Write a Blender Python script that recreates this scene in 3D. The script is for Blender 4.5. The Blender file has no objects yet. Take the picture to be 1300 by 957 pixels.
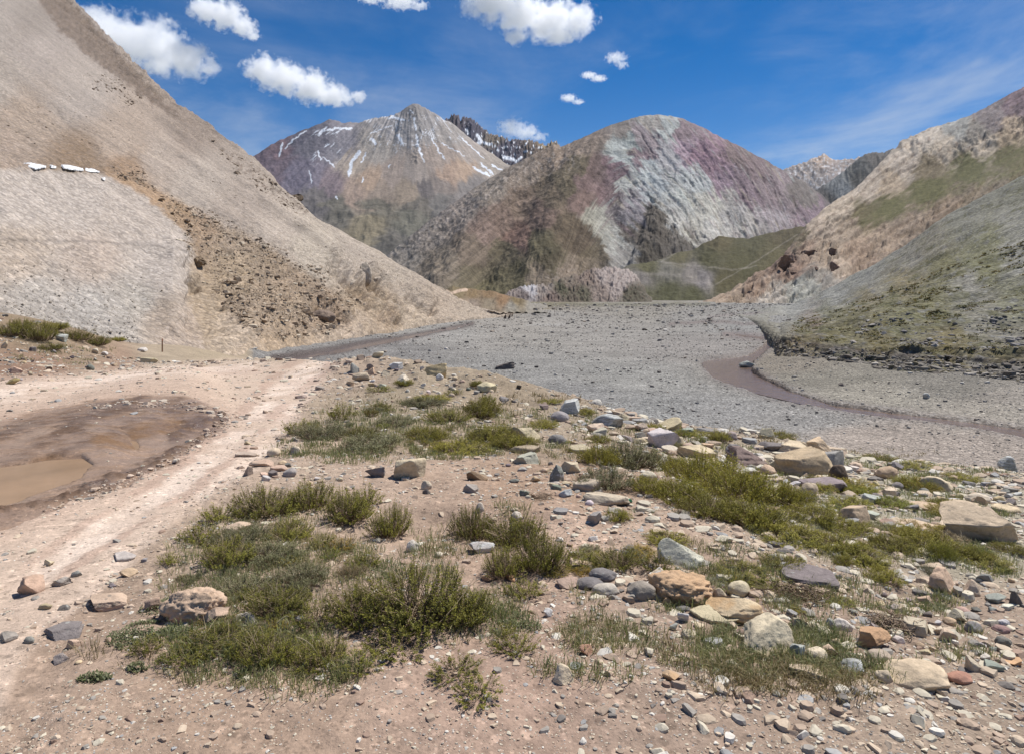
import bpy, bmesh, math, random
import numpy as np
from mathutils import Vector, noise as mnoise

rng = np.random.default_rng(11)
random.seed(11)
F, CX, HY, EYE = 867.0, 650.0, 370.0, 7.0     # focal length, centre column and eye-level row of the 1300 px wide picture; eye height over the river
scene = bpy.context.scene
COL = scene.collection
GAIN = 1.25

def lin(c):
    c = np.asarray(c, float) / 255.0
    return np.where(c <= 0.04045, c / 12.92, ((c + 0.055) / 1.055) ** 2.4)

def alb(c):
    return lin(c) / GAIN

# ------------------------------------------------------------------ noise
_perm = rng.permutation(4096)
_g = rng.normal(size=(4096, 3)); _g /= np.linalg.norm(_g, axis=1)[:, None]
def perlin(x, y, z=0.0, seed=0):
    x, y, z = np.broadcast_arrays(np.asarray(x, float), np.asarray(y, float), np.asarray(z, float))
    xi = np.floor(x).astype(np.int64); yi = np.floor(y).astype(np.int64); zi = np.floor(z).astype(np.int64)
    xf = x - xi; yf = y - yi; zf = z - zi
    u = xf * xf * xf * (xf * (xf * 6 - 15) + 10); v = yf * yf * yf * (yf * (yf * 6 - 15) + 10); w = zf * zf * zf * (zf * (zf * 6 - 15) + 10)
    def h(a, b, c):
        return _perm[(_perm[(_perm[(a + seed * 131) & 4095] + b) & 4095] + c) & 4095]
    def g(a, b, c):
        q = _g[h(xi + a, yi + b, zi + c)]
        return q[..., 0] * (xf - a) + q[..., 1] * (yf - b) + q[..., 2] * (zf - c)
    flat = not np.any(zf) and not np.any(zi)
    def plane(c):
        x1 = g(0, 0, c) * (1 - u) + g(1, 0, c) * u
        x2 = g(0, 1, c) * (1 - u) + g(1, 1, c) * u
        return x1 * (1 - v) + x2 * v
    if flat:
        return plane(0) * 1.6
    return (plane(0) * (1 - w) + plane(1) * w) * 1.6

def fbm(x, y, z=0.0, o=5, gain=0.5, seed=0):
    t = 0; a = 1; s = 0; f = 1
    for i in range(o):
        t = t + a * perlin(x * f, y * f, z * f if np.any(z) else 0.0, seed + i * 7); s += a; a *= gain; f *= 2.03
    return t / s * 1.5

def ridged(x, y, z=0.0, o=5, gain=0.5, seed=0):
    t = 0; a = 1; s = 0; f = 1
    for i in range(o):
        t = t + a * (1 - 2 * np.abs(perlin(x * f, y * f, z * f if np.any(z) else 0.0, seed + i * 7))); s += a; a *= gain; f *= 2.03
    return t / s

def sstep(a, b, x):
    t = np.clip((x - a) / (b - a), 0, 1)
    return t * t * (3 - 2 * t)

def poly_sd(px, py, poly):
    """Signed distance (positive inside) to a closed polygon."""
    poly = np.asarray(poly, float); n = len(poly)
    d = np.full(px.shape, 1e18); ins = np.zeros(px.shape, bool)
    for i in range(n):
        ax, ay = poly[i]; bx, by = poly[(i + 1) % n]
        ex, ey = bx - ax, by - ay
        t = np.clip(((px - ax) * ex + (py - ay) * ey) / (ex * ex + ey * ey + 1e-12), 0, 1)
        d = np.minimum(d, (px - ax - t * ex) ** 2 + (py - ay - t * ey) ** 2)
        c = ((ay > py) != (by > py)) & (px < (bx - ax) * (py - ay) / (by - ay + 1e-12) + ax)
        ins ^= c
    d = np.sqrt(d)
    return np.where(ins, d, -d)

def line_d(px, py, pts):
    pts = np.asarray(pts, float); d = np.full(px.shape, 1e18)
    for (ax, ay), (bx, by) in zip(pts[:-1], pts[1:]):
        ex, ey = bx - ax, by - ay
        t = np.clip(((px - ax) * ex + (py - ay) * ey) / (ex * ex + ey * ey + 1e-12), 0, 1)
        d = np.minimum(d, (px - ax - t * ex) ** 2 + (py - ay - t * ey) ** 2)
    return np.sqrt(d)

def pix(V):
    return CX + F * V[..., 0] / V[..., 1], HY - F * (V[..., 2] - EYE) / V[..., 1]

def at(px, py, D):
    return np.array([(px - CX) / F * D, D, EYE + (HY - py) / F * D])

# ------------------------------------------------------------------ scene helpers
def tag(o, label=None, cat=None, group=None, kind=None):
    if label: o['label'] = label
    if cat: o['category'] = cat
    if group: o['group'] = group
    if kind: o['kind'] = kind
    return o

def mesh_np(name, V, faces, col=None, flow=None, smooth=True):
    """V (n,3); faces (m,3|4) int array; col (n,3) linear; flow (n,2)."""
    me = bpy.data.meshes.new(name)
    V = np.ascontiguousarray(V, dtype=np.float32); faces = np.ascontiguousarray(faces, dtype=np.int32)
    k = faces.shape[1]; m = len(faces)
    me.vertices.add(len(V)); me.vertices.foreach_set('co', V.ravel())
    me.loops.add(m * k); me.loops.foreach_set('vertex_index', faces.ravel())
    me.polygons.add(m)
    me.polygons.foreach_set('loop_start', np.arange(0, m * k, k, dtype=np.int32))
    me.polygons.foreach_set('loop_total', np.full(m, k, dtype=np.int32))
    me.polygons.foreach_set('use_smooth', np.full(m, smooth, dtype=bool))
    me.update(calc_edges=True)
    if col is not None:
        a = me.attributes.new('Col', 'FLOAT_COLOR', 'POINT')
        c = np.ones((len(V), 4), np.float32); c[:, :3] = col
        a.data.foreach_set('color', c.ravel())
    if flow is not None:
        a = me.attributes.new('Flow', 'FLOAT_VECTOR', 'POINT')
        c = np.zeros((len(V), 3), np.float32); c[:, :flow.shape[1]] = flow
        a.data.foreach_set('vector', c.ravel())
    return me

def add(name, me, mat=None, parent=None):
    o = bpy.data.objects.new(name, me); COL.objects.link(o)
    if mat and not me.materials: me.materials.append(mat)
    if parent: o.parent = parent
    return o

def grid_faces(nr, nc):
    i = np.arange(nr * nc).reshape(nr, nc)
    return np.stack([i[:-1, :-1], i[:-1, 1:], i[1:, 1:], i[1:, :-1]], -1).reshape(-1, 4)

# ------------------------------------------------------------------ materials
class NT:
    def __init__(s, name):
        s.m = bpy.data.materials.new(name); s.m.use_nodes = True
        s.t = s.m.node_tree; s.n = s.t.nodes; s.l = s.t.links
        s.b = s.n['Principled BSDF']; s.out = s.n['Material Output']
    def new(s, typ, **kw):
        n = s.n.new(typ)
        for k, v in kw.items(): setattr(n, k, v)
        return n
    def put(s, sock, v):
        if hasattr(v, 'is_output'): s.l.new(v, sock)
        else: sock.default_value = v
    def math(s, op, a, b=0.0, clamp=False):
        n = s.new('ShaderNodeMath', operation=op, use_clamp=clamp); s.put(n.inputs[0], a); s.put(n.inputs[1], b); return n.outputs[0]
    def noise(s, vec, scale, detail=4, rough=0.55, dist=0.0):
        n = s.new('ShaderNodeTexNoise'); s.put(n.inputs['Vector'], vec); n.inputs['Scale'].default_value = scale
        n.inputs['Detail'].default_value = detail; n.inputs['Roughness'].default_value = rough; n.inputs['Distortion'].default_value = dist
        return n.outputs['Fac']
    def voro(s, vec, scale, feature='F1'):
        n = s.new('ShaderNodeTexVoronoi', feature=feature); s.put(n.inputs['Vector'], vec); n.inputs['Scale'].default_value = scale
        return n
    def rng(s, x, a, b, c, d, smooth=False):
        n = s.new('ShaderNodeMapRange', interpolation_type='SMOOTHSTEP' if smooth else 'LINEAR')
        for i, v in enumerate((x, a, b, c, d)): s.put(n.inputs[i], v)
        return n.outputs[0]
    def mix(s, f, a, b, mode='MIX'):
        n = s.new('ShaderNodeMix', data_type='RGBA', blend_type=mode)
        s.put(n.inputs[0], f); s.put(n.inputs[6], a); s.put(n.inputs[7], b); return n.outputs[2]
    def scalec(s, c, f):
        n = s.new('ShaderNodeVectorMath', operation='SCALE'); s.put(n.inputs[0], c); s.put(n.inputs['Scale'], f); return n.outputs[0]
    def mapv(s, vec, sc):
        n = s.new('ShaderNodeVectorMath', operation='MULTIPLY'); s.put(n.inputs[0], vec); n.inputs[1].default_value = sc; return n.outputs[0]
    def bump(s, h, strength, dist, prev=None):
        n = s.new('ShaderNodeBump'); s.put(n.inputs['Height'], h); n.inputs['Strength'].default_value = strength; n.inputs['Distance'].default_value = dist
        if prev is not None: s.l.new(prev, n.inputs['Normal'])
        return n.outputs[0]

def terrain_mat(name, noises=(), streaks=(), stones=(), bumps=(), rough=0.95):
    """Vertex colour (the ground's own colours) times fine procedural mottling; noises/streaks: (scale, amount); stones: voronoi cells (scale, amount)."""
    t = NT(name)
    co = t.new('ShaderNodeTexCoord').outputs['Object']
    base = t.new('ShaderNodeAttribute', attribute_name='Col').outputs['Color']
    fl = t.new('ShaderNodeAttribute', attribute_name='Flow').outputs['Vector']
    f = None
    def mul(x):
        nonlocal f
        f = x if f is None else t.math('MULTIPLY', f, x)
    for sc, am in noises:
        mul(t.rng(t.noise(co, sc, 5, 0.6), 0.25, 0.75, 1 - am, 1 + am))
    for sc, am in streaks:
        mul(t.rng(t.noise(t.mapv(fl, sc), 1.0, 5, 0.6), 0.25, 0.75, 1 - am, 1 + am))
    for sc, am, hue in stones:
        v = t.voro(co, sc)
        sp = t.new('ShaderNodeSeparateColor'); t.l.new(v.outputs['Color'], sp.inputs[0])
        mul(t.rng(t.math('POWER', sp.outputs[0], 1.3), 0, 1, 1 - am, 1 + am))
        mul(t.rng(v.outputs['Distance'], 0.25, 0.75, 1.0, 1 - am * 0.8, True))
        base = t.mix(t.math('MULTIPLY', sp.outputs[1], hue), base, (0.33, 0.33, 0.36, 1), 'MIX')
    if f is not None: base = t.scalec(base, f)
    t.put(t.b.inputs['Base Color'], base)
    t.b.inputs['Roughness'].default_value = rough; t.b.inputs['Specular IOR Level'].default_value = 0.15
    nrm = None
    for sc, st, di in bumps:
        nrm = t.bump(t.noise(co, sc, 6, 0.62), st, di, nrm)
    for sc, am, hue in stones:
        v = t.voro(co, sc)
        nrm = t.bump(t.rng(v.outputs['Distance'], 0, 0.8, 1, 0), 0.5, 0.35 / sc, nrm)
    if nrm is not None: t.l.new(nrm, t.b.inputs['Normal'])
    return t.m

# ------------------------------------------------------------------ lofted hillsides
def loft(lines, px0, px1, nc, rows, rough=0.0, seed=0):
    """lines: from foot to back, each a list of (px, py, D). Returns (R,C,3) points; every column is a vertical section."""
    cols = np.linspace(px0, px1, nc)
    K = []
    for li, L in enumerate(lines):
        L = np.array(sorted(L), float)
        py = np.interp(cols, L[:, 0], L[:, 1]); D = np.interp(cols, L[:, 0], L[:, 2])
        k = np.array([1, 2, 3, 2, 1.]) / 9
        D = np.convolve(np.pad(D, 8, 'edge'), np.ones(17) / 17, 'valid')
        K.append(np.stack([(cols - CX) / F * D, D, EYE + (HY - py) / F * D], -1))
    K = np.array(K); n = len(K)
    out = []
    for i in range(n - 1):
        p0 = K[max(i - 1, 0)] if i > 0 else 2 * K[0] - K[1]; p1 = K[i]; p2 = K[i + 1]; p3 = K[i + 2] if i + 2 < n else 2 * K[-1] - K[-2]
        r = rows[i]
        for t in np.arange(r) / r:
            # tension-reduced Catmull-Rom
            m1 = (p2 - p0) * 0.35; m2 = (p3 - p1) * 0.35
            t2, t3 = t * t, t * t * t
            out.append((2 * t3 - 3 * t2 + 1) * p1 + (t3 - 2 * t2 + t) * m1 + (-2 * t3 + 3 * t2) * p2 + (t3 - t2) * m2)
    out.append(K[-1])
    return np.array(out)

def paint(q1, q2, pts, p=2.5, eps=40.0, ax=1.0, ay=1.0):
    pts = np.array(pts, float)
    num = np.zeros(q1.shape + (3,)); den = np.zeros(q1.shape)
    for x, y, r, g, b in pts:
        d2 = ((q1 - x) * ax) ** 2 + ((q2 - y) * ay) ** 2 + eps
        w = d2 ** (-p)
        num += w[..., None] * alb((r, g, b)); den += w
    return num / den[..., None]
# ================================================================== hills and mountains
def hill(name, lines, px0, px1, nc, rows, disp, color, mat, kind='structure'):
    G = loft(lines, px0, px1, nc, rows)
    px, py = pix(G)
    G = disp(G, px, py)
    px, py = pix(G)
    c, q = color(G, px, py)
    nr = G.shape[0]
    me = mesh_np(name, G.reshape(-1, 3), grid_faces(nr, nc), np.clip(c, 0.005, 0.85).reshape(-1, 3), q.reshape(-1, q.shape[-1]))
    o = add(name, me, mat); tag(o, kind=kind)
    return G

# ---- scree hillside on the left -----------------------------------
def pd(px, py):
    u = (px - CX) / F; v = (HY - py) / F
    return 26.28 / np.maximum(-.6096 * u + .0675 - v, 0.055)
S_FOOT = [(-500, 400, 30), (0, 416, 44), (100, 432, 50), (200, 441, 56), (260, 441, 62), (340, 439, 72), (420, 422, 95), (500, 411, 120), (560, 408, 150), (620, 405.5, 178), (650, 404.5, 188)]
S_CREST = [(-500, -470, 520), (-100, -160, 500), (0, -72, 490), (45, -34, 470), (88, 4, 440), (130, 50, 385), (180, 102, 310), (230, 146, 285), (290, 190, 265), (320, 206, 255), (350, 236, 250), (385, 262, 243), (400, 276, 240),
           (440, 300, 230), (490, 325, 220), (530, 350, 212), (570, 380, 205), (600, 397.5, 198), (625, 404, 192), (650, 406, 190)]
def on_plane(L):
    return [(x, y, float(pd(x, y))) for x, y in L]
S_L1 = on_plane([(-500, 298), (0, 303), (120, 305), (215, 312), (260, 348), (340, 378), (420, 374), (500, 380), (560, 396)]) + [(620, 404.9, 182), (650, 404.8, 188.5)]
S_L2 = on_plane([(-500, 203), (0, 213), (60, 214), (130, 219), (200, 245), (260, 280), (340, 318), (420, 334), (500, 356), (560, 388)]) + [(620, 404.4, 187), (650, 405, 189)]
S_MID = on_plane([(-500, -60), (0, 110), (60, 125), (130, 145), (200, 180), (260, 222), (340, 268), (420, 310), (500, 342), (560, 381)]) + [(620, 404.1, 190), (650, 405.2, 189.5)]
S_UND = [(x, y + 40, D - 4) for x, y, D in S_FOOT]
S_BACK = [(x, y + 40, D * 1.25) for x, y, D in S_CREST]
SN = np.array([0.515, -0.057, 0.845])
def left_q(G):
    return 0.11 * G[..., 0] + 0.994 * G[..., 1]
# fall-line brown streaks and gullies (pixel traces of marks that lie on the slope itself)
HOLLOWS = [([(425, 340), (455, 372)], 8, 1.6), ([(470, 356), (484, 378)], 7, 1.9), ([(520, 380), (548, 394)], 6, 1.5), ([(236, 338), (258, 348)], 5, .6), ([(405, 395), (440, 414)], 8, 0.8), ([(470, 392), (505, 410)], 7, 0.9), ([(500, 386), (525, 400)], 5, 0.7)]
CREASES = [[(330, 255), (430, 320), (470, 350)], [(280, 215), (400, 300)], [(360, 275), (450, 325)], [(200, 150), (330, 250), (420, 318)], [(120, 110), (250, 215), (330, 290)], [(70, 140), (130, 200)], [(345, 240), (470, 330), (500, 372)], [(435, 310), (480, 345), (510, 390)]]
def left_disp(G, px, py):
    s = left_q(G); z = G[..., 2]; D = G[..., 1]
    fall = 0.0 * z
    up = sstep(0, 40, np.interp(px, [p[0] for p in S_L2], [p[1] for p in S_L2]) - py)
    rub = sstep(250, 290, px) * (1 - up)
    n = 0.9 * fbm(s / 14, z / 45, 0, 5, seed=3) * sstep(0, 12, z) + 0.14 * fbm(s / 2.2, z / 14, 0, 4, seed=5) + .22 * fbm(G[..., 0] / 2.5, D / 3.5, z / 2.5, 4, seed=6)
    n = n + rub * (0.55 * ridged(G[..., 0] / 3.2, G[..., 1] / 4.5, z / 3.2, 4, seed=8) + 0.35 * fbm(G[..., 0] / 1.1, G[..., 1] / 1.6, z / 1.1, 3, seed=9))
    # rocky crest, upper left
    cy = np.interp(px, [p[0] for p in S_CREST], [p[1] for p in S_CREST])
    rc = 1.5 * np.exp(-((py - cy) / 24) ** 2) * sstep(330, 150, px) + 0.45 * np.exp(-((py - cy) / 12) ** 2) * sstep(420, 300, px)
    n = n + 2.6 * np.exp(-((py - cy) / 20) ** 2) * fbm(s / 22, z / 22, 0, 5, seed=13) + .9 * np.exp(-((py - cy) / 40) ** 2) * sstep(300, 340, px) * sstep(420, 390, px) * ridged(s / 6, z / 6, 0, 4, seed=14)
    n = n + rc * 3.2 * (ridged(s / 14, z / 12, 0, 5, seed=12) - 0.2)
    # benches of the cut face
    quarry = sstep(262, 205, px)
    for yy, a in ((np.interp(px, [-500, 0, 120, 215, 300], [298, 303, 305, 312, 330]), 0.5), (np.interp(px, [-500, 0, 60, 130, 215], [203, 213, 214, 220, 262]), 0.95)):
        d = py - yy
        n = n + quarry * a * (sstep(-5, 1.5, d) * np.exp(-np.maximum(d, 0) / 30) * 1.0 - 0.6 * np.exp(-((d + 7) / 4) ** 2))
    # gravel spur that ends in a small cliff right of the cut
    yl = sstep(300, 335, py) * sstep(436, 405, py)
    edge = 236 + 6 * perlin(py / 14, 0.3, 0, 4)
    n = n - yl * 2.2 * sstep(edge - 2, edge + 4, px) * sstep(330, 262, px)
    n = n + yl * 0.7 * np.exp(-((px - edge + 14) / 22) ** 2)
    for pts, w, a in HOLLOWS:
        n = n - 2.2 * a * np.exp(-(line_d(px + 3 * perlin(px / 5, py / 5, 0, 2), py, pts) / w) ** 2)
        n = n + 1.5 * a * np.exp(-(line_d(px, py - np.float64(0) + w * 1.5, pts) / w) ** 2)
    for pts in CREASES:
        w = 3 + 2 * perlin(px / 30, py / 30, 0, 6)
        n = n - 0.35 * np.exp(-(line_d(px + 5 * perlin(px / 25, py / 25, 0, 7), py, pts) / w) ** 2)
    return G + n[..., None] * SN
LEFT_PTS = [(50, 60, 165, 152, 140), (100, 120, 168, 155, 142), (30, 150, 160, 142, 124), (150, 180, 170, 152, 134), (200, 200, 172, 156, 140), (250, 230, 172, 158, 143), (300, 270, 165, 150, 135), (350, 310, 178, 163, 147),
            (400, 320, 182, 168, 150), (450, 330, 180, 165, 148), (500, 345, 175, 160, 142), (560, 390, 178, 160, 140), (600, 402, 182, 165, 145), 
            (240, 165, 148, 132, 117), (0, 100, 165, 152, 138), (0, 195, 165, 146, 128), (0, 20, 160, 148, 136), (40, 30, 150, 138, 126), (100, 205, 140, 118, 95), (160, 215, 150, 125, 100), (200, 240, 158, 131, 103), (230, 260, 152, 127, 100), (260, 280, 147, 124, 100), (300, 300, 150, 132, 112),
            (340, 330, 147, 128, 106), (380, 350, 152, 132, 110), (300, 350, 160, 140, 115), (330, 390, 160, 140, 117), (380, 390, 157, 137, 114), (420, 400, 152, 130, 107), (280, 390, 172, 152, 127), (300, 410, 188, 168, 145), (250, 400, 172, 152, 128),
            (30, 250, 180, 167, 154), (100, 255, 180, 167, 154), (170, 280, 180, 166, 152), (30, 330, 177, 160, 142), (120, 330, 177, 160, 144), (200, 340, 180, 167, 154), (50, 380, 174, 164, 152), (120, 390, 173, 164, 153), (180, 380, 172, 162, 149),
            (210, 400, 168, 151, 133), (230, 420, 170, 152, 134), (150, 410, 174, 164, 152), (-200, 300, 178, 166, 154), (-200, 100, 165, 150, 136), (350, 430, 178, 155, 128), (450, 415, 184, 164, 142), (520, 405, 186, 167, 144), (490, 400, 165, 143, 118), (430, 408, 150, 127, 103), (460, 378, 158, 137, 112), (480, 388, 174, 154, 129), (520, 370, 174, 158, 140)]
def left_col(G, px, py):
    s = left_q(G); z = G[..., 2]
    w = 14 * fbm(s / 9, z / 30, 0, 4, seed=21)
    wx_, wy_ = px + w, py + 8 * fbm(s / 6, z / 20, 0, 4, seed=22)
    QP = [(-500, 206), (0, 215), (60, 216), (130, 222), (165, 238), (200, 262), (222, 284), (240, 302), (246, 330), (240, 372), (250, 412), (262, 446), (0, 430), (-500, 420)]
    inq = poly_sd(np.array([p[0] for p in LEFT_PTS], float), np.array([p[1] for p in LEFT_PTS], float), QP) > 0
    qm = sstep(-4, 4, poly_sd(px + .35 * w + 5 * fbm(px / 9, py / 9, 0, 3, seed=20), py + 4 * fbm(px / 12, py / 8, 0, 3, seed=19), QP))
    RP = [(120, 212), (160, 218), (200, 238), (260, 272), (300, 292), (340, 312), (380, 340), (410, 362), (430, 380), (446, 412), (330, 428), (290, 396), (262, 372), (240, 300)]
    rm = sstep(-5, 6, poly_sd(px + .5 * w, py + 5 * fbm(px / 14, py / 9, 0, 4, seed=18), RP))
    inr = poly_sd(np.array([p[0] for p in LEFT_PTS], float), np.array([p[1] for p in LEFT_PTS], float), RP) > 0
    L = np.array(LEFT_PTS, float)
    c = paint(wx_, wy_, L[~inq & ~inr], 2.0, 60)
    c = c * (1 - rm[..., None]) + rm[..., None] * paint(wx_, wy_, L[inr], 2.0, 60) * 1.12
    c = c * (1 - qm[..., None]) + qm[..., None] * paint(wx_, wy_, L[inq], 2.0, 60) * 1.04
    st = fbm(s / 3.0, z / 60, 0, 5, seed=24) * sstep(420, 300, py) + 0.3 * fbm(s / 0.9, z / 25, 0, 4, seed=25)
    c = c * np.array([1.10, 1.11, 1.13]) * (1 + 0.13 * st + .07 * np.sign(fbm(s / 7, z / 90, 0, 4, seed=29)) * np.minimum(np.abs(fbm(s / 7, z / 90, 0, 4, seed=29)) * 3, 1) * sstep(400, 280, py))[..., None]
    cb = sstep(-3, 4, poly_sd(px + 7 * fbm(px / 9, py / 9, 0, 4, seed=17), py + 7 * fbm(px / 9, py / 9, 0, 4, seed=16), [(20, -40), (40, -45), (92, 2), (134, 48), (208, 128), (240, 158), (196, 134), (150, 100), (112, 72), (72, 36)]))
    cb = np.maximum(cb, .75 * sstep(-2, 2.5, poly_sd(px + 4 * fbm(px / 6, py / 6, 0, 4, seed=15), py + 4 * fbm(px / 6, py / 6, 0, 4, seed=11), [(268, 178), (330, 214), (400, 273), (384, 272), (340, 244), (300, 216)])) * sstep(0, .3, fbm(px / 7, py / 5, 0, 3, seed=10)))
    rk_ = alb((124, 107, 92)) * (1 + .55 * fbm(px / 5, py / 5, 0, 4, seed=10))[..., None]
    c = c * (1 - .85 * cb[..., None]) + .85 * cb[..., None] * rk_
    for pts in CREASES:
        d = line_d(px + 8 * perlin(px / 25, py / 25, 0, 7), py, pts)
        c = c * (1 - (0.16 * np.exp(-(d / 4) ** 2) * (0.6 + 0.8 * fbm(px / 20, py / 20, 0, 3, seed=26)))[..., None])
    # brown soil in the rubble zone and rock bands
    rub = sstep(250, 290, px) * sstep(0, -30, np.interp(px, [p[0] for p in S_L2], [p[1] for p in S_L2]) - py)
    k = fbm(G[..., 0] / 1.3, G[..., 1] / 2.0, z / 1.3, 4, seed=28)
    c = c * (1 + 0.32 * rub * k)[..., None]
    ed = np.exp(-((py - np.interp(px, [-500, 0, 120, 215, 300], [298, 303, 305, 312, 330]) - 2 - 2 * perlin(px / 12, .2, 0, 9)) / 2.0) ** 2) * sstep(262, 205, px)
    c = c * (1 - .28 * ed[..., None])  # dark line under the lower bench: overhang shade put into the colour
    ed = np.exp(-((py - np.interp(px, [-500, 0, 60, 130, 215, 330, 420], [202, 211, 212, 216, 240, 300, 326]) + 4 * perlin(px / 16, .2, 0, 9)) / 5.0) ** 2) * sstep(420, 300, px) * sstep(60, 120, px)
    c = c * (1 - .30 * (ed * (.5 + .9 * fbm(px / 9, py / 5, 0, 3, seed=30)))[..., None])  # broken dark line along the upper ledge, overhang shade in the colour too
    return c, np.stack([s, z], -1)
M_left = terrain_mat('scree', noises=((0.35, .10), (2.2, .14), (6.5, .2)), streaks=((((1.1, 0.05, 0)), .08), ((3.5, .22, 0), .05)), stones=((2.6, .22, .12),), bumps=((0.8, .45, .5), (3.5, .6, .22)))
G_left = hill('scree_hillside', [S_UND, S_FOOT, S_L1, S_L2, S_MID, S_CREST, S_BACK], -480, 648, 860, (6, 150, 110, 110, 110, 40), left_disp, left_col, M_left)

# ---- snow-streaked volcano far ahead -------------------------------
V_CREST = [(250, 235, 6000), (300, 213, 6100), (330, 195, 6200), (345, 184, 6300), (372, 171, 6350), (385, 165, 6400), (400, 160, 6400), (418, 152, 6450), (430, 155, 6450), (447, 157, 6500), (470, 152, 6500), (500, 147, 6450), (512, 140, 6400), (519, 135, 6400), (524, 132, 6400), (529, 132, 6400), (535, 135, 6400), (545, 140, 6400),
           (560, 150, 6400), (580, 162, 6400), (610, 186, 6350), (640, 208, 6300), (662, 217, 6200), (720, 262, 6000), (760, 285, 5900)]
V_MID = [(250, 250, 5600), (330, 215, 5700), (400, 195, 5800), (450, 200, 5700), (527, 200, 5500), (580, 205, 5600), (640, 228, 5800), (760, 300, 5600)]
V_LOW = [(250, 290, 5000), (330, 250, 5100), (400, 240, 5100), (450, 252, 4900), (527, 250, 4900), (580, 252, 5000), (640, 262, 5200), (760, 320, 5000)]
V_FOOT = [(250, 380, 4000), (400, 330, 4000), (500, 330, 3900), (600, 330, 4000), (760, 380, 4000)]
V_BACK = [(x, y + 40, D * 1.2) for x, y, D in V_CREST]
def vq(px, py):
    return np.arctan2(px - 520, np.maximum(py - 95, 5)) * 180
def volc_disp(G, px, py):
    q = vq(px, py)
    m = sstep(330, 300, py)
    n = 26 * (ridged(q / 26, py / 130, 0, 4, seed=31) - .4) * sstep(128, 150, py) * sstep(275, 235, py) + 9 * fbm(px / 9, py / 9, 0, 4, seed=32)
    n = n + 70 * sstep(235, 262, py) * fbm(G[..., 0] / 420, G[..., 1] / 420, 0, 5, seed=33)
    cone = np.exp(-((px - 505) / 85) ** 2) * sstep(170, 205, py) * sstep(270, 240, py)
    n = n * (1 - .8 * cone)
    n = n + 20 * np.exp(-(line_d(px, py, [(527, 140), (537, 165), (528, 205)]) / 5) ** 2) * (0.6 + fbm(px / 4, py / 4, 0, 3, seed=34))
    G = G.copy(); G[..., 2] += n * m
    return G
VOLC_PTS = [(527, 133, 120, 115, 112), (500, 160, 137, 132, 130), (540, 160, 132, 127, 124), (570, 170, 137, 130, 124), (600, 195, 142, 132, 124), (620, 210, 142, 132, 122), (560, 200, 137, 124, 114), (480, 190, 140, 132, 124), (450, 210, 144, 132, 120),
            (470, 230, 148, 128, 110), (500, 220, 137, 124, 114), (530, 220, 132, 122, 114), (570, 220, 144, 124, 108), (590, 215, 148, 128, 110), (430, 185, 114, 110, 114), (400, 180, 100, 96, 102), (385, 168, 88, 84, 92), (350, 190, 105, 88, 92),
            (330, 200, 98, 84, 90), (345, 210, 100, 88, 94), (380, 220, 98, 92, 102), (400, 230, 104, 98, 106), (420, 235, 112, 100, 102), (450, 245, 138, 121, 108), (480, 245, 128, 115, 103), (520, 245, 128, 115, 101), (560, 235, 118, 108, 101),
            (600, 240, 112, 106, 102), (400, 250, 95, 90, 88), (430, 260, 92, 88, 80), (480, 265, 95, 90, 80), (530, 260, 98, 92, 84), (470, 290, 115, 106, 88), (520, 280, 97, 94, 84), (500, 310, 90, 86, 80), (560, 260, 98, 94, 90), (640, 240, 105, 100, 98), (535, 240, 92, 86, 84)]
SNOW = [([(457, 193), (447, 205), (443, 222)], 2.6), ([(464, 195), (459, 208)], 1.3), ([(493, 151), (500, 149), (511, 153)], 2.2), ([(506, 172), (510, 182)], 2.4), ([(474, 178), (476, 183)], 2), ([(529, 172), (530, 183), (535, 198)], 1.6), ([(533, 190), (538, 206)], 1.3),
        ([(548, 177), (556, 190), (565, 202)], 1.2), ([(586, 176), (614, 201)], .9), ([(602, 214), (614, 220), (622, 223)], 1.8), ([(610, 208), (626, 221)], 1.4), ([(625, 210), (638, 217)], 1.2), ([(415, 166), (428, 163), (446, 164)], 1.8), ([(393, 218), (396, 233)], 1.4), ([(404, 193), (407, 203)], 1.3),
        ([(359, 182), (354, 200)], 1.2), ([(388, 166), (375, 176), (362, 188)], 1.1), ([(525, 150), (528, 165)], 1), ([(410, 200), (425, 212)], 1.2), ([(460, 232), (461, 226)], 1), ([(493, 213), (496, 209)], 1), ([(426, 250), (428, 253)], 1), ([(404, 172), (414, 162)], 1.5), ([(470, 170), (497, 160)], .7), ([(560, 182), (590, 198)], .6), ([(520, 140), (525, 144)], 1)]
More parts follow.
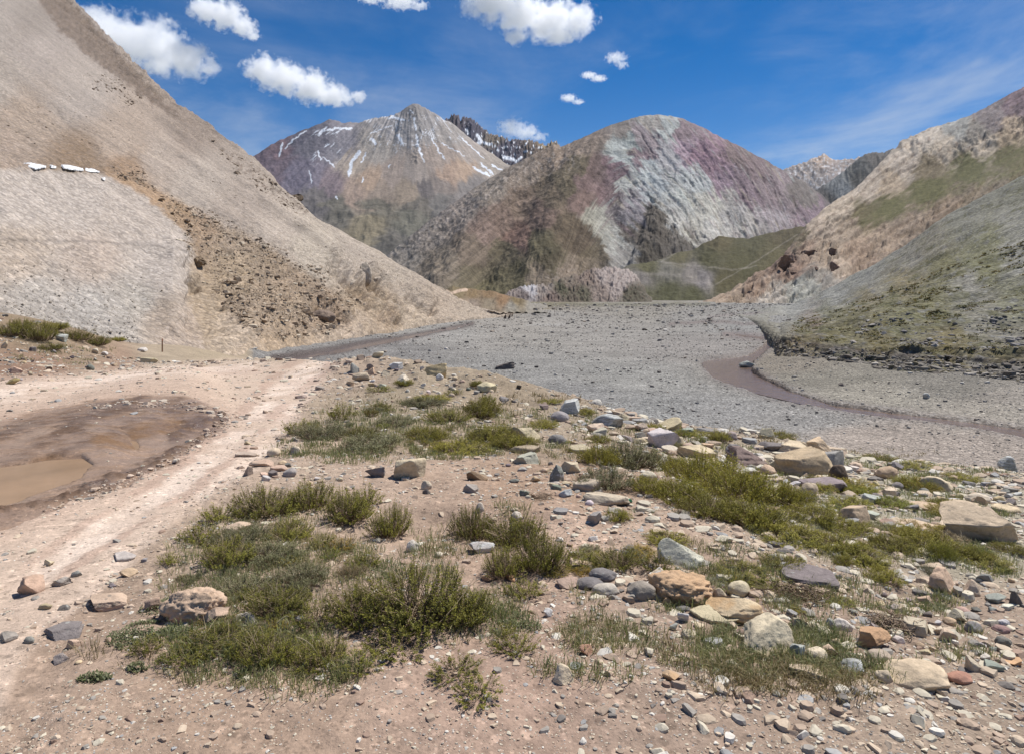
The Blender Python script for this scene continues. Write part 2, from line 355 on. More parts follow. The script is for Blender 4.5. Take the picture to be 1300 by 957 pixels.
def volc_col(G, px, py):
    q = vq(px, py)
    up = sstep(262, 232, py)
    c = paint(px + 9 * fbm(q / 10, py / 50, 0, 4, seed=41) * up + 22 * fbm(G[..., 0] / 260, G[..., 1] / 260, 0, 4, seed=39) * (1 - up), py + 9 * fbm(q / 8, py / 30, 0, 4, seed=42) * up + 12 * fbm(G[..., 0] / 260, G[..., 1] / 260, 0, 4, seed=40) * (1 - up), VOLC_PTS, 3.4, 16)
    c = c * (1 + .17 * fbm(q / 4.5, py / 60, 0, 4, seed=43) * sstep(255, 225, py) + .25 * fbm(G[..., 0] / 160, G[..., 1] / 160, 0, 4, seed=49) * sstep(235, 260, py) + .12 * fbm(px / 5, py / 5, 0, 3, seed=44))[..., None]
    c = c * 1.40
    s = np.zeros(px.shape)
    wx = px + 2.2 * fbm(px / 5, py / 5, 0, 3, seed=45); wy = py + 2.2 * fbm(px / 5, py / 5, 0, 3, seed=46)
    for pts, w in SNOW:
        s = np.maximum(s, sstep(w * .95, w * .55, line_d(wx, wy, pts)))
    nz = fbm(q / 2.6, py / 9, 0, 3, seed=47) + .6 * fbm(px / 16, py / 16, 0, 2, seed=48)
    box = sstep(392, 402, px) * sstep(440, 425, px) * sstep(164, 168, py) * sstep(212, 200, py)
    top = sstep(455, 470, px) * sstep(600, 575, px) * sstep(140, 148, py) * sstep(205, 175, py)
    s = np.maximum(s, sstep(.48, .58, nz) * np.maximum(box, .9 * top))
    c = c * (1 - s[..., None]) + s[..., None] * np.array([.60, .62, .66])
    return c, np.stack([q, py], -1)
M_far = terrain_mat('far_rock', noises=((0.012, .15), (0.05, .22)), streaks=(((.35, .02, 0), .05),), bumps=((.02, .5, 18),))
hill('snowy_mountain', [V_FOOT, V_LOW, V_MID, V_CREST, V_BACK], 255, 755, 560, (60, 90, 160, 30), volc_disp, volc_col, M_far)

# ---- dark jagged ridge behind it -----------------------------------
J_CREST = [(520, 170, 9000), (555, 158, 9000), (572, 150, 9000), (576, 146, 9000), (584, 149, 9000), (592, 152, 9000), (598, 152, 9000), (605, 158, 9000), (612, 163, 9000), (620, 170, 9000), (630, 172, 9000), (645, 178, 9000), (660, 181, 9000), (672, 180, 9000), (684, 184, 9000), (693, 187, 9000), (700, 182, 9000), (707, 183, 9000), (720, 196, 9000), (760, 230, 9000)]
J_FOOT = [(x, y + 130, 7600) for x, y, D in J_CREST]
J_BACK = [(x, y + 40, 10500) for x, y, D in J_CREST]
def jag_disp(G, px, py):
    G = G.copy()
    G[..., 2] += 70 * (ridged(px / 7, py / 26, 0, 5, seed=51) - .5) + 30 * fbm(px / 3, py / 3, 0, 3, seed=52)
    return G
def jag_col(G, px, py):
    c = paint(px, py, [(580, 150, 92, 82, 86), (600, 165, 84, 80, 92), (640, 190, 82, 78, 92), (680, 190, 110, 95, 84), (690, 184, 150, 132, 105), (630, 176, 120, 108, 95), (650, 200, 84, 76, 86)], 2, 20)
    n = fbm(px / 3.5, py / 5, 0, 4, seed=53) + .25 * perlin(px / 12, py / 12, 0, 54)
    s = sstep(.34, .48, n) * sstep(150, 165, py)
    for pts, w in (([(606, 172), (611, 180), (606, 184)], 2), ([(592, 165), (594, 170)], 1.6), ([(640, 200), (652, 203)], 2.2), ([(615, 182), (622, 184)], 1.6), ([(655, 206), (662, 200)], 1.4)):
        s = np.maximum(s, sstep(w * 1.3, w * .7, line_d(px, py, pts)))
    c = c * (1 + .25 * fbm(px / 4, py / 4, 0, 3, seed=55))[..., None]
    c = c * (1 - s[..., None]) + s[..., None] * np.array([.7, .72, .76])
    return c, np.stack([px, py], -1)
hill('jagged_ridge', [J_FOOT, J_CREST, J_BACK], 525, 750, 340, (130, 24), jag_disp, jag_col, M_far)

# ---- central mountain, purple and pale green ------------------------
C_CREST = [(430, 380, 1100), (480, 340, 1180), (495, 322, 1200), (520, 301, 1240), (560, 270, 1300), (600, 241, 1360), (640, 216, 1420), (665, 203, 1450), (680, 195, 1460), (695, 188, 1470), (703, 184, 1470), (712, 188, 1470), (730, 179, 1480), (760, 166, 1490), (775, 159, 1495), (790, 155, 1500), (805, 150, 1500), (820, 147.5, 1500), (838, 146.5, 1500), (850, 147.5, 1500), (862, 150, 1500), (870, 153, 1500),
           (900, 167, 1500), (930, 182, 1500), (960, 198, 1510), (990, 214, 1530), (1020, 231, 1550), (1045, 250, 1560), (1075, 281, 1560), (1110, 315, 1550), (1160, 370, 1540)]
C_MID = [(430, 385, 900), (495, 352, 960), (560, 325, 1000), (640, 285, 1080), (700, 268, 1090), (740, 255, 1120), (790, 245, 1160), (840, 242, 1180), (900, 245, 1200), (960, 262, 1230), (1045, 300, 1260), (1160, 375, 1250)]
C_FOOT = [(430, 392, 640), (520, 384, 680), (600, 384, 700), (700, 384, 720), (800, 384, 760), (900, 384, 820), (1000, 384, 850), (1160, 384, 900)]
C_BACK = [(x, y + 40, D * 1.22) for x, y, D in C_CREST]
def cq(px, py):
    k = np.interp(px + .35 * (py - 150), [480, 690, 775, 820, 900, 1060], [-1.25, -1.0, -.35, .72, .85, .62])
    return px - k * (py - 150)
TRI = [(832, 255), (852, 280), (872, 303), (890, 318), (872, 330), (800, 342), (795, 330), (812, 300), (822, 275)]
def cen_disp(G, px, py):
    q = cq(px, py)
    cy = np.interp(px, [p[0] for p in C_CREST], [p[1] for p in C_CREST])
    m = sstep(0, 30, py - cy)
    right = sstep(770, 830, px)
    n = 9 * (ridged(q / 34, py / 110, 0, 4, seed=61) - .45) * m * (.25 + .4 * right) + 7 * fbm(px / 24, py / 20, 0, 5, seed=62) * (.3 + .7 * m) + 3.4 * (ridged(px / 13, py / 11, 0, 4, seed=67) - .4) * (.25 + .75 * right) + 1.2 * right * fbm(q / 5, py / 24, 0, 4, seed=63)
    rock = np.maximum(np.exp(-(line_d(px, py, [(500, 322), (600, 262), (700, 205), (720, 200)]) / 24) ** 2), np.exp(-(line_d(px, py, [(680, 360), (760, 350), (840, 330)]) / 20) ** 2))
    n = n + 3.5 * rock * (ridged(px / 9, py / 9, 0, 4, seed=64) - .3)
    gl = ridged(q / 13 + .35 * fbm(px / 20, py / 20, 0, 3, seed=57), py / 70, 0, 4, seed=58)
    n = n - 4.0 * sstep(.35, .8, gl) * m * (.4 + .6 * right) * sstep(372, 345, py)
    # spurs and gullies
    n = n + 26 * np.exp(-(line_d(px, py, [(775, 170), (735, 222), (712, 275), (690, 345)]) / 30) ** 2) * m
    n = n - 12 * np.exp(-(line_d(px, py, [(770, 235), (775, 275), (800, 325)]) / 16) ** 2)
    t = poly_sd(px + 4 * fbm(px / 12, py / 12, 0, 3, seed=65), py, TRI)
    n = n + 13 * sstep(-6, 16, t) + 5 * sstep(-2, 6, t) * ridged(px / 6, py / 10, 0, 4, seed=66)
    n = n + 16 * np.exp(-(line_d(px, py, [(640, 225), (600, 300), (560, 365)]) / 22) ** 2) * m
    n = n - 12 * np.exp(-(line_d(px, py, [(690, 215), (650, 280), (610, 350)]) / 20) ** 2) * m
    n = n + 12 * np.exp(-(line_d(px, py, [(905, 170), (960, 240), (985, 300)]) / 16) ** 2) * m
    n = n - 11 * np.exp(-(line_d(px, py, [(860, 160), (905, 225), (930, 285)]) / 14) ** 2) * m
    n = n + 9 * np.exp(-(line_d(px, py, [(960, 205), (1005, 255), (1030, 285)]) / 12) ** 2) * m
    G = G.copy(); G[..., 2] += n * sstep(392, 370, py)
    return G
CEN_PTS = [(830, 150, 150, 140, 128), (790, 158, 120, 108, 98), (760, 170, 125, 110, 100), (735, 185, 130, 115, 105), (700, 195, 128, 112, 100), (660, 215, 120, 108, 100), (620, 235, 125, 115, 108), (580, 265, 122, 112, 108), (540, 295, 114, 106, 102), (510, 320, 112, 106, 102),
           (740, 210, 102, 92, 76), (720, 235, 98, 88, 72), (700, 250, 105, 92, 78), (660, 260, 112, 96, 86), (640, 280, 114, 96, 88), (620, 295, 118, 100, 93), (690, 270, 112, 93, 85), (655, 300, 112, 88, 80), (600, 320, 104, 92, 82), (640, 320, 92, 84, 68), (690, 310, 84, 78, 60), (720, 290, 92, 80, 66), (740, 300, 88, 76, 64),
           (760, 320, 90, 80, 64), (650, 350, 88, 82, 62), (600, 355, 98, 90, 74), (560, 340, 108, 98, 88), (700, 340, 90, 82, 66), (690, 352, 116, 104, 92), (720, 352, 128, 114, 102), (610, 370, 90, 84, 62), (750, 345, 110, 98, 84),
           (800, 185, 148, 154, 146), (792, 195, 155, 160, 154), (820, 175, 140, 122, 124), (850, 160, 158, 162, 155), (870, 168, 138, 112, 116), (755, 215, 112, 92, 90), (780, 215, 124, 94, 100), (745, 230, 122, 100, 100), (792, 235, 152, 152, 144), (770, 245, 112, 88, 90), (800, 255, 134, 122, 126),
           (820, 215, 164, 170, 166), (830, 235, 154, 160, 160), (812, 200, 126, 100, 106), (850, 200, 154, 150, 150), (870, 190, 154, 122, 136), (890, 200, 144, 104, 120), (900, 215, 138, 102, 116), (920, 235, 144, 114, 128), (880, 230, 160, 164, 160), (870, 250, 164, 164, 154), (900, 260, 168, 162, 146),
           (930, 270, 148, 143, 138), (950, 240, 132, 106, 114), (960, 215, 124, 100, 100), (940, 195, 122, 98, 94), (980, 240, 134, 112, 114), (1000, 260, 128, 108, 110), (1020, 250, 114, 102, 94), (1030, 272, 132, 106, 114), (985, 275, 142, 128, 130), (950, 285, 154, 146, 138), (910, 290, 168, 162, 150),
           (880, 285, 164, 158, 142), (860, 275, 162, 158, 148), (850, 250, 154, 154, 148), (960, 300, 144, 134, 128), (925, 250, 158, 150, 140), (780, 265, 115, 104, 106), (800, 275, 122, 114, 118), (800, 300, 97, 86, 74), (830, 275, 92, 82, 70), (840, 300, 90, 80, 68), (860, 312, 106, 96, 84), (820, 320, 87, 78, 64),
           (783, 312, 152, 150, 140), (757, 275, 142, 140, 130), (770, 295, 140, 138, 128), (792, 325, 130, 125, 118), (742, 255, 112, 92, 88), (1060, 280, 110, 100, 92), (1090, 320, 105, 98, 88), (900, 320, 150, 143, 132), (880, 340, 100, 92, 76)]
def cen_col(G, px, py):
    q = cq(px, py)
    a = sstep(740, 790, px)
    dx = 14 * fbm(q / 12, py / 70, 0, 4, seed=71) * (.25 + .75 * a) + 9 * fbm(px / 16, py / 12, 0, 6, gain=.6, seed=59); dy = 22 * fbm(q / 9, py / 60, 0, 6, gain=.6, seed=72) + 5 * fbm(px / 7, py / 7, 0, 3, seed=36)
    c = paint(px + dx, py + dy * (.3 + .7 * a), CEN_PTS, 4.2, 12)
    c = c * (1 + .13 * fbm(q / 6, py / 60, 0, 4, seed=73) * (.3 + .7 * a) + .12 * fbm(px / 18, py / 12, 0, 4, seed=68) + .16 * fbm(px / 6, py / 6, 0, 4, seed=74) + .08 * fbm(px / 2.5, py / 2.5, 0, 2, seed=70))[..., None]
    c = c * 1.22; lum = c.mean(-1, keepdims=True); dsat = (.20 + .22 * a)[..., None]; c = (c * (1 - dsat) + lum * dsat) * (1 + (1 - a)[..., None] * np.array([.17, .13, .03]))
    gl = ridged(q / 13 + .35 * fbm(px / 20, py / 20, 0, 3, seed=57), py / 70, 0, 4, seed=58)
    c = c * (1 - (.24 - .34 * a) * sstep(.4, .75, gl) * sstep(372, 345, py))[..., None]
    fb = fbm(q / 2.6, py / 46, 0, 4, seed=56)
    c = c * (1 + .10 * np.sign(fb) * np.minimum(np.abs(fb) * 3.5, 1))[..., None]
    # thin streaks of pale green, purple and white running down the right face
    pal = .9 * np.array([alb((176, 184, 178)), alb((140, 118, 124)), alb((178, 168, 146)), alb((118, 102, 98))])
    face = sstep(775, 800, px + .3 * (py - 200)) * sstep(1060, 1010, px) * sstep(330, 300, py) * (1 - sstep(-3, 5, poly_sd(px, py, TRI)))
    for i, p in enumerate(pal):
        m = sstep(.22, .6, fbm(q / 6 + 31 * i, py / 34, 0, 5, gain=.62, seed=75 + i)) * face * .5
        c = c * (1 - m[..., None]) + p * m[..., None]
    rock = np.maximum(np.exp(-(line_d(px, py, [(500, 322), (600, 255), (700, 200), (720, 200)]) / 16) ** 2), .6 * np.exp(-(line_d(px, py, [(700, 355), (780, 350)]) / 14) ** 2))
    k = sstep(.05, .4, fbm(px / 5, py / 5, 0, 3, seed=79)) * rock
    c = c * (1 - .55 * k[..., None]) + .55 * k[..., None] * alb((180, 168, 158))
    return c, np.stack([q, py], -1)
M_mid = terrain_mat('mountain_rock', noises=((0.03, .16), (0.12, .24), (.45, .24)), streaks=(((.5, .02, 0), .12), ((1.6, .05, 0), .10)), bumps=((.06, .6, 7), (.25, .6, 2.2)))
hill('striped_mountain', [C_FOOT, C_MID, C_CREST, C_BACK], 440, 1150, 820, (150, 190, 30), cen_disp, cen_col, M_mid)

# ---- pale far peak and the dark hill before it, right of centre ------
K_CREST = [(930, 260, 5000), (992, 219, 5000), (1010, 212, 5000), (1024, 206, 5000), (1038, 200, 5000), (1046, 198, 5000), (1054, 201, 5000), (1066, 204, 5000), (1076, 205, 5000), (1090, 201, 5000), (1120, 210, 5000), (1200, 260, 5000)]
def pk_disp(G, px, py):
    G = G.copy(); G[..., 2] += 34 * (ridged(px / 14, py / 14, 0, 5, seed=81) - .5); return G
def pk_col(G, px, py):
    c = paint(px, py, [(1046, 200, 190, 168, 150), (1020, 212, 170, 158, 150), (1060, 215, 168, 156, 150), (1000, 225, 150, 140, 136), (1040, 235, 150, 142, 138), (1080, 210, 160, 148, 140)], 2, 20)
    s = .9 * sstep(.10, .36, fbm(px / 4, py / 3, 0, 4, seed=82))
    c = c * (1 + .2 * fbm(px / 5, py / 5, 0, 3, seed=83))[..., None]
    return c * (1 - .8 * s[..., None]) + .8 * s[..., None] * np.array([.55, .55, .56]), np.stack([px, py], -1)
hill('pale_peak', [[(x, 330, 4000) for x, _, _ in K_CREST], K_CREST, [(x, y + 30, 5800) for x, y, D in K_CREST]], 935, 1190, 300, (100, 16), pk_disp, pk_col, M_far)
N_CREST = [(990, 300, 2400), (1025, 250, 2400), (1040, 240, 2400), (1060, 227, 2400), (1080, 212, 2400), (1092, 201, 2400), (1104, 197, 2400), (1120, 195, 2400), (1134, 192, 2400), (1160, 190, 2400), (1250, 200, 2400)]
def nh_disp(G, px, py):
    G = G.copy(); G[..., 2] += 14 * (ridged(px / 14, py / 30, 0, 5, seed=84) - .5); return G
def nh_col(G, px, py):
    c = paint(px, py, [(1110, 198, 108, 104, 100), (1090, 208, 100, 100, 98), (1060, 235, 120, 122, 122), (1070, 240, 132, 134, 134), (1050, 255, 95, 92, 88), (1090, 230, 96, 94, 90), (1040, 250, 104, 100, 98)], 2, 20)
    return c * (1 + .22 * fbm((px + .6 * py) / 5, py / 18, 0, 4, seed=85))[..., None], np.stack([px, py], -1)
hill('dark_hill', [[(x, 340, 1900) for x, _, _ in N_CREST], N_CREST, [(x, y + 30, 3000) for x, y, D in N_CREST]], 1000, 1240, 260, (120, 16), nh_disp, nh_col, M_mid)

# ---- rocky valley side on the right ----------------------------------
R_CREST = [(870, 391, 440), (895, 386, 470), (930, 370, 500), (953, 353, 520), (980, 338, 532), (994, 327, 540), (1010, 303, 560), (1025, 285, 600), (1050, 263, 660), (1088, 238, 760), (1116, 209, 850), (1128, 196, 890), (1136, 190, 900), (1148, 181, 930), (1162, 172, 945), (1179, 163, 960), (1196, 159, 970), (1213, 155, 980), (1240, 143, 990), (1265, 130, 995), (1300, 111, 1000), (1450, 45, 1000), (1900, -160, 1000)]
R_MID = [(870, 392, 430), (930, 376, 470), (980, 352, 490), (1020, 325, 510), (1060, 300, 560), (1100, 285, 620), (1150, 265, 650), (1200, 240, 670), (1300, 195, 690), (1450, 130, 690), (1900, -60, 690)]
R_FOOT = [(870, 400, 400), (1000, 400, 380), (1060, 395, 370), (1100, 375, 390), (1150, 340, 410), (1200, 315, 420), (1300, 260, 430), (1450, 180, 430), (1900, -20, 430)]
R_BACK = [(x, y + 40, D * 1.2) for x, y, D in R_CREST]
def rq(px, py):
    return px * .87 + py * 1.0
def rr_disp(G, px, py):
    cy = np.interp(px, [p[0] for p in R_CREST], [p[1] for p in R_CREST])
    m = .25 + .75 * sstep(0, 20, py - cy)
    a = px + 1.6 * py          # along the strata, which climb to the right
    b = py + .62 * px
    green = np.exp(-(line_d(px, py, [(1110, 275), (1180, 238), (1300, 200), (1500, 120)]) / 20) ** 2)
    n = 4.2 * (ridged(px / 26, (py + .55 * px) / 13, 0, 4, seed=91) - .4) * m * (1 - .85 * green) + 1.3 * fbm(px / 6, py / 6, 0, 4, seed=92) * (1 - .6 * green)
    crag = .5 * np.exp(-(line_d(px, py, [(950, 366), (985, 352), (1005, 332), (1040, 322), (1075, 330)]) / 18) ** 2)
    n = n + 6.5 * crag * (ridged(px / 11, py / 14, 0, 4, seed=93) - .3)
    led = sstep(.02, .16, fbm(px / 34, (py + .62 * px) / 9, 0, 5, seed=89))
    n = n + 3.6 * led * (1 - green) * m
    n = n + 7 * np.exp(-(line_d(px, py, [(1148, 182), (1200, 200), (1300, 165), (1500, 80)]) / 14) ** 2) * (.5 + fbm(px / 10, py / 6, 0, 3, seed=94))
    G = G.copy(); G[..., 2] += n
    return G
RR_PTS = [(1150, 185, 190, 174, 158), (1180, 170, 192, 177, 162), (1215, 160, 152, 147, 140), (1260, 148, 132, 120, 118), (1290, 125, 122, 102, 106), (1290, 140, 124, 106, 108), (1240, 170, 144, 134, 124), (1200, 190, 174, 158, 141), (1290, 160, 168, 148, 128), (1250, 190, 178, 161, 143), (1280, 180, 164, 144, 122),
          (1150, 210, 174, 158, 143), (1100, 235, 178, 161, 145), (1060, 265, 180, 162, 144), (1130, 240, 164, 145, 125), (1180, 215, 124, 110, 90), (1180, 240, 96, 91, 60), (1130, 262, 96, 91, 62), (1230, 215, 92, 88, 60), (1280, 195, 98, 90, 65), (1295, 210, 110, 98, 75), (1100, 277, 106, 96, 72), (1230, 245, 122, 107, 90),
          (1200, 265, 134, 115, 98), (1150, 280, 138, 120, 104), (1270, 230, 128, 114, 98), (1040, 290, 168, 150, 134), (1080, 292, 152, 134, 117), (1020, 318, 152, 130, 114), (1000, 340, 137, 114, 100), (1050, 320, 162, 142, 124), (1060, 340, 168, 148, 130), (1090, 320, 152, 130, 112), (960, 360, 147, 124, 107),
          (980, 377, 176, 163, 150), (930, 377, 152, 132, 114), (1020, 370, 162, 157, 147), (1050, 350, 152, 142, 132), (1120, 300, 152, 132, 114), (1010, 300, 120, 108, 90), (1400, 80, 130, 112, 112), (1400, 160, 100, 92, 66), (1400, 120, 165, 148, 130)]
def rr_col(G, px, py):
    b = py + .6 * px
    c = paint(px + 12 * fbm(px / 30, b / 10, 0, 4, seed=95), py + 8 * fbm(px / 24, b / 8, 0, 4, seed=96), RR_PTS, 3.6, 14)
    green = np.exp(-(line_d(px, py, [(1110, 270), (1180, 240), (1300, 200), (1500, 120)]) / 16) ** 2)
    gp = sstep(-5, 7, poly_sd(px + 9 * fbm(px / 16, b / 7, 0, 4, seed=88), py + 6 * fbm(px / 12, b / 6, 0, 3, seed=87), [(1082, 288), (1128, 250), (1190, 224), (1300, 176), (1480, 100), (1480, 150), (1300, 224), (1232, 240), (1165, 268), (1112, 285)]))
    gp = gp * np.clip(.55 + 1.1 * fbm(px / 10, b / 5, 0, 5, gain=.6, seed=35), .12, .9)
    c = c * (1 - gp[..., None]) + gp[..., None] * alb((102, 97, 66))
    led = sstep(.02, .16, fbm(px / 34, b / 9, 0, 5, seed=89)) * (1 - gp)
    c = c * (1 + .20 * (led - .5) * (1 - gp))[..., None]
    k = fbm(px / 14, b / 5, 0, 4, seed=97)
    c = c * np.array([1.06, 1.11, 1.13])
    c = c * (1 + .26 * k * (1 - .6 * green) + .18 * fbm(px / 4, py / 4, 0, 3, seed=98))[..., None]
    dk = sstep(.28, .5, fbm(px / 7, py / 5, 0, 4, seed=99)) * (1 - green) * .45
    c = c * (1 - dk[..., None]) + dk[..., None] * alb((98, 76, 66))
    return c, np.stack([b, px], -1)
M_side = terrain_mat('valley_side_rock', noises=((0.05, .10), (.3, .18), (1.2, .16)), streaks=(((.4, .03, 0), .10),), bumps=((.15, .5, 2.2), (.7, .5, .6)))
G_side = hill('rocky_valley_side', [R_FOOT, R_MID, R_CREST, R_BACK], 878, 1880, 820, (120, 170, 26), rr_disp, rr_col, M_side)

# ---- near talus slope and grassy bank on the right --------------------
T_TOP = [(925, 396, 255), (960, 394, 250), (1010, 384, 245), (1060, 366, 240), (1100, 344, 232), (1151, 313, 225), (1188, 285, 220), (1300, 225, 212), (1450, 142, 210), (1900, -110, 205)]
T_MID = [(925, 397, 240), (972, 397.5, 225), (990, 402, 190), (1045, 392, 170), (1100, 385, 140), (1200, 360, 120), (1300, 330, 112), (1450, 280, 105), (1900, 140, 95)]
T_LOW = [(925, 398, 235), (940, 398.2, 222), (955, 402, 185), (970, 407, 150), (990, 424, 96), (1045, 412, 105), (1100, 412, 90), (1200, 408, 80), (1300, 400, 74), (1450, 390, 66), (1900, 350, 56)]
T_BANK = [(925, 399, 212), (940, 399.6, 205), (955, 405, 165), (967, 414, 125), (976, 423, 98), (984, 430, 80), (1000, 431, 74), (1060, 439, 67), (1150, 449, 60), (1300, 458, 52), (1500, 470, 45), (1900, 495, 36)]
T_TOE = [(925, 399.5, 208), (940, 401, 198), (955, 408.5, 158), (967, 421, 118), (976, 437, 91), (980, 452, 72), (1000, 456, 66), (1060, 463, 60), (1150, 472, 53), (1300, 486, 46), (1500, 502, 43), (1900, 535, 34.5)]
T_UND = [(925, 403, 207), (940, 405, 196), (955, 414, 156), (967, 430, 116), (976, 455, 89), (980, 480, 70), (1000, 486, 64), (1060, 496, 58), (1150, 508, 51), (1300, 525, 44), (1500, 545, 41), (1900, 585, 33)]
T_BACK = [(x, y + 14, D * 1.3) for x, y, D in T_TOP]
def ta_disp(G, px, py):
    x, y, z = G[..., 0], G[..., 1], G[..., 2]
    cy = np.interp(px, [p[0] for p in T_BANK], [p[1] for p in T_BANK])
    top = sstep(2, -4, py - cy)
    n = .9 * fbm(x / 18, y / 22, 0, 5, seed=101) * top + .28 * fbm(x / 2.2, y / 2.6, 0, 4, seed=102)
    n = n + (1.5 * (ridged(y / 20 + .02 * x, x / 80, 0, 4, seed=38) - .45) + .8 * sstep(-.15, .45, fbm(x / 14, y / 18, 0, 3, seed=37))) * top * sstep(985, 1060, px)
    gully = np.exp(-(line_d(px, py, [(1000, 392), (1060, 378), (1160, 330), (1300, 245), (1450, 160)]) / 10) ** 2)
    n = n - 1.6 * gully
    face = np.exp(-((py - cy - 6) / 9) ** 2)
    n = n + face * .7 * fbm(x / 1.3, y / 1.6, z / 1.2, 4, seed=103)
    sx = face * 1.6 * fbm(x / 2.5, y / 2.5, z / 2, 4, seed=104)
    G = G.copy(); G[..., 2] += n * sstep(940, 985, px); G[..., 1] += sx * sstep(970, 1000, px)
    return G
TA_PTS = [(1060, 378, 134, 134, 129), (1010, 391, 142, 142, 138), (1100, 356, 122, 122, 114), (1150, 330, 120, 118, 107), (1180, 310, 115, 112, 98), (1230, 280, 112, 112, 100), (1290, 240, 105, 105, 90), (1290, 280, 120, 120, 110), (1250, 310, 105, 105, 80), (1200, 340, 100, 98, 70), (1150, 360, 112, 105, 80), (1100, 375, 114, 108, 86),
          (1130, 387, 100, 98, 72), (1250, 340, 98, 98, 70), (1290, 330, 122, 122, 114), (1230, 365, 120, 119, 110), (1290, 380, 105, 105, 85), (1180, 385, 98, 96, 70), (1080, 400, 95, 92, 66), (1050, 395, 100, 98, 75), (1150, 405, 92, 90, 64), (1250, 400, 114, 112, 100), (1060, 425, 90, 86, 56), (1120, 430, 92, 86, 58), (1200, 440, 95, 88, 58),
          (1280, 430, 107, 105, 94), (1280, 452, 92, 86, 58), (1020, 420, 92, 86, 60), (1000, 428, 100, 90, 64), (1060, 455, 92, 88, 80), (1150, 463, 90, 86, 78), (1280, 475, 92, 88, 80), (1000, 448, 104, 96, 76), (1450, 300, 110, 110, 95), (1450, 420, 98, 94, 66), (1030, 402, 118, 104, 92)]
def ta_col(G, px, py):
    x, y, z = G[..., 0], G[..., 1], G[..., 2]
    c = np.array([1.68, 1.60, 1.54]) * paint(px + 14 * fbm(x / 9, y / 14, 0, 4, seed=105), py + 9 * fbm(x / 8, y / 16, 0, 4, seed=106), TA_PTS, 2.2, 22)
    g = fbm(x / 3.5, y / 5, 0, 5, seed=107)
    up = sstep(440, 420, py)
    ga = sstep(-10, 14, poly_sd(px + 10 * fbm(x / 7, y / 9, 0, 3, seed=86), py, [(985, 436), (1040, 398), (1078, 378), (1112, 343), (1151, 308), (1188, 280), (1310, 215), (1500, 110), (1500, 520), (985, 470)]))
    c = c * (1 - .6 * (1 - ga))[..., None] + (.6 * (1 - ga))[..., None] * alb((150, 150, 141)) * (1 + .12 * g)[..., None]
    gr = ga * sstep(.12, .45, g + .3 * fbm(x / 20, y / 24, 0, 3, seed=108)) * .7 * sstep(985, 1030, px)
    c = c * (1 - gr[..., None]) + gr[..., None] * alb((100, 98, 62))
    st = sstep(.22, .5, fbm(x / 1.6, y / 2.4, 0, 4, seed=109)) * .6
    c = c * (1 - st[..., None]) + st[..., None] * alb((136, 134, 132))
    c = c * (1 + .2 * fbm(x / .9, y / 1.2, z, 3, seed=110))[..., None]
    gq = ridged(y / 20 + .02 * x, x / 80, 0, 4, seed=38); c = c * (1 - .22 * sstep(.2, -.3, gq) * up)[..., None]
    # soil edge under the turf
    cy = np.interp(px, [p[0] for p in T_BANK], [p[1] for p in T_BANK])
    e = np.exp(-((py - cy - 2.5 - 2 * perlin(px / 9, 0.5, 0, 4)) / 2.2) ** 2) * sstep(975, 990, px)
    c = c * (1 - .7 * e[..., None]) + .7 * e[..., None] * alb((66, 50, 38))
    return c, np.stack([x, y], -1)
M_talus = terrain_mat('talus', noises=((.25, .12), (1.1, .2), (4.0, .28)), stones=((2.2, .25, .15),), bumps=((1.2, .6, .35), (4.5, .6, .14)))
G_talus = hill('talus_slope', [T_UND, T_TOE, T_BANK, T_LOW, T_MID, T_TOP, T_BACK], 928, 1880, 860, (8, 34, 60, 90, 110, 20), ta_disp, ta_col, M_talus)

# ---- low green mounds at the head of the valley -------------------------
GM_CREST = [(730, 384, 600), (750, 372, 620), (775, 352, 650), (800, 341, 680), (840, 329, 700), (862, 321, 710), (880, 317, 720), (897, 308, 720), (912, 301, 720), (930, 303, 720), (950, 303, 720), (970, 299, 730), (990, 294, 740), (1010, 290, 740), (1060, 285, 740), (1150, 290, 740)]
GM_FOOT = [(x, 386.5, 500) for x, y, D in GM_CREST]
def gm_disp(G, px, py):
    G = G.copy(); G[..., 2] += 3 * fbm(px / 40, py / 22, 0, 5, seed=111) + .9 * fbm(px / 7, py / 6, 0, 3, seed=112)
    G[..., 2] += 4 * np.exp(-(line_d(px, py, [(800, 345), (870, 352), (930, 340)]) / 10) ** 2)
    return G
def gm_col(G, px, py):
    c = paint(px, py, [(912, 303, 92, 88, 64), (860, 325, 94, 92, 68), (820, 340, 88, 88, 62), (950, 310, 84, 84, 62), (1000, 300, 88, 84, 64), (900, 330, 80, 80, 56), (940, 330, 82, 82, 58), (880, 350, 120, 118, 110), (850, 345, 110, 110, 98), (815, 352, 118, 116, 108), (890, 355, 134, 132, 126), (850, 370, 80, 82, 58), (880, 372, 78, 80, 56), (810, 372, 84, 86, 60), (980, 330, 92, 90, 66), (760, 372, 96, 90, 68), (920, 360, 86, 84, 60)], 2.4, 16)
    c = c * np.array([1.06, .98, 1.02])
    c = c * (1 + .22 * fbm(px / 8, py / 4, 0, 4, seed=113) + .1 * fbm(px / 2, py / 2, 0, 2, seed=114))[..., None]
    for pts, w in (([(835, 333), (880, 337), (930, 343), (960, 338)], 1.0), ([(880, 352), (896, 356), (904, 365)], 3.0), ([(806, 347), (850, 349), (884, 352)], 2.0), ([(840, 333), (850, 326), (862, 318)], 1.2), ([(900, 366), (960, 332), (1012, 298)], .9)):
        s = .28 * sstep(w * 1.4, w * .5, line_d(px, py + 1.2 * perlin(px / 7, py / 7, 0, 5), pts))
        c = c * (1 - s[..., None]) + s[..., None] * alb((160, 152, 142))
    return c, np.stack([px, py], -1)
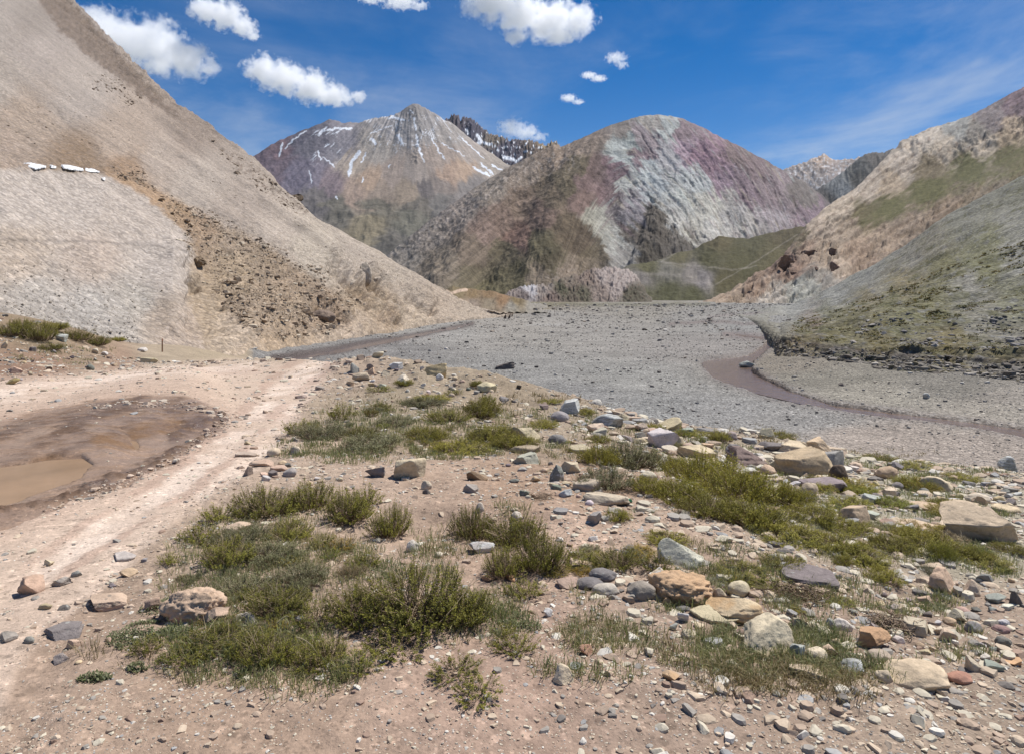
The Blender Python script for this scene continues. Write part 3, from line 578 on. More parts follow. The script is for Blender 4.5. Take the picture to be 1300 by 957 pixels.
hill('green_mound', [GM_FOOT, GM_CREST, [(x, y + 20, D * 1.2) for x, y, D in GM_CREST]], 735, 1140, 420, (150, 14), gm_disp, gm_col, M_side)
O_CREST = [(600, 384, 470), (640, 377, 480), (652, 367, 490), (668, 364, 495), (690, 362, 500), (705, 358, 500), (722, 352, 505), (742, 345, 510), (760, 341, 510), (780, 340, 510), (798, 342, 510), (808, 350, 500), (818, 364, 490), (830, 384, 480)]
def om_disp(G, px, py):
    G = G.copy(); G[..., 2] += 3.2 * (ridged(px / 13, py / 13, 0, 5, seed=115) - .45) + 1.2 * fbm(px / 3, py / 3, 0, 3, seed=116); return G
def om_col(G, px, py):
    c = paint(px + 4 * fbm(px / 8, py / 8, 0, 3, seed=117), py, [(650, 372, 150, 130, 118), (672, 368, 176, 170, 172), (665, 374, 120, 104, 98), (690, 368, 150, 132, 118), (720, 360, 130, 112, 92), (715, 365, 96, 92, 62), (745, 352, 140, 116, 98), (770, 348, 172, 152, 140), (790, 352, 178, 158, 146), (785, 365, 170, 150, 138), (760, 372, 150, 128, 112), (740, 374, 104, 96, 70), (700, 380, 128, 104, 90), (800, 374, 100, 92, 68), (650, 384, 130, 108, 92), (730, 384, 110, 96, 76)], 2.4, 10)
    lum = c.mean(-1, keepdims=True); c = c * .6 + lum * .4
    d = sstep(.2, .5, fbm(px / 3.5, py / 3, 0, 3, seed=118)) * .45
    c = c * (1 - d[..., None]) + d[..., None] * alb((100, 80, 72))
    return c, np.stack([px, py], -1)
hill('pink_outcrop', [[(x, 388, 440) for x, y, D in O_CREST], O_CREST, [(x, y + 16, D * 1.15) for x, y, D in O_CREST]], 604, 828, 320, (110, 12), om_disp, om_col, M_side)
H_CREST = [(540, 390, 330), (560, 369, 330), (575, 364, 335), (590, 366, 335), (610, 368, 335), (630, 371, 330), (648, 376, 325), (662, 380, 320), (676, 384.5, 310), (700, 390, 300)]
def th_disp(G, px, py):
    G = G.copy(); G[..., 2] += .9 * fbm(px / 10, py / 5, 0, 4, seed=119); return G
def th_col(G, px, py):
    c = paint(px, py, [(580, 370, 124, 110, 84), (600, 375, 132, 112, 84), (620, 374, 126, 104, 78), (640, 380, 134, 108, 82), (655, 382, 120, 104, 76), (620, 384, 130, 118, 100), (600, 384, 140, 126, 112), (650, 388, 140, 134, 122), (680, 388, 142, 136, 126)], 2.2, 8)
    c = c * (1 + .22 * fbm((px - py) / 4, py / 4, 0, 4, seed=120))[..., None]
    for pts, w in (([(566, 369), (572, 373), (584, 369), (592, 368)], 2.0), ([(584, 381), (594, 386), (600, 394), (640, 404)], 2.0)):
        s = .85 * sstep(w * 1.3, w * .6, line_d(px, py, pts))
        c = c * (1 - s[..., None]) + s[..., None] * alb((205, 180, 158))
    return c, np.stack([px, py], -1)
hill('tan_hillock', [[(x, 397, 215) for x, y, D in H_CREST], [(x, max(386, y + 6), 270) for x, y, D in H_CREST], H_CREST, [(x, y + 16, D * 1.2) for x, y, D in H_CREST]], 545, 695, 240, (40, 60, 10), th_disp, th_col, M_side)
# ================================================================== the ground: bank, road, river plain as one sheet
GP = []   # (px, D, z)
def gv(px, py, D): GP.append((px, D, EYE + (HY - py) / F * D))
def gz(px, D, z): GP.append((px, D, z))
for p in [(-400, 957, 2.5), (0, 957, 2.48), (300, 957, 2.47), (650, 957, 2.47), (1000, 957, 2.5), (1300, 957, 2.6), (1700, 957, 2.9),
          (-400, 867, 2.95), (0, 867, 2.92), (300, 867, 2.9), (650, 867, 2.9), (1000, 867, 2.95), (1290, 867, 3.1), (1700, 867, 3.4),
          (-400, 700, 4.6), (0, 700, 4.6), (150, 700, 4.6), (330, 700, 4.5), (500, 700, 4.5), (650, 700, 4.55), (820, 720, 4.3), (1000, 740, 4.1), (1150, 740, 4.4), (1290, 740, 4.7),
          (-400, 600, 7.2), (0, 600, 7.2), (150, 600, 7.2), (300, 600, 7.1), (400, 600, 7.0), (520, 600, 6.9), (650, 600, 7.2), (700, 650, 5.4), (860, 640, 5.9), (1000, 640, 6.7), (1150, 660, 6.7), (1290, 680, 6.1), (1700, 700, 6.5),
          (1000, 580, 13.0), (1150, 600, 12.0), (1290, 622, 10.4), (830, 565, 12.0), (920, 570, 12.8),
          (-400, 530, 12.5), (0, 530, 12.5), (150, 530, 12.3), (300, 530, 12.2), (390, 530, 12.0), (500, 540, 11.0), (600, 560, 9.4), (720, 560, 10.2),
          (-400, 490, 17), (0, 492, 17), (150, 490, 18.5), (270, 480, 22), (350, 480, 24), (400, 470, 30), (550, 500, 16), (450, 480, 21), (640, 520, 14.5), (500, 458, 26.5), (560, 470, 25), (430, 462, 33),
          (-400, 462, 24), (0, 470, 22.5), (60, 462, 26), (100, 470, 27), (150, 466, 32), (200, 462, 37), (280, 459, 41), (330, 460, 44), (380, 459, 42),
          (-400, 420, 33), (0, 440, 33), (60, 438, 36), (100, 441, 39), (140, 444, 43), (0, 408, 39), (60, 412, 42), (110, 422, 46), (150, 434, 50), (206, 447, 52), (260, 446, 58), (320, 448, 67),
          (640, 490, 22), (700, 502, 20.5), (760, 518, 19), (830, 538, 17.3), (910, 552, 16.8), (1000, 562, 16.4), (1150, 590, 15.4), (1300, 606, 14.8), (1700, 640, 13.5)]:
    gv(*p)
for px, D, z in [(330, 56, .7), (420, 46, .9), (500, 36, 1.0), (560, 33, 1.0), (640, 29, .8), (700, 27, .7), (760, 25, .7), (830, 23, .7), (910, 22, .7), (1000, 21, .8), (1150, 19.5, 1.0), (1300, 18.5, 1.1), (1700, 17, 1.2),
                 (330, 66, .05), (420, 58, .05), (500, 46, .1), (640, 36, .1), (760, 31, .15), (900, 28, .2), (1000, 26.5, .25), (1150, 25, .35), (1300, 24, .4), (1700, 22, .5),
                 (420, 75, 0), (640, 55, .05), (760, 42, .05), (900, 36, .05), (1000, 33, .08), (1150, 31, .1), (1300, 29, .12), (1700, 27, .2),
                 (500, 100, 0), (640, 80, 0), (800, 60, 0), (900, 52, 0), (1000, 46, .02), (1080, 43, .06), (1150, 40, .1), (1300, 36, .12), (1700, 30, .2),
                 (1010, 55, .3), (1100, 50, .45), (1200, 46, .55), (1300, 42.5, .6), (1700, 35, .6), (1010, 66, .75), (1100, 58, .85), (1200, 52, .9), (1300, 47.5, .95), (1700, 38, .9), (980, 66, .35), (950, 75, .1),
                 (600, 150, 0), (700, 120, 0), (800, 100, 0), (900, 90, 0), (1000, 120, .1), (700, 250, 0), (800, 220, 0), (900, 200, 0), (1000, 300, 0), (1200, 120, .5), (1300, 90, .5), (1700, 70, .5),
                 (0, 70, 2.5), (200, 80, 1.5), (-400, 60, 3.5), (400, 140, 0), (0, 200, 0), (-400, 200, 0), (1700, 200, 0), (650, 600, 0), (300, 600, 0), (1000, 600, 0), (650, 2500, 0), (0, 2500, 0), (1300, 2500, 0), (650, 9000, 0), (-400, 9000, 0), (1700, 9000, 0), (650, 30000, 0), (-400, 30000, 0), (1700, 30000, 0),
                 (-400, 1.0, 5.45), (0, 1.0, 5.4), (650, 1.0, 5.38), (1300, 1.0, 5.35), (1700, 1.0, 5.3)]:
    gz(px, D, z)
GP = np.array(GP)
_u = (GP[:, 0] - CX) / F; _l = np.log(GP[:, 1]); _z = GP[:, 2]
def _phi(r2): return 0.5 * r2 * np.log(r2 + 1e-12)
_n = len(GP)
_A = np.zeros((_n + 3, _n + 3))
_A[:_n, :_n] = _phi((_u[:, None] - _u) ** 2 + (_l[:, None] - _l) ** 2) + np.eye(_n) * 2e-4
_A[:_n, _n:] = np.stack([np.ones(_n), _u, _l], 1); _A[_n:, :_n] = _A[:_n, _n:].T
_w = np.linalg.solve(_A, np.concatenate([_z, [0, 0, 0]]))
def tps(u, l):
    z = _w[_n] + _w[_n + 1] * u + _w[_n + 2] * l
    for i in range(_n):
        z = z + _w[i] * _phi((u - _u[i]) ** 2 + (l - _l[i]) ** 2)
    return z
us = np.concatenate([np.linspace(-1.5, -.80, 40)[:-1], np.linspace(-.80, .80, 900), np.linspace(.80, 1.5, 40)[1:]])
ls = np.concatenate([np.linspace(math.log(.7), math.log(2.2), 30)[:-1], np.linspace(math.log(2.2), math.log(130), 720), np.linspace(math.log(130), math.log(11000), 100)[1:]])
UU, LL = np.meshgrid(us, ls)
DD = np.exp(LL); XX = UU * DD
ZB = tps(UU, LL)
ZB = np.where(DD > 140, ZB * np.exp(-(LL - math.log(140)) * 2.5), ZB)
PX = CX + F * UU; PY = HY - F * (ZB - EYE) / DD
LIP = np.interp(PX, [-500, 320, 335, 420, 500, 560, 640, 700, 760, 830, 910, 1000, 1150, 1300, 1700], [70, 68, 48, 41, 32, 30, 25.5, 24, 22, 20, 19.4, 19, 17.6, 17, 15.5])
NEAR = sstep(1.06, .94, DD / LIP + .04 * perlin(XX / 1.2, DD / 1.2, 0, 3))

ROAD = [(-300, 512), (0, 482), (100, 474), (200, 466), (280, 459), (420, 455), (432, 464), (410, 490), (385, 515), (372, 545), (352, 570), (330, 588), (285, 612), (235, 650), (180, 692), (110, 760), (60, 800), (20, 845), (-20, 960), (-300, 1200)]
MUD = [(-300, 560), (0, 541), (50, 527), (110, 518), (180, 512), (240, 514), (272, 521), (293, 532), (284, 543), (262, 556), (236, 575), (196, 596), (150, 616), (118, 629), (60, 647), (0, 668), (-300, 760)]
PUD = {'a': [(-80, 602), (-20, 594), (20, 590), (62, 583), (104, 581), (117, 589), (104, 600), (66, 612), (20, 626), (-30, 640), (-80, 655)],
       'b': [(114, 569), (130, 561), (158, 558), (174, 560), (176, 566), (152, 573), (124, 575)],
       'c': [(162, 552), (186, 543), (214, 537), (232, 535), (231, 541), (216, 549), (190, 556), (168, 559)]}
wob = 5 * fbm(XX * 1.6, DD * 1.6, 0, 4, seed=130)
wy = wob * np.clip(DD / 7, .2, 1.0) ** -0.5
# metre-space wobble expressed in rows: far rows are squeezed
sq = np.clip((PY - HY) / 230, .12, 2)
def near_mask(poly, soft, wamp=1.0):
    return sstep(-soft, soft, poly_sd(PX + wamp * wob * 1.4, PY + wamp * wob * sq, poly)) * NEAR
road = near_mask(ROAD, 10); mud = near_mask(MUD, 2.2, 1.3)
pud = {k: near_mask(p, 3, .5) for k, p in PUD.items()}

Z = ZB.copy()
n_s = fbm(XX / 1.5, DD / 1.5, 0, 5, seed=131); n_f = fbm(XX / .28, DD / .28, 0, 4, seed=132); n_l = fbm(XX / 5, DD / 5, 0, 4, seed=133)
nearD = sstep(60, 25, DD)
Z += NEAR * nearD * (1 - road) * (.06 * n_s + .08 * n_l * sstep(2.5, 8, DD) + .024 * n_f)
mound = NEAR * np.exp(-(line_d(PX, PY, [(440, 470), (520, 462), (600, 480), (660, 500)]) / 26) ** 2)
Z += mound * (.22 * fbm(XX / 1.1, DD / 1.1, 0, 4, seed=134))
# small eroded step across the middle of the bank
st = sstep(-6, 6, PY - (638 + .06 * (PX - 400) + 8 * perlin(XX / 1.5, .4, 0, 5))) * np.exp(-((PX - 560) / 190) ** 2) * NEAR
Z += -.07 * st * np.exp(-((PY - 660) / 40) ** 2)
# road: shallow ruts that follow it
rc = np.array([(-200, 520), (60, 492), (200, 474), (330, 464)]); rc2 = np.array([(0, 760), (120, 680), (230, 610), (310, 545), (360, 490), (400, 462)]); rc3 = np.array([(60, 800), (200, 690), (320, 590), (368, 520), (410, 462)])
rut = sum(np.exp(-(line_d(PX + wob, PY + wob * sq, c) / (7 * np.clip(sq * 3, .5, 2.2))) ** 2) for c in (rc, rc2, rc3))
Z += road * (-.02 * rut + .012 * n_f + .02 * n_s)
Z -= .05 * mud
TR = [[(72, 563), (110, 545), (150, 526), (192, 506)], [(218, 553), (250, 538), (294, 526)], [(-40, 600), (60, 572), (130, 552), (200, 533), (250, 524)], [(0, 560), (60, 541), (150, 520)], [(40, 640), (150, 605), (250, 560)], [(-120, 640), (0, 606), (140, 560), (284, 528)], [(-120, 600), (0, 566), (120, 538), (230, 518)], [(-100, 670), (60, 630), (190, 584), (270, 545)]]
dm = np.zeros_like(Z)
for i, t in enumerate(TR):
    dm += (1, 1, .5, .5, .4, .6, .6, .6)[i] * np.exp(-(line_d(PX + wob * 1.5, PY + wob * .9 * sq, t) / (6.5 if i < 2 else 6)) ** 2)
Z += mud * (.075 * dm * (.5 + n_f) + .012 * fbm(XX / .12, DD / .12, 0, 3, seed=135))
PLEV = {}; PMEAN = {}
for k, m in pud.items():
    core = m > .5
    wgt = near_mask(PUD[k], 22, .3)
    # plane through the puddle's own ground, kept level
    lev = float(np.mean(ZB[core])) - .05
    PLEV[k] = lev; PMEAN[k] = lev + .05
    Z = Z * (1 - wgt) + wgt * (lev + .012 + .035 * np.maximum(fbm(XX / .5, DD / .5, 0, 4, seed=136), -.3) + mud * .03 * dm)
    Z = Z * (1 - m) + m * (lev - .03 + .02 * n_f)

for k, m in pud.items():
    ring = sstep(-80, -14, poly_sd(PX, PY, PUD[k])) * NEAR * (1 - m)
    Z = np.where(m < .5, np.maximum(Z, Z * (1 - ring) + ring * (PLEV[k] + .010 + .012 * n_f)), Z)
# river channel
RIVER = [(1420, 552), (1300, 542), (1240, 534), (1182, 526.5), (1120, 520), (1057, 513), (1003, 494.5), (985, 485), (966, 476), (955, 468), (957, 458), (966, 450), (974, 444), (986, 437), (990, 430), (968, 427), (934, 423.5), (932, 425.5), (960, 429), (974, 432), (966, 440), (950, 450), (930, 454), (900, 457.5), (893, 461), (896, 470), (906, 479), (926, 488), (962, 499), (1019, 512.5), (1060, 520.5), (1100, 526), (1160, 532), (1230, 541), (1300, 556), (1420, 572)]
BROOK = [(322, 461.5), (345, 453), (380, 447.5), (430, 440.5), (470, 434), (510, 428), (560, 419), (600, 410.5), (600, 411.6), (560, 421), (520, 429), (475, 438.5), (440, 446), (400, 452), (372, 457), (350, 463)]
FAR = 1 - NEAR
rv = sstep(-.6, 1.6, poly_sd(PX + .8 * wob, PY + .25 * wob * sq, RIVER)) * FAR * sstep(22, 26, DD)
bk = sstep(-1.0, 1.2, poly_sd(PX, PY, BROOK)) * FAR
bed = FAR * sstep(160, 120, DD)
Z += bed * (.20 * fbm(XX / 8, DD / 6, 0, 5, seed=137) + .05 * fbm(XX / .9, DD / .9, 0, 4, seed=138))
Z = Z * (1 - rv) + rv * (-.30); Z = Z * (1 - bk) + bk * (-.22)
RLEV, BLEV = -.06, -.06

# --- colours of the ground itself
def blend(c, m, rgb): return c * (1 - m[..., None]) + m[..., None] * alb(rgb)
NPTS = [(60, 850, 184, 156, 138), (300, 880, 178, 150, 132), (650, 860, 182, 152, 136), (900, 860, 178, 152, 136), (1200, 870, 168, 146, 130), (640, 660, 190, 160, 142), (470, 620, 194, 166, 148), (720, 680, 196, 166, 148), (850, 660, 190, 162, 144), (760, 615, 172, 142, 122), (650, 620, 176, 146, 126), (560, 620, 186, 158, 140),
        (700, 800, 184, 154, 138), (800, 790, 180, 154, 138), (960, 760, 176, 148, 132), (1100, 780, 172, 146, 130), (1200, 620, 178, 166, 148), (1100, 600, 178, 166, 148), (1240, 680, 176, 164, 146), (1050, 640, 174, 160, 142), (900, 570, 172, 154, 136), (700, 540, 170, 150, 132), (560, 470, 176, 156, 136), (450, 470, 184, 160, 142), (500, 520, 160, 142, 122), (620, 500, 166, 146, 126), (400, 600, 192, 166, 148),
        (330, 640, 190, 164, 146), (60, 462, 158, 126, 108), (150, 462, 168, 138, 120), (20, 480, 158, 126, 108), (60, 430, 150, 130, 108), (110, 450, 160, 136, 116), (200, 450, 178, 158, 138), (280, 450, 178, 158, 136), (320, 450, 172, 152, 130), (1250, 800, 172, 148, 132)]
FPTS = [(700, 400, 160, 157, 152), (560, 416, 160, 158, 154), (480, 445, 140, 138, 136), (640, 475, 148, 147, 144), (800, 480, 150, 149, 145), (900, 440, 152, 148, 144), (1120, 556, 164, 154, 145), (1220, 572, 164, 154, 145), (1020, 535, 150, 148, 145), (1100, 500, 160, 155, 144), (1250, 520, 162, 156, 146), (1200, 492, 136, 132, 124), (1060, 480, 136, 132, 122), (990, 462, 140, 133, 122),
        (960, 410, 150, 150, 148), (690, 387, 146, 138, 122), (820, 389, 152, 148, 140), (620, 406, 160, 156, 150), (900, 400, 152, 150, 146), (760, 420, 156, 153, 148), (720, 500, 146, 145, 143), (840, 520, 148, 148, 146), (930, 520, 150, 149, 147), (1290, 505, 150, 144, 136), (650, 392, 158, 150, 138)]
cn = paint(PX + 2 * wob, PY + 2 * wob * sq, NPTS, 2, 300, 1, 1.6)
cf = paint(PX + 20 * fbm(XX / 9, DD / 14, 0, 3, seed=141), PY + 4 * fbm(XX / 8, DD / 14, 0, 3, seed=142), FPTS, 2, 40, .5, 2.0)
cn = cn * np.array([.845, .88, .845]) * (1 + .15 * n_s + .13 * n_f + .08 * n_l)[..., None]
cn = blend(cn, road * .92, (203, 180, 160))
cn = blend(cn, road * np.clip(rut, 0, 1) * sstep(-.4, .2, n_s) * .85, (228, 208, 190))
cn = blend(cn, road * sstep(.15, .5, np.exp(-((line_d(PX + wob, PY + wob * sq, rc2) - 17) / 7) ** 2) * (.5 + n_s)) * .5, (172, 142, 124))
cn = blend(cn, road * sstep(.1, .5, n_l + .3 * n_s) * .45, (184, 158, 140))
damp = near_mask([(-300, 545), (0, 520), (100, 503), (190, 494), (260, 500), (300, 520), (300, 545), (200, 610), (60, 665), (-300, 800)], 22)
cn = blend(cn, damp * .35, (168, 138, 118))
cn = blend(cn, mud * .95, (154, 128, 108))
cn = blend(cn, mud * sstep(-.1, .5, n_s + .4 * n_f) * .5, (172, 146, 124))
cn = blend(cn, mud * np.clip(1.5 * dm * (.7 + n_f), 0, 1) * .9, (100, 78, 62))
for k in pud: cn = blend(cn, pud[k] * .8, (128, 98, 70))
n_b = fbm(XX / 2.0, DD / 2.6, 0, 5, seed=143)
cf = cf * np.array([1.09, 1.06, 1.02]) * (1 + .14 * n_b + .12 * fbm(XX / .5, DD / .6, 0, 3, seed=144) * sstep(120, 60, DD))[..., None]
cf = cf * (1 + .26 * fbm(UU * 7 + .8 * LL, LL * 22, 0, 5, seed=145) * sstep(25, 50, DD))[..., None]
for pts, w, rgb, a in (([(430, 447), (490, 436), (570, 424)], 2.0, (178, 172, 166), .7), ([(640, 402), (720, 399), (800, 405)], 1.6, (150, 146, 140), .3), ([(668, 413), (720, 412)], 1.2, (186, 182, 176), .6), ([(850, 412), (900, 408), (990, 413), (1030, 405)], 2.2, (126, 110, 106), .6), ([(900, 402), (960, 398), (1020, 399)], 1.6, (150, 136, 132), .5), ([(920, 424), (985, 430)], 4, (136, 118, 112), .6), ([(640, 385), (760, 387), (900, 386)], 2.2, (110, 108, 78), .5)):
    m = np.exp(-(line_d(PX, PY + 1.5 * perlin(PX / 14, .3, 0, 8), pts) / w) ** 2) * a * FAR
    cf = blend(cf, m, rgb)
wet = np.clip(sstep(-9, 1, poly_sd(PX, PY, RIVER)) - rv, 0, 1) * FAR
cf = blend(cf, wet * .55, (116, 102, 94)); cf = blend(cf, rv, (112, 92, 86))
cf = blend(cf, sstep(-5, .5, poly_sd(PX, PY, BROOK)) * FAR * .85, (96, 84, 80))
# lip of the bank: soil falling to the river plain
C = cn * NEAR[..., None] + cf * FAR[..., None]
me = mesh_np('ground', np.stack([XX, DD, Z], -1).reshape(-1, 3), grid_faces(len(ls), len(us)), np.clip(C, .01, .8).reshape(-1, 3), np.stack([XX, DD], -1).reshape(-1, 2))

def ground_mat():
    t = NT('ground')
    co = t.new('ShaderNodeTexCoord').outputs['Object']
    base = t.new('ShaderNodeAttribute', attribute_name='Col').outputs['Color']
    fa = t.new('ShaderNodeAttribute', attribute_name='Flow').outputs['Vector']   # x: across, y: away, z: stone cover
    sx = t.new('ShaderNodeSeparateXYZ'); t.l.new(fa, sx.inputs[0])
    stone = sx.outputs[2]
    f = t.rng(t.noise(co, 9, 6, .65), .25, .75, .82, 1.18)
    f = t.math('MULTIPLY', f, t.rng(t.noise(co, 60, 4, .6), .25, .75, .84, 1.16))
    f = t.math('MULTIPLY', f, t.rng(t.noise(co, 1.3, 4, .6), .3, .7, .92, 1.08))
    # loose grit everywhere, larger cobbles on the river plain
    for sc, am, gate in ((55, .35, None), (18, .35, None), (9, .45, stone), (4.2, .22, stone)):
        v = t.voro(co, sc)
        sp = t.new('ShaderNodeSeparateColor'); t.l.new(v.outputs['Color'], sp.inputs[0])
        show = t.rng(sp.outputs[2], .45, .6, 0, 1) if gate is None else t.rng(sp.outputs[2], .15, .3, 0, 1)
        k = t.math('MULTIPLY', show, t.rng(v.outputs['Distance'], .3, .55, 1, 0, True))
        if gate is not None: k = t.math('MULTIPLY', k, gate)
        tone = t.rng(t.math('POWER', sp.outputs[0], 1.6), 0, 1, 1 - am, 1 + am * 1.5)
        f = t.math('MULTIPLY', f, t.math('ADD', 1.0, t.math('MULTIPLY', k, t.math('SUBTRACT', tone, 1.0))))
        if gate is not None:
            e = t.math('MULTIPLY', gate, t.rng(v.outputs['Distance'], .5, .7, 0, .28, True))
            f = t.math('MULTIPLY', f, t.math('SUBTRACT', 1.0, e))
    t.put(t.b.inputs['Base Color'], t.scalec(base, f))
    wet = t.new('ShaderNodeAttribute', attribute_name='Wet').outputs['Fac']
    wn = t.math('MULTIPLY', wet, t.rng(t.noise(co, 2.6, 4, .6), .36, .60, .1, 1, True))
    t.put(t.b.inputs['Roughness'], t.rng(wn, 0, 1, .95, .24)); t.put(t.b.inputs['Specular IOR Level'], t.rng(wn, 0, 1, .15, .5))
    nrm = t.bump(t.noise(co, 14, 6, .68), .55, .03)
    nrm = t.bump(t.noise(co, 70, 4, .6), .45, .008, nrm)
    v = t.voro(co, 4.2); nrm = t.bump(t.math('MULTIPLY', stone, t.rng(v.outputs['Distance'], 0, .7, 1, 0)), .6, .10, nrm)
    t.l.new(nrm, t.b.inputs['Normal'])
    return t.m
fl = np.zeros((len(ls) * len(us), 3), np.float32); fl[:, 0] = XX.ravel(); fl[:, 1] = DD.ravel(); fl[:, 2] = (FAR * (1 - rv) * (1 - .6 * bk)).ravel()
me.attributes['Flow'].data.foreach_set('vector', fl.ravel())
wa = me.attributes.new('Wet', 'FLOAT', 'POINT'); wa.data.foreach_set('value', np.clip(mud * .9 + wet * .6 * FAR, 0, 1).astype(np.float32).ravel())
ground = tag(add('ground', me, ground_mat()), kind='structure')

# --- lookups
def _ui(u): return np.interp(u, us, np.arange(len(us)))
def ground_z(x, y):
    x = np.asarray(x, float); y = np.asarray(y, float)
    a = _ui(x / y); b = np.interp(np.log(y), ls, np.arange(len(ls)))
    i = np.clip(a.astype(int), 0, len(us) - 2); j = np.clip(b.astype(int), 0, len(ls) - 2); fa = a - i; fb = b - j
    return (Z[j, i] * (1 - fa) + Z[j, i + 1] * fa) * (1 - fb) + (Z[j + 1, i] * (1 - fa) + Z[j + 1, i + 1] * fa) * fb
def grid_at(A, x, y):
    a = np.clip(np.round(_ui(x / y)).astype(int), 0, len(us) - 1); b = np.clip(np.round(np.interp(np.log(y), ls, np.arange(len(ls)))).astype(int), 0, len(ls) - 1)
    return A[b, a]
def on_bank(px, p):
    """Keep what stands on the bank edge from landing on the river plain behind it."""
    lip = float(np.interp(px, [600, 640, 700, 760, 830, 910, 1000, 1150, 1300, 1700], [25, 23, 21.5, 19.8, 18, 17.4, 17, 15.9, 15.2, 14]))
    if p[1] <= lip: return p
    D = lip * .985; x = (px - CX) / F * D
    return np.array([x, D, float(ground_z(x, D))])
_slope = (Z - EYE) / DD
def hit(px, py, far=False):
    """First ground point under a line of sight."""
    u = (px - CX) / F; v = (HY - py) / F
    i = int(np.clip(round(float(_ui(u))), 0, len(us) - 1))
    s = _slope[:, i]
    ok = np.nonzero(s >= v)[0]
    ok = ok[ok > 25]
    j = ok[0] if len(ok) else len(ls) - 1
    D = math.exp(ls[j])
    if j > 0:
        t = (v - s[j - 1]) / (s[j] - s[j - 1] + 1e-9); D = math.exp(ls[j - 1] + min(max(t, 0), 1) * (ls[j] - ls[j - 1]))
    return np.array([u * D, D, EYE + v * D])
def hit_grid(G, px, py):
    """Nearest vertex of a hillside to a line of sight (front faces)."""
    X, Y = pix(G)
    d = (X - px) ** 2 + (Y - py) ** 2 + 1e-5 * G[..., 1]
    return G.reshape(-1, 3)[int(np.argmin(d))]

# --- water
def water_mat(name, rgb, rough, ripples):
    t = NT(name)
    co = t.new('ShaderNodeTexCoord').outputs['Object']
    n = t.noise(co, 1.4, 4, .6)
    t.put(t.b.inputs['Base Color'], t.mix(t.rng(n, .3, .7, 0, 1), (*alb(np.array(rgb) * .9), 1), (*alb(np.array(rgb) * 1.1), 1)))
    t.b.inputs['Roughness'].default_value = rough; t.b.inputs['IOR'].default_value = 1.33
    nrm = None
    for sc, st, di in ripples: nrm = t.bump(t.noise(t.mapv(co, (1, .55, 1)), sc, 4, .6), st, di, nrm)
    if nrm is not None: t.l.new(nrm, t.b.inputs['Normal'])
    return t.m
def water(name, poly, lev, mat, grow, z_of=None):
    P = []
    poly = np.array(poly, float); c = poly.mean(0)
    for x, y in poly:
        x, y = (x, y)
        D = (EYE - (lev if z_of is None else z_of)) * F / (y - HY); P.append(((x - CX) / F * D, D))
    bm = bmesh.new()
    vs = [bm.verts.new((x, y, lev)) for x, y in P]
    f = bm.faces.new(vs)
    if f.normal.z < 0: f.normal_flip()
    bmesh.ops.triangulate(bm, faces=[f])
    m = bpy.data.meshes.new(name); bm.to_mesh(m); bm.free()
    return tag(add(name, m, mat), kind='structure')
def widen(poly, a, b):
    sd_in = []
    poly = np.array(poly, float); n = len(poly); out = []
    area = sum(poly[i][0] * poly[(i + 1) % n][1] - poly[(i + 1) % n][0] * poly[i][1] for i in range(n))
    s = 1 if area > 0 else -1
    for i in range(n):
        t = poly[(i + 1) % n] - poly[i - 1]; nn = np.array([t[1], -t[0]]) * s; nn /= np.linalg.norm(nn) + 1e-9
        out.append(poly[i] + nn * np.array([a, b]))
    return out
M_river = water_mat('silty_water', (120, 101, 88), .12, ((2.2, .6, .08), (7, .5, .04)))
M_river.node_tree.nodes['Principled BSDF'].inputs['Specular IOR Level'].default_value = .45
M_puddle = water_mat('muddy_water', (152, 124, 98), .05, ((2.5, .08, .01),))
water('river', widen(RIVER, 2, .8), RLEV, M_river, 0)
water('brook', widen(BROOK, 2, 1.2), BLEV, water_mat('dark_water', (104, 92, 88), .2, ((3, .5, .04),)), 0)
for k in PUD: water('puddle', widen(PUD[k], 8, 4.5), PLEV[k], M_puddle, 0, PMEAN[k])
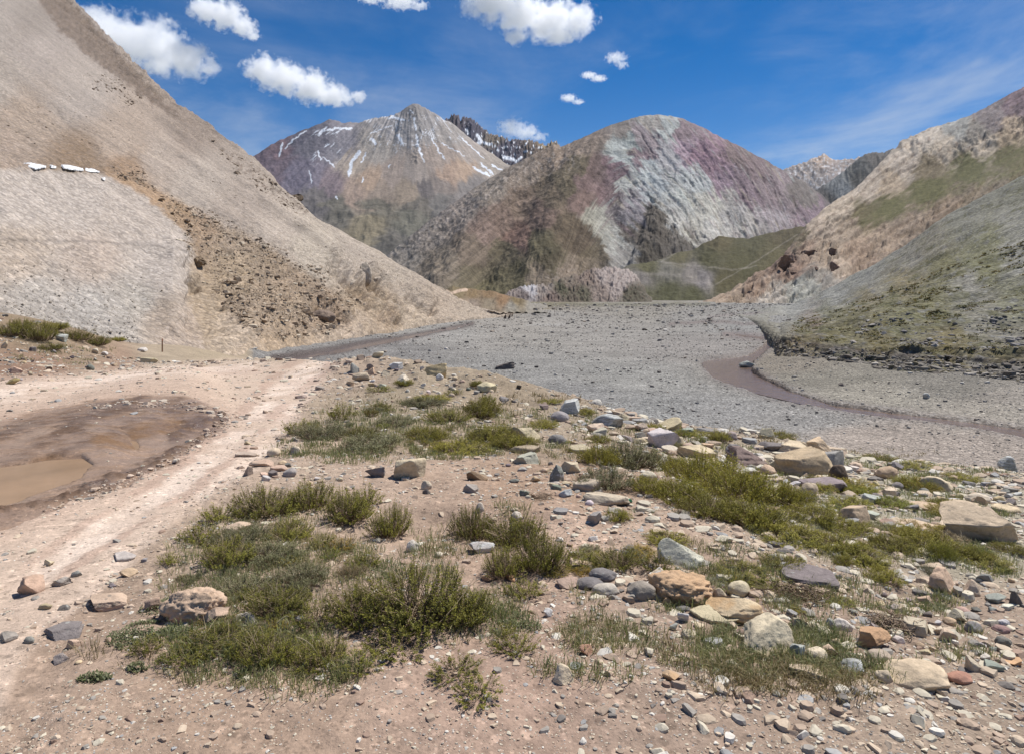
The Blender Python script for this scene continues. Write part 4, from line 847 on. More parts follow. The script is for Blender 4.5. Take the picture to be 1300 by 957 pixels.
# ================================================================== stones
_ICO = {}
def ico(n):
    if n not in _ICO:
        bm = bmesh.new(); bmesh.ops.create_icosphere(bm, subdivisions=n, radius=1.0)
        _ICO[n] = (np.array([v.co[:] for v in bm.verts]), np.array([[v.index for v in f.verts] for f in bm.faces])); bm.free()
    return _ICO[n]
def rock_shape(seed, kind, sub):
    r = np.random.default_rng(seed)
    P, Fc = ico(sub); P = P.copy()
    if kind == 'round': cuts, lo, hi, a, b = 3, .72, .95, .13, .015
    elif kind == 'slab': cuts, lo, hi, a, b = 9, .42, .8, .10, .022
    elif kind == 'clod': cuts, lo, hi, a, b = 4, .65, .9, .22, .11
    else: cuts, lo, hi, a, b = 9, .30, .72, .10, .026
    P = P * (1 + a * fbm(P[:, 0] * 1.3 + seed % 97, P[:, 1] * 1.3, P[:, 2] * 1.3 + 3, 2, seed=seed % 50))[:, None]
    for i in range(cuts):
        n = r.normal(size=3); n[2] *= .8
        if kind == 'slab' and i < 2: n = np.array([r.normal() * .12, r.normal() * .12, 1 if i else -1])
        n /= np.linalg.norm(n); d = r.uniform(lo, hi)
        if kind == 'slab' and i < 2: d = .38
        P = P - np.maximum(0, P @ n - d)[:, None] * n * .985
    if sub >= 3:
        nn = P / (np.linalg.norm(P, axis=1)[:, None] + 1e-9)
        P = P + nn * (b * fbm(P[:, 0] * 4.5 + seed % 31, P[:, 1] * 4.5, P[:, 2] * 4.5, 4, gain=.6, seed=seed % 41))[:, None] * (1.6 if kind != 'round' else 1)
        # bedding steps
        if kind in ('slab', 'angular'):
            lay = perlin(P[:, 2] * (7 if kind == 'slab' else 5) + .8 * P[:, 0], P[:, 1] * .4, .5, seed % 23)
            P[:, :2] *= (1 + .045 * np.sign(lay) * np.minimum(np.abs(lay) * 3, 1))[:, None]
    mn, mx = P.min(0), P.max(0)
    P = (P - (mn + mx) / 2) / (mx - mn)
    return P, Fc

def stone_mat(name, kind='plain'):
    t = NT(name)
    co = t.new('ShaderNodeTexCoord').outputs['Object']
    oi = t.new('ShaderNodeObjectInfo')
    off = t.new('ShaderNodeVectorMath', operation='ADD'); t.l.new(co, off.inputs[0])
    rv_ = t.new('ShaderNodeVectorMath', operation='SCALE'); rv_.inputs[0].default_value = (17, 31, 23); t.l.new(oi.outputs['Random'], rv_.inputs['Scale']); t.l.new(rv_.outputs[0], off.inputs[1])
    v = off.outputs[0]
    base = oi.outputs['Color']
    n1 = t.noise(v, 5, 5, .62, .4); n2 = t.noise(v, 34, 5, .65); n3 = t.noise(t.mapv(v, (1, 1, 4)), 9, 4, .6, .8)
    f = t.math('MULTIPLY', t.rng(n1, .28, .72, .76, 1.2), t.rng(n2, .25, .75, .8, 1.2))
    f = t.math('MULTIPLY', f, t.rng(n3, .3, .7, .88, 1.1))
    c = t.scalec(base, f)
    c = t.mix(t.rng(t.noise(v, 3.1, 4, .6), .52, .7, 0, .35, True), c, (.34, .28, .21, 1))           # earthy tint
    vo = t.voro(v, 22); c = t.mix(t.math('MULTIPLY', t.rng(vo.outputs['Distance'], .18, .30, 1, 0, True), t.rng(t.noise(v, 4, 3, .5), .52, .62, 0, .55)), c, (.10, .10, .09, 1) if kind != 'dark' else (.42, .42, .38, 1))
    if kind == 'stained': c = t.mix(t.rng(t.noise(v, 2.4, 4, .6, .5), .46, .60, 0, .8, True), c, (.50, .31, .15, 1))
    if kind == 'banded': c = t.mix(t.rng(t.noise(t.mapv(v, (1, 2, 5)), 5, 4, .6, .6), .48, .60, 0, .7, True), c, (.58, .58, .56, 1))
    t.put(t.b.inputs['Base Color'], c)
    t.b.inputs['Roughness'].default_value = .85; t.b.inputs['Specular IOR Level'].default_value = .25
    nrm = t.bump(t.noise(v, 26, 8, .68), .55, .022)
    nrm = t.bump(t.noise(v, 90, 4, .6), .3, .005, nrm)
    t.l.new(nrm, t.b.inputs['Normal'])
    return t.m
MS = {k: stone_mat('stone_' + k, k) for k in ('plain', 'dark', 'stained', 'banded')}
STONES = []        # footprints, to keep plants and pebbles off them
def put_stone(px, py, w, h, kind, rgb, label, cat='rock', name=None, group=None, mat='plain', sub=None, seed=None, p=None, sink=.30, rot=0.0, deep=.8, D=None):
    seed = seed if seed is not None else int(px * 7 + py * 13 + w)
    if p is None:
        p = hit(px, py)
        if px > 600 and py > 488 and not any(k in label for k in ('plain', 'gravel bar', 'bend', 'past the mound')): p = on_bank(px, p)
    D = p[1]; W = w * D / F; Hs = h * D / F
    dep = W * deep * (.85 + .3 * ((seed * 37 % 100) / 100))
    drop = EYE - p[2]; sl = math.hypot(p[0], p[1]); sp = drop / math.hypot(drop, sl); cp = math.sqrt(1 - sp * sp)
    Ht = max((Hs - dep * sp * .75) / cp, .38 * Hs, .25 * W if kind != 'slab' else .1 * W)
    if h > w * .9: sink = .42
    sub = sub or (5 if w > 40 else 4 if w > 12 else 3)
    P, Fc = rock_shape(seed, kind, sub)
    a = rot; ca, sa = math.cos(a), math.sin(a)
    full = Ht / (1 - sink)
    V = P * np.array([W, dep, full]); V[:, 2] += full * (.5 - sink)
    V[:, 2] += V[:, 0] * math.tan(rot)
    nm = name or {'round': 'stone', 'slab': 'flat_stone', 'clod': 'soil_clod'}.get(kind, 'boulder' if W > .35 else 'stone')
    me = mesh_np(nm, V, Fc)
    o = add(nm, me, MS[mat])
    o.location = (p[0], p[1] + dep * .42, p[2])
    c_ = np.array(rgb, float); c_[2] = min(c_[2], c_[0] + 4); c_[0] += 3; c_ = .78 * c_ + .22 * np.array((204, 184, 156)); c_ = c_ * 1.04
    o.color = (*alb(np.minimum(c_, 240)), 1)
    tag(o, label, cat, group, 'thing')
    STONES.append((p[0], p[1] + dep * .42, max(W, dep) * .5))
    return o
TAN, PALE, SAND, GREY, DGREY, SLATE, WHITE, BLUE, PURP, GRN, RUST, BRN = (196, 174, 146), (208, 200, 180), (204, 186, 150), (156, 151, 144), (100, 98, 97), (112, 109, 112), (218, 212, 202), (144, 148, 154), (112, 98, 100), (186, 190, 172), (186, 128, 84), (120, 96, 78)
RK = [
 # lower left
 (128, 775, 56, 28, 'angular', (192, 168, 146), 'flat-topped tan stone alone on the dirt left of the big lumpy rock', 'plain'),
 (234, 790, 82, 50, 'clod', (204, 176, 150), 'large lumpy tan rock between the shrubs and the dirt track', 'plain'),
 (268, 792, 34, 22, 'angular', (188, 162, 140), 'tan block touching the right end of the large lumpy rock', 'plain'),
 (308, 795, 36, 20, 'angular', (184, 178, 170), 'pale grey stone in the grass right of the large lumpy rock', 'plain'),
 (70, 812, 50, 20, 'slab', SLATE, 'flat dark grey slab lying on the dirt in the lower left', 'dark'),
 (75, 843, 26, 15, 'angular', (150, 142, 138), 'small grey-brown stone below the flat dark grey slab', 'plain'),
 (33, 756, 34, 26, 'angular', (192, 160, 138), 'rough tan-pink stone at the left edge of the dirt track', 'plain'),
 (74, 744, 22, 13, 'angular', GREY, 'small dark-shadowed grey stone on the dirt, right of the tan-pink one', 'plain'),
 (78, 775, 14, 8, 'angular', DGREY, 'little dark stone left of the flat-topped tan stone', 'dark'),
 (5, 816, 22, 14, 'angular', GREY, 'grey stone cut by the left edge above the bottom corner', 'plain'),
 (150, 712, 34, 10, 'slab', (186, 180, 176), 'thin pale slab at the edge of the dirt track', 'plain'),
 (192, 775, 22, 18, 'angular', (178, 152, 132), 'small brown stone between the flat-topped stone and the lumpy rock', 'plain'),
 (296, 678, 34, 17, 'angular', (206, 182, 158), 'tan stone sitting inside the shrub thicket by the track', 'plain'),
 (523, 700, 17, 16, 'round', WHITE, 'round whitish stone on bare soil between two olive shrubs', 'plain'),
 (380, 790, 14, 10, 'round', (170, 172, 176), 'little blue-grey stone among sprigs left of the biggest shrub', 'plain'),
 (505, 735, 12, 7, 'angular', (190, 180, 170), 'tiny pale stone just behind the biggest shrub', 'plain'),
 (556, 708, 12, 9, 'round', PALE, 'small pale stone behind the biggest shrub, beside the grey-streaked rock', 'plain'),
 (313, 604, 14, 14, 'angular', (150, 138, 128), 'brown-grey stone on the road shoulder above the thicket', 'plain'),
 (330, 592, 30, 9, 'slab', (196, 168, 148), 'flat tan plate on the road shoulder', 'plain'),
 (352, 598, 22, 8, 'slab', (184, 156, 138), 'small flat plate right of the tan plate on the road shoulder', 'plain'),
 (310, 580, 26, 8, 'slab', (176, 160, 146), 'thin grey-brown plate lying on the road shoulder highest up', 'plain'),
 # bank, middle
 (475, 606, 27, 17, 'angular', SLATE, 'tilted slate-grey block left of the bulky cream rock', 'dark'),
 (519, 608, 40, 30, 'angular', (204, 190, 160), 'bulky cream rock sticking out of the little soil step', 'plain'),
 (541, 621, 14, 12, 'round', (222, 208, 184), 'round cream stone lying below the bulky cream rock', 'plain'),
 (541, 627, 11, 7, 'angular', DGREY, 'little dark stone right under the round cream stone', 'dark'),
 (606, 609, 28, 15, 'angular', (120, 98, 74), 'dark brown overhanging block on the little soil step', 'plain'),
 (597, 626, 20, 13, 'slab', (150, 146, 142), 'grey plate leaning below the dark brown overhanging block', 'plain'),
 (669, 588, 38, 16, 'slab', GRN, 'pale greenish slab below a lichen-covered plate', 'plain'),
 (667, 575, 40, 12, 'slab', (150, 138, 116), 'brown lichen-covered plate resting above the pale greenish slab', 'plain'),
 (707, 611, 19, 22, 'angular', (116, 124, 138), 'blue-grey cube-like block with a pale top on bare soil', 'banded'),
 (706, 617, 12, 7, 'round', (170, 164, 156), 'small pale stone in front of the blue-grey cube-like block', 'plain'),
 (717, 631, 22, 12, 'angular', (158, 164, 170), 'blue-grey broken stone below the cube-like block', 'banded'),
 (725, 600, 26, 16, 'slab', (200, 188, 160), 'flat cream stone right of the blue-grey cube-like block', 'plain'),
 (611, 702, 34, 19, 'angular', (176, 174, 172), 'grey-streaked rock half hidden in the shrub right of the biggest bush', 'banded'),
 (656, 660, 14, 12, 'round', (206, 198, 184), 'round pale stone on the bare pink soil behind the shrubs', 'plain'),
 (609, 650, 12, 13, 'round', (206, 196, 182), 'small pale stone above the grey-streaked rock', 'plain'),
 (755, 666, 20, 18, 'angular', (150, 148, 148), 'grey pointed stone at the end of the bare pink soil strip', 'plain'),
 (755, 688, 16, 9, 'angular', (180, 180, 180), 'little grey stone on the pink soil below the pointed one', 'plain'),
 (712, 652, 20, 9, 'slab', (138, 140, 144), 'flat blue-grey chip on soil above the pink strip', 'dark'),
 (741, 722, 36, 16, 'slab', (200, 178, 148), 'cream wedge-shaped slab beside the small shrub at centre', 'plain'),
 (767, 738, 36, 19, 'round', (112, 112, 118), 'dark grey boulder perched on top of two flatter stones', 'dark'),
 (750, 748, 36, 17, 'round', (104, 104, 108), 'flat dark stone beneath the perched dark grey boulder', 'dark'),
 (771, 757, 36, 19, 'round', (190, 184, 172), 'pale rounded stone in front of the perched dark grey boulder', 'plain'),
 (817, 761, 38, 25, 'round', (148, 142, 132), 'smooth rounded grey-brown boulder left of the orange soil clod', 'plain'),
 (833, 737, 24, 18, 'angular', (206, 192, 166), 'speckled cream stone between the rounded boulder and the whitish rock', 'banded'),
 (868, 722, 58, 40, 'angular', (206, 208, 190), 'big whitish rock leaning behind the orange soil clod', 'plain'),
 (872, 768, 84, 48, 'clod', (196, 160, 122), 'crumbly orange-brown clod of soil among the rocks', 'plain'),
 (916, 764, 18, 18, 'angular', (206, 192, 164), 'cream stone tucked right of the orange soil clod', 'plain'),
 (848, 769, 14, 13, 'angular', (206, 168, 122), 'small yellow-orange stone in front of the orange soil clod', 'plain'),
 (868, 776, 18, 8, 'round', (104, 106, 112), 'flat dark pebble below the orange soil clod', 'dark'),
 (868, 789, 15, 14, 'angular', (222, 222, 224), 'white quartz lump on soil below the flat dark pebble', 'plain'),
 (856, 800, 12, 10, 'angular', (150, 158, 172), 'small bluish stone left below the white quartz lump', 'plain'),
 (876, 811, 20, 12, 'angular', (196, 186, 160), 'cream chip left of the grass in front of the long cream boulder', 'plain'),
 (912, 794, 60, 24, 'slab', (196, 186, 152), 'low cream slab at the foot of the orange-stained boulder', 'plain'),
 (938, 792, 66, 38, 'angular', (214, 194, 158), 'orange-stained cream boulder right of the soil clod', 'stained'),
 (943, 810, 19, 13, 'round', (150, 124, 116), 'small purple-brown stone wedged under the orange-stained boulder', 'plain'),
 (981, 832, 68, 52, 'angular', (212, 200, 170), 'big bare cream boulder with grass in front of it', 'plain'),
 (1016, 837, 20, 22, 'slab', (170, 178, 186), 'thin bluish slab on the right of the big bare cream boulder', 'plain'),
 (696, 783, 12, 11, 'angular', (218, 220, 226), 'small white quartz piece alone on the soil right of the biggest bush', 'plain'),
 (716, 868, 28, 26, 'angular', (222, 206, 176), 'pale cream rock at the bottom edge near the middle', 'plain'),
 (731, 850, 20, 9, 'slab', (130, 138, 152), 'flat bluish stone just right of the pale cream bottom rock', 'dark'),
 (745, 832, 18, 14, 'angular', (184, 134, 108), 'rust-red stone beside a grass tuft near the bottom', 'plain'),
 (857, 866, 28, 15, 'angular', (184, 178, 168), 'grey and rust stone at the bottom edge under dry grass', 'stained'),
 (648, 738, 12, 9, 'angular', (206, 158, 118), 'small orange stone showing between the shrubs', 'plain'),
 (722, 748, 30, 16, 'angular', (172, 146, 132), 'dull pink stone left of the flat dark stone', 'plain'),
 (618, 738, 16, 10, 'angular', (202, 164, 130), 'orange-tan stone right beside the biggest shrub', 'plain'),
 # bank, upper right
 (620, 554, 40, 13, 'slab', (204, 192, 158), 'long cream slab behind the grassy mound, left one', 'plain'),
 (662, 558, 50, 22, 'slab', (206, 194, 160), 'broad cream slab right of the long cream slab', 'plain'),
 (708, 564, 24, 14, 'round', (110, 112, 120), 'dark grey rounded stone right of the broad cream slab', 'dark'),
 (738, 576, 30, 13, 'slab', (190, 180, 148), 'greenish cream slab right of the dark rounded stone', 'plain'),
 (773, 542, 40, 20, 'angular', (150, 156, 166), 'blue-grey streaked boulder near the bank edge', 'banded'),
 (724, 524, 28, 19, 'slab', (190, 196, 210), 'bluish white slab standing near the bank edge', 'banded'),
 (800, 516, 18, 10, 'angular', (180, 186, 196), 'bluish stone on the very edge of the bank', 'banded'),
 (790, 535, 20, 12, 'angular', (196, 184, 150), 'cream stone right behind the blue-grey streaked boulder', 'plain'),
 (762, 555, 19, 13, 'slab', (206, 202, 180), 'pale leaning chip below the blue-grey streaked boulder', 'plain'),
 (854, 547, 30, 18, 'angular', (212, 198, 158), 'cream boulder with a dark hollow near the bank edge', 'plain'),
 (875, 552, 22, 10, 'slab', (156, 172, 168), 'blue-green slab right of the cream boulder with the hollow', 'plain'),
 (807, 590, 26, 18, 'slab', (196, 188, 160), 'cream stone tilted among the grey-green shrubs', 'plain'),
 (888, 586, 50, 22, 'angular', (206, 190, 156), 'large cream slab above the wide olive thicket', 'plain'),
 (853, 576, 24, 12, 'angular', (206, 196, 178), 'heap-like pale stone left of the large cream slab', 'plain'),
 (824, 614, 22, 18, 'round', (206, 198, 176), 'rounded cream stone between the shrubs left of the thicket', 'plain'),
 (690, 520, 14, 8, 'angular', PURP, 'small purple stone near the bank edge', 'plain'),
 (618, 498, 26, 14, 'round', (204, 194, 156), 'pale yellowish boulder on the shoulder of the mound', 'plain'),
 (957, 594, 60, 31, 'angular', (118, 102, 100), 'large dark purple-brown rock left of the pale boulders', 'dark'),
 (986, 600, 18, 20, 'slab', (220, 210, 176), 'upright cream chip between the dark rock and the pale boulders', 'plain'),
 (984, 574, 36, 16, 'angular', SLATE, 'slate block behind the large dark purple-brown rock', 'dark'),
 (1005, 580, 46, 22, 'slab', (214, 196, 164), 'pale sloping boulder left of the biggest tan boulder', 'plain'),
 (1042, 578, 42, 24, 'angular', (218, 192, 158), 'pinkish cream boulder behind the biggest tan boulder', 'plain'),
 (1032, 606, 68, 40, 'angular', (184, 164, 132), 'biggest tan boulder at the top of the right bank', 'plain'),
 (1068, 614, 24, 26, 'angular', (86, 72, 60), 'dark brown angular block against the biggest tan boulder', 'plain'),
 (1052, 624, 62, 18, 'slab', (128, 118, 124), 'long purple-grey slab under the biggest tan boulder', 'dark'),
 (1286, 598, 30, 28, 'angular', (140, 148, 166), 'blue-grey boulder alone at the right edge of the bank', 'banded'),
 (1142, 597, 18, 12, 'angular', (124, 122, 128), 'dark grey stone at the bank edge right of the shrubs', 'dark'),
 (900, 552, 30, 10, 'slab', (120, 122, 132), 'low slate slab at the bank edge right of the cream boulder', 'dark'),
 (966, 548, 24, 14, 'angular', DGREY, 'dark broken rock at the bank edge above the pale boulders', 'dark'),
 (975, 556, 20, 14, 'angular', (196, 190, 160), 'cream block just below the dark broken rock', 'plain'),
 (1258, 690, 98, 56, 'angular', (204, 184, 156), 'largest pale boulder at the right edge, sloping like a ramp', 'plain'),
 (1222, 688, 30, 26, 'angular', (196, 176, 150), 'tan block split off the left end of the ramp-like boulder', 'plain'),
 (1176, 674, 58, 15, 'slab', (208, 186, 156), 'flat tan slab left of the ramp-like boulder', 'plain'),
 (1088, 664, 40, 25, 'slab', (196, 174, 146), 'tan triangular slab above the yellow-green shrubs', 'plain'),
 (1143, 667, 22, 12, 'angular', (200, 182, 154), 'tan stone left of the flat tan slab', 'plain'),
 (1110, 660, 20, 12, 'slab', (180, 192, 178), 'pale green stone right of the tan triangular slab', 'plain'),
 (1248, 638, 30, 13, 'round', (212, 200, 178), 'pale rounded rock above the ramp-like boulder', 'plain'),
 (1230, 648, 52, 14, 'slab', (190, 172, 142), 'wide tan slab above the ramp-like boulder', 'plain'),
 (1188, 650, 42, 10, 'slab', (206, 180, 150), 'pinkish flat slab left of the wide tan slab', 'plain'),
 (1285, 652, 36, 12, 'slab', (206, 188, 154), 'long cream slab above the ramp-like boulder at the edge', 'plain'),
 (1112, 640, 26, 14, 'slab', (176, 186, 180), 'grey-green tilted slab among the rubble', 'plain'),
 (1117, 633, 16, 8, 'angular', SLATE, 'little slate stone by the grey-green tilted slab', 'dark'),
 # lower right
 (1207, 755, 42, 34, 'angular', (206, 176, 150), 'pinkish angular boulder below the ramp-like boulder', 'plain'),
 (1190, 726, 30, 12, 'slab', (190, 172, 150), 'flat tan slab behind the pinkish angular boulder', 'plain'),
 (1240, 757, 22, 22, 'angular', (196, 176, 154), 'tan stone right of the pinkish angular boulder', 'plain'),
 (1038, 746, 76, 26, 'slab', (110, 104, 108), 'jagged dark slate outcrop breaking through the soil', 'dark'),
 (1120, 826, 52, 30, 'angular', (190, 150, 112), 'orange-brown boulder beside the dry twigs', 'plain'),
 (1123, 841, 30, 18, 'round', (172, 158, 142), 'rounded grey-tan stone in front of the orange-brown boulder', 'plain'),
 (1170, 808, 38, 24, 'slab', (190, 180, 156), 'long pale stone right of the dry twigs', 'plain'),
 (1195, 806, 14, 10, 'angular', (206, 192, 170), 'small cream stone at the right end of the long pale stone', 'plain'),
 (1180, 878, 84, 30, 'round', (208, 188, 158), 'large pale boulder rising from the bottom edge', 'plain'),
 (1126, 866, 24, 18, 'round', (206, 190, 164), 'pale round stone left of the large bottom boulder', 'plain'),
 (1086, 856, 32, 20, 'angular', (150, 156, 156), 'blue-grey stone with a yellowish edge near the bottom', 'banded'),
 (1060, 836, 24, 18, 'angular', (206, 180, 154), 'pink-tan stone in the grass left of the orange-brown boulder', 'plain'),
 (1072, 800, 26, 16, 'angular', (206, 200, 192), 'whitish block above the orange-brown boulder, left side', 'plain'),
 (1055, 798, 14, 14, 'round', (140, 148, 166), 'bluish round stone touching the whitish block', 'dark'),
 (1018, 796, 22, 15, 'angular', (196, 184, 158), 'cream stone on soil right of the big bare cream boulder', 'plain'),
 (1008, 784, 14, 12, 'angular', (160, 162, 170), 'blue-grey stone above the cream stone on soil', 'dark'),
 (1241, 804, 22, 16, 'round', (136, 136, 138), 'round mid-grey stone on soil in the lower right', 'dark'),
 (1278, 821, 20, 14, 'round', (92, 98, 112), 'round dark blue-grey stone at the lower right edge', 'dark'),
 (1265, 852, 30, 16, 'angular', (138, 152, 160), 'blue-grey angular stone near the lower right corner', 'dark'),
 (1276, 804, 22, 11, 'round', (150, 118, 116), 'purple-red stone at the lower right edge', 'plain'),
 (1253, 838, 14, 9, 'angular', (226, 220, 208), 'small white stone above the blue-grey angular stone', 'plain'),
 (1241, 853, 20, 22, 'angular', (208, 196, 172), 'upright cream stone left of the blue-grey angular stone', 'plain'),
 (1218, 790, 26, 17, 'angular', (192, 184, 160), 'cream-green stone on soil above the round mid-grey stone', 'plain'),
 (1254, 742, 18, 14, 'angular', (118, 124, 124), 'dark green-grey stone right of the tan stone', 'dark'),
 (1294, 770, 14, 20, 'angular', DGREY, 'dark stone cut by the right edge of the bank', 'dark'),
 (1272, 766, 30, 12, 'angular', (136, 146, 162), 'bluish stone near the right edge above the soil', 'dark'),
 (1292, 846, 24, 12, 'angular', (202, 160, 118), 'orange-tan stone cut by the right edge near the bottom', 'plain'),
 (1225, 868, 34, 10, 'round', (182, 130, 110), 'reddish stone right of the large bottom boulder', 'plain'),
 (1030, 866, 40, 20, 'angular', (206, 188, 164), 'pale stone at the bottom edge right of the dry grass', 'plain'),
 # river plain
 (641, 469, 26, 11, 'angular', (74, 72, 74), 'dark boulder lying out on the grey river plain', 'dark'),
 (681, 467, 6, 3, 'angular', (60, 58, 60), 'small black stone right of the dark boulder on the plain', 'dark'),
 (659, 494, 7, 6, 'angular', (56, 54, 54), 'small black stone on gravel just past the mound', 'dark'),
 (819, 420, 7, 3, 'angular', (60, 56, 56), 'tiny dark stone in the middle of the distant plain', 'dark'),
 (952, 470, 23, 13, 'angular', (134, 146, 152), 'blue-grey boulder standing in the river bend', 'banded'),
 (1069, 490, 7, 4, 'angular', (70, 66, 66), 'small dark stone on the far gravel bar', 'dark'),
 (1178, 506, 9, 8, 'angular', (170, 176, 188), 'small pale bluish rock alone on the far gravel bar', 'banded'),
 (566, 444, 5, 3, 'round', (224, 220, 212), 'tiny white stone on the plain beyond the mound', 'plain'),
 (641, 405, 4, 6, 'angular', (52, 48, 46), 'dark upright stone at the end of the pale track, left one', 'dark'),
 (646, 405, 4, 5, 'angular', (52, 48, 46), 'dark upright stone at the end of the pale track, right one', 'dark'),
 # left bank beyond the road
 (75, 433, 14, 9, 'angular', (168, 180, 198), 'bluish white block among the green shrubs beyond the road', 'banded'),
 (120, 449, 9, 7, 'angular', (206, 198, 176), 'cream stone on the bank edge beyond the road', 'plain'),
 (131, 451, 9, 5, 'angular', (226, 224, 220), 'white stone next to the cream one beyond the road', 'plain'),
 (177, 446, 14, 5, 'slab', (206, 202, 196), 'pale flat stone left of the thin wooden stake', 'plain'),
 (185, 461, 26, 8, 'slab', (206, 196, 160), 'long cream slab at the roadside below the wooden stake', 'plain'),
 (17, 474, 14, 9, 'angular', (206, 172, 150), 'pink stone at the left edge of the far roadside', 'plain'),
 (13, 488, 18, 9, 'angular', (150, 134, 84), 'mossy yellow-brown stone at the far roadside left edge', 'plain'),
 (34, 477, 9, 6, 'angular', (170, 160, 136), 'small drab stone right of the pink roadside stone', 'plain'),
 (3, 442, 10, 9, 'angular', (210, 192, 158), 'cream stone at the left edge below the green shrubs', 'plain'),
 (60, 470, 8, 5, 'angular', (120, 100, 84), 'brown stone on the earth bank beyond the road', 'plain'),
 # crown of the mound
 (479, 455, 16, 9, 'angular', (216, 206, 176), 'cream block on the very top of the mound', 'plain'),
 (457, 458, 12, 8, 'angular', (170, 150, 132), 'brown stone on the mound top left of the cream block', 'plain'),
 (502, 470, 18, 11, 'angular', (204, 206, 206), 'whitish angular stone on the crown of the mound', 'banded'),
 (511, 486, 17, 11, 'angular', (226, 216, 196), 'bright cream stone below the whitish one on the mound', 'plain'),
 (449, 474, 12, 14, 'angular', (140, 146, 150), 'grey upright stone on the left shoulder of the mound', 'dark'),
 (457, 484, 24, 12, 'angular', (186, 172, 148), 'rough brown-grey stone below the grey upright one on the mound', 'plain'),
 (552, 477, 30, 17, 'angular', (196, 176, 132), 'ochre boulder on the right shoulder of the mound', 'plain'),
 (558, 482, 10, 8, 'round', (228, 226, 222), 'round white stone right below the ochre boulder', 'plain'),
 (772, 642, 62, 22, 'slab', (190, 178, 156), 'long tilted ledge of pale rock running down to the green plastic', 'plain'),
 (748, 624, 40, 18, 'slab', (176, 164, 146), 'upper end of the tilted pale ledge, left of the grey-green shrub', 'plain'),
 (470, 470, 12, 9, 'angular', (150, 132, 118), 'dull brown stone in the middle of the mound top', 'plain'),
 (488, 478, 13, 9, 'angular', (208, 196, 170), 'cream stone between the whitish one and the brown-grey one', 'plain'),
 (530, 462, 10, 6, 'angular', (150, 134, 118), 'brown stone at the right end of the mound top', 'plain'),
 (443, 489, 12, 6, 'slab', (206, 182, 152), 'flat tan plate on the roadside foot of the mound', 'plain'),
 (405, 495, 12, 6, 'slab', (150, 142, 136), 'grey plate on the dirt where the road passes the mound', 'plain'),
 (380, 506, 16, 6, 'slab', (168, 150, 140), 'low brown-grey plate beside the road below the mound', 'plain'),
]
for px, py, w, h, kind, rgb, label, m in RK:
    put_stone(px, py, w, h, kind, rgb, label, 'clod' if 'clod' in label and kind == 'clod' and 'orange-brown' in label and 'crumbly' in label else 'rock', mat=m)

# smaller stones, scattered by the zone they lie in
PALET = {'tan': [(200, 180, 150), (190, 168, 140), (210, 192, 164)], 'grey': [(150, 148, 146), (166, 164, 160), (134, 134, 136)], 'slate': [(104, 106, 114), (96, 98, 102), (116, 110, 114)], 'white': [(220, 216, 208), (206, 206, 206)]}
ZON = [('in the band of pale rocks along the bank', [(690, 530), (860, 545), (1000, 570), (1120, 605), (1295, 630), (1295, 700), (1180, 690), (1080, 650), (900, 600), (700, 570)], 46, (15, 40)),
       ('around the big cream boulders at lower right', [(900, 740), (1040, 760), (1295, 740), (1295, 865), (1000, 865), (880, 800)], 24, (13, 30)),
       ('on the stony upper part of the right bank', [(1075, 618), (1180, 612), (1295, 620), (1295, 645), (1200, 662), (1100, 640)], 34, (9, 20)),
       ('on the soil at the lower right', [(1130, 740), (1295, 735), (1295, 850), (1200, 850), (1040, 780), (1000, 770)], 36, (8, 18)),
       ('on the bank between the olive thicket and the river', [(840, 560), (960, 560), (1080, 640), (1060, 660), (960, 610), (860, 590)], 22, (8, 18)),
       ('on the gravelly soil at the middle of the bank', [(640, 590), (760, 590), (770, 650), (660, 650)], 18, (7, 14)),
       ('on the dirt at the lower left', [(40, 700), (180, 700), (200, 800), (160, 850), (10, 850)], 14, (8, 18)),
       ('on the road shoulder near the thicket', [(300, 560), (420, 580), (470, 625), (330, 612)], 14, (8, 18)),
       ('on the slopes of the mound', [(430, 470), (520, 460), (610, 490), (680, 520), (600, 520), (470, 500)], 26, (6, 14)),
       ('on the earth bank beyond the road', [(0, 440), (60, 445), (180, 455), (200, 462), (100, 475), (0, 490)], 22, (5, 10))]
for zi, (where, poly, n, (s0, s1)) in enumerate(ZON):
    A = np.array(poly, float); k = 0; tries = 0
    while k < n and tries < 4000:
        tries += 1
        x, y = rng.uniform(A[:, 0].min(), A[:, 0].max()), rng.uniform(A[:, 1].min(), A[:, 1].max())
        if poly_sd(np.array([x]), np.array([y]), A)[0] < 0: continue
        p = hit(x, y)
        w = min(s0 * (1 + rng.pareto(2.6)), s1)
        if any((p[0] - a) ** 2 + (p[1] - b) ** 2 < (r + w * p[1] / F * .5) ** 2 for a, b, r in STONES): continue
        ck = rng.choice(['tan', 'tan', 'grey', 'slate', 'white']) if s0 < 12 else rng.choice(['tan', 'tan', 'tan', 'white', 'grey'])
        rgb = np.array(PALET[ck][rng.integers(len(PALET[ck]))]) + rng.integers(-8, 9, 3)
        sh = rng.choice(['angular', 'angular', 'slab', 'round'])
        words = {'angular': 'angular', 'slab': 'flat', 'round': 'rounded'}[sh]
        put_stone(x, y, w, w * rng.uniform(.42, .75), sh, rgb, f'{"small" if s0 < 12 else "middling"} {words} {ck if ck != "slate" else "dark slate"} stone lying {where}', 'stone', name='stone', group=f'stones {where}', mat='dark' if ck == 'slate' else 'plain', sub=3 if s0 < 12 else 4, seed=int(rng.integers(1e6)), rot=rng.uniform(-.15, .15), sink=.3)
        k += 1

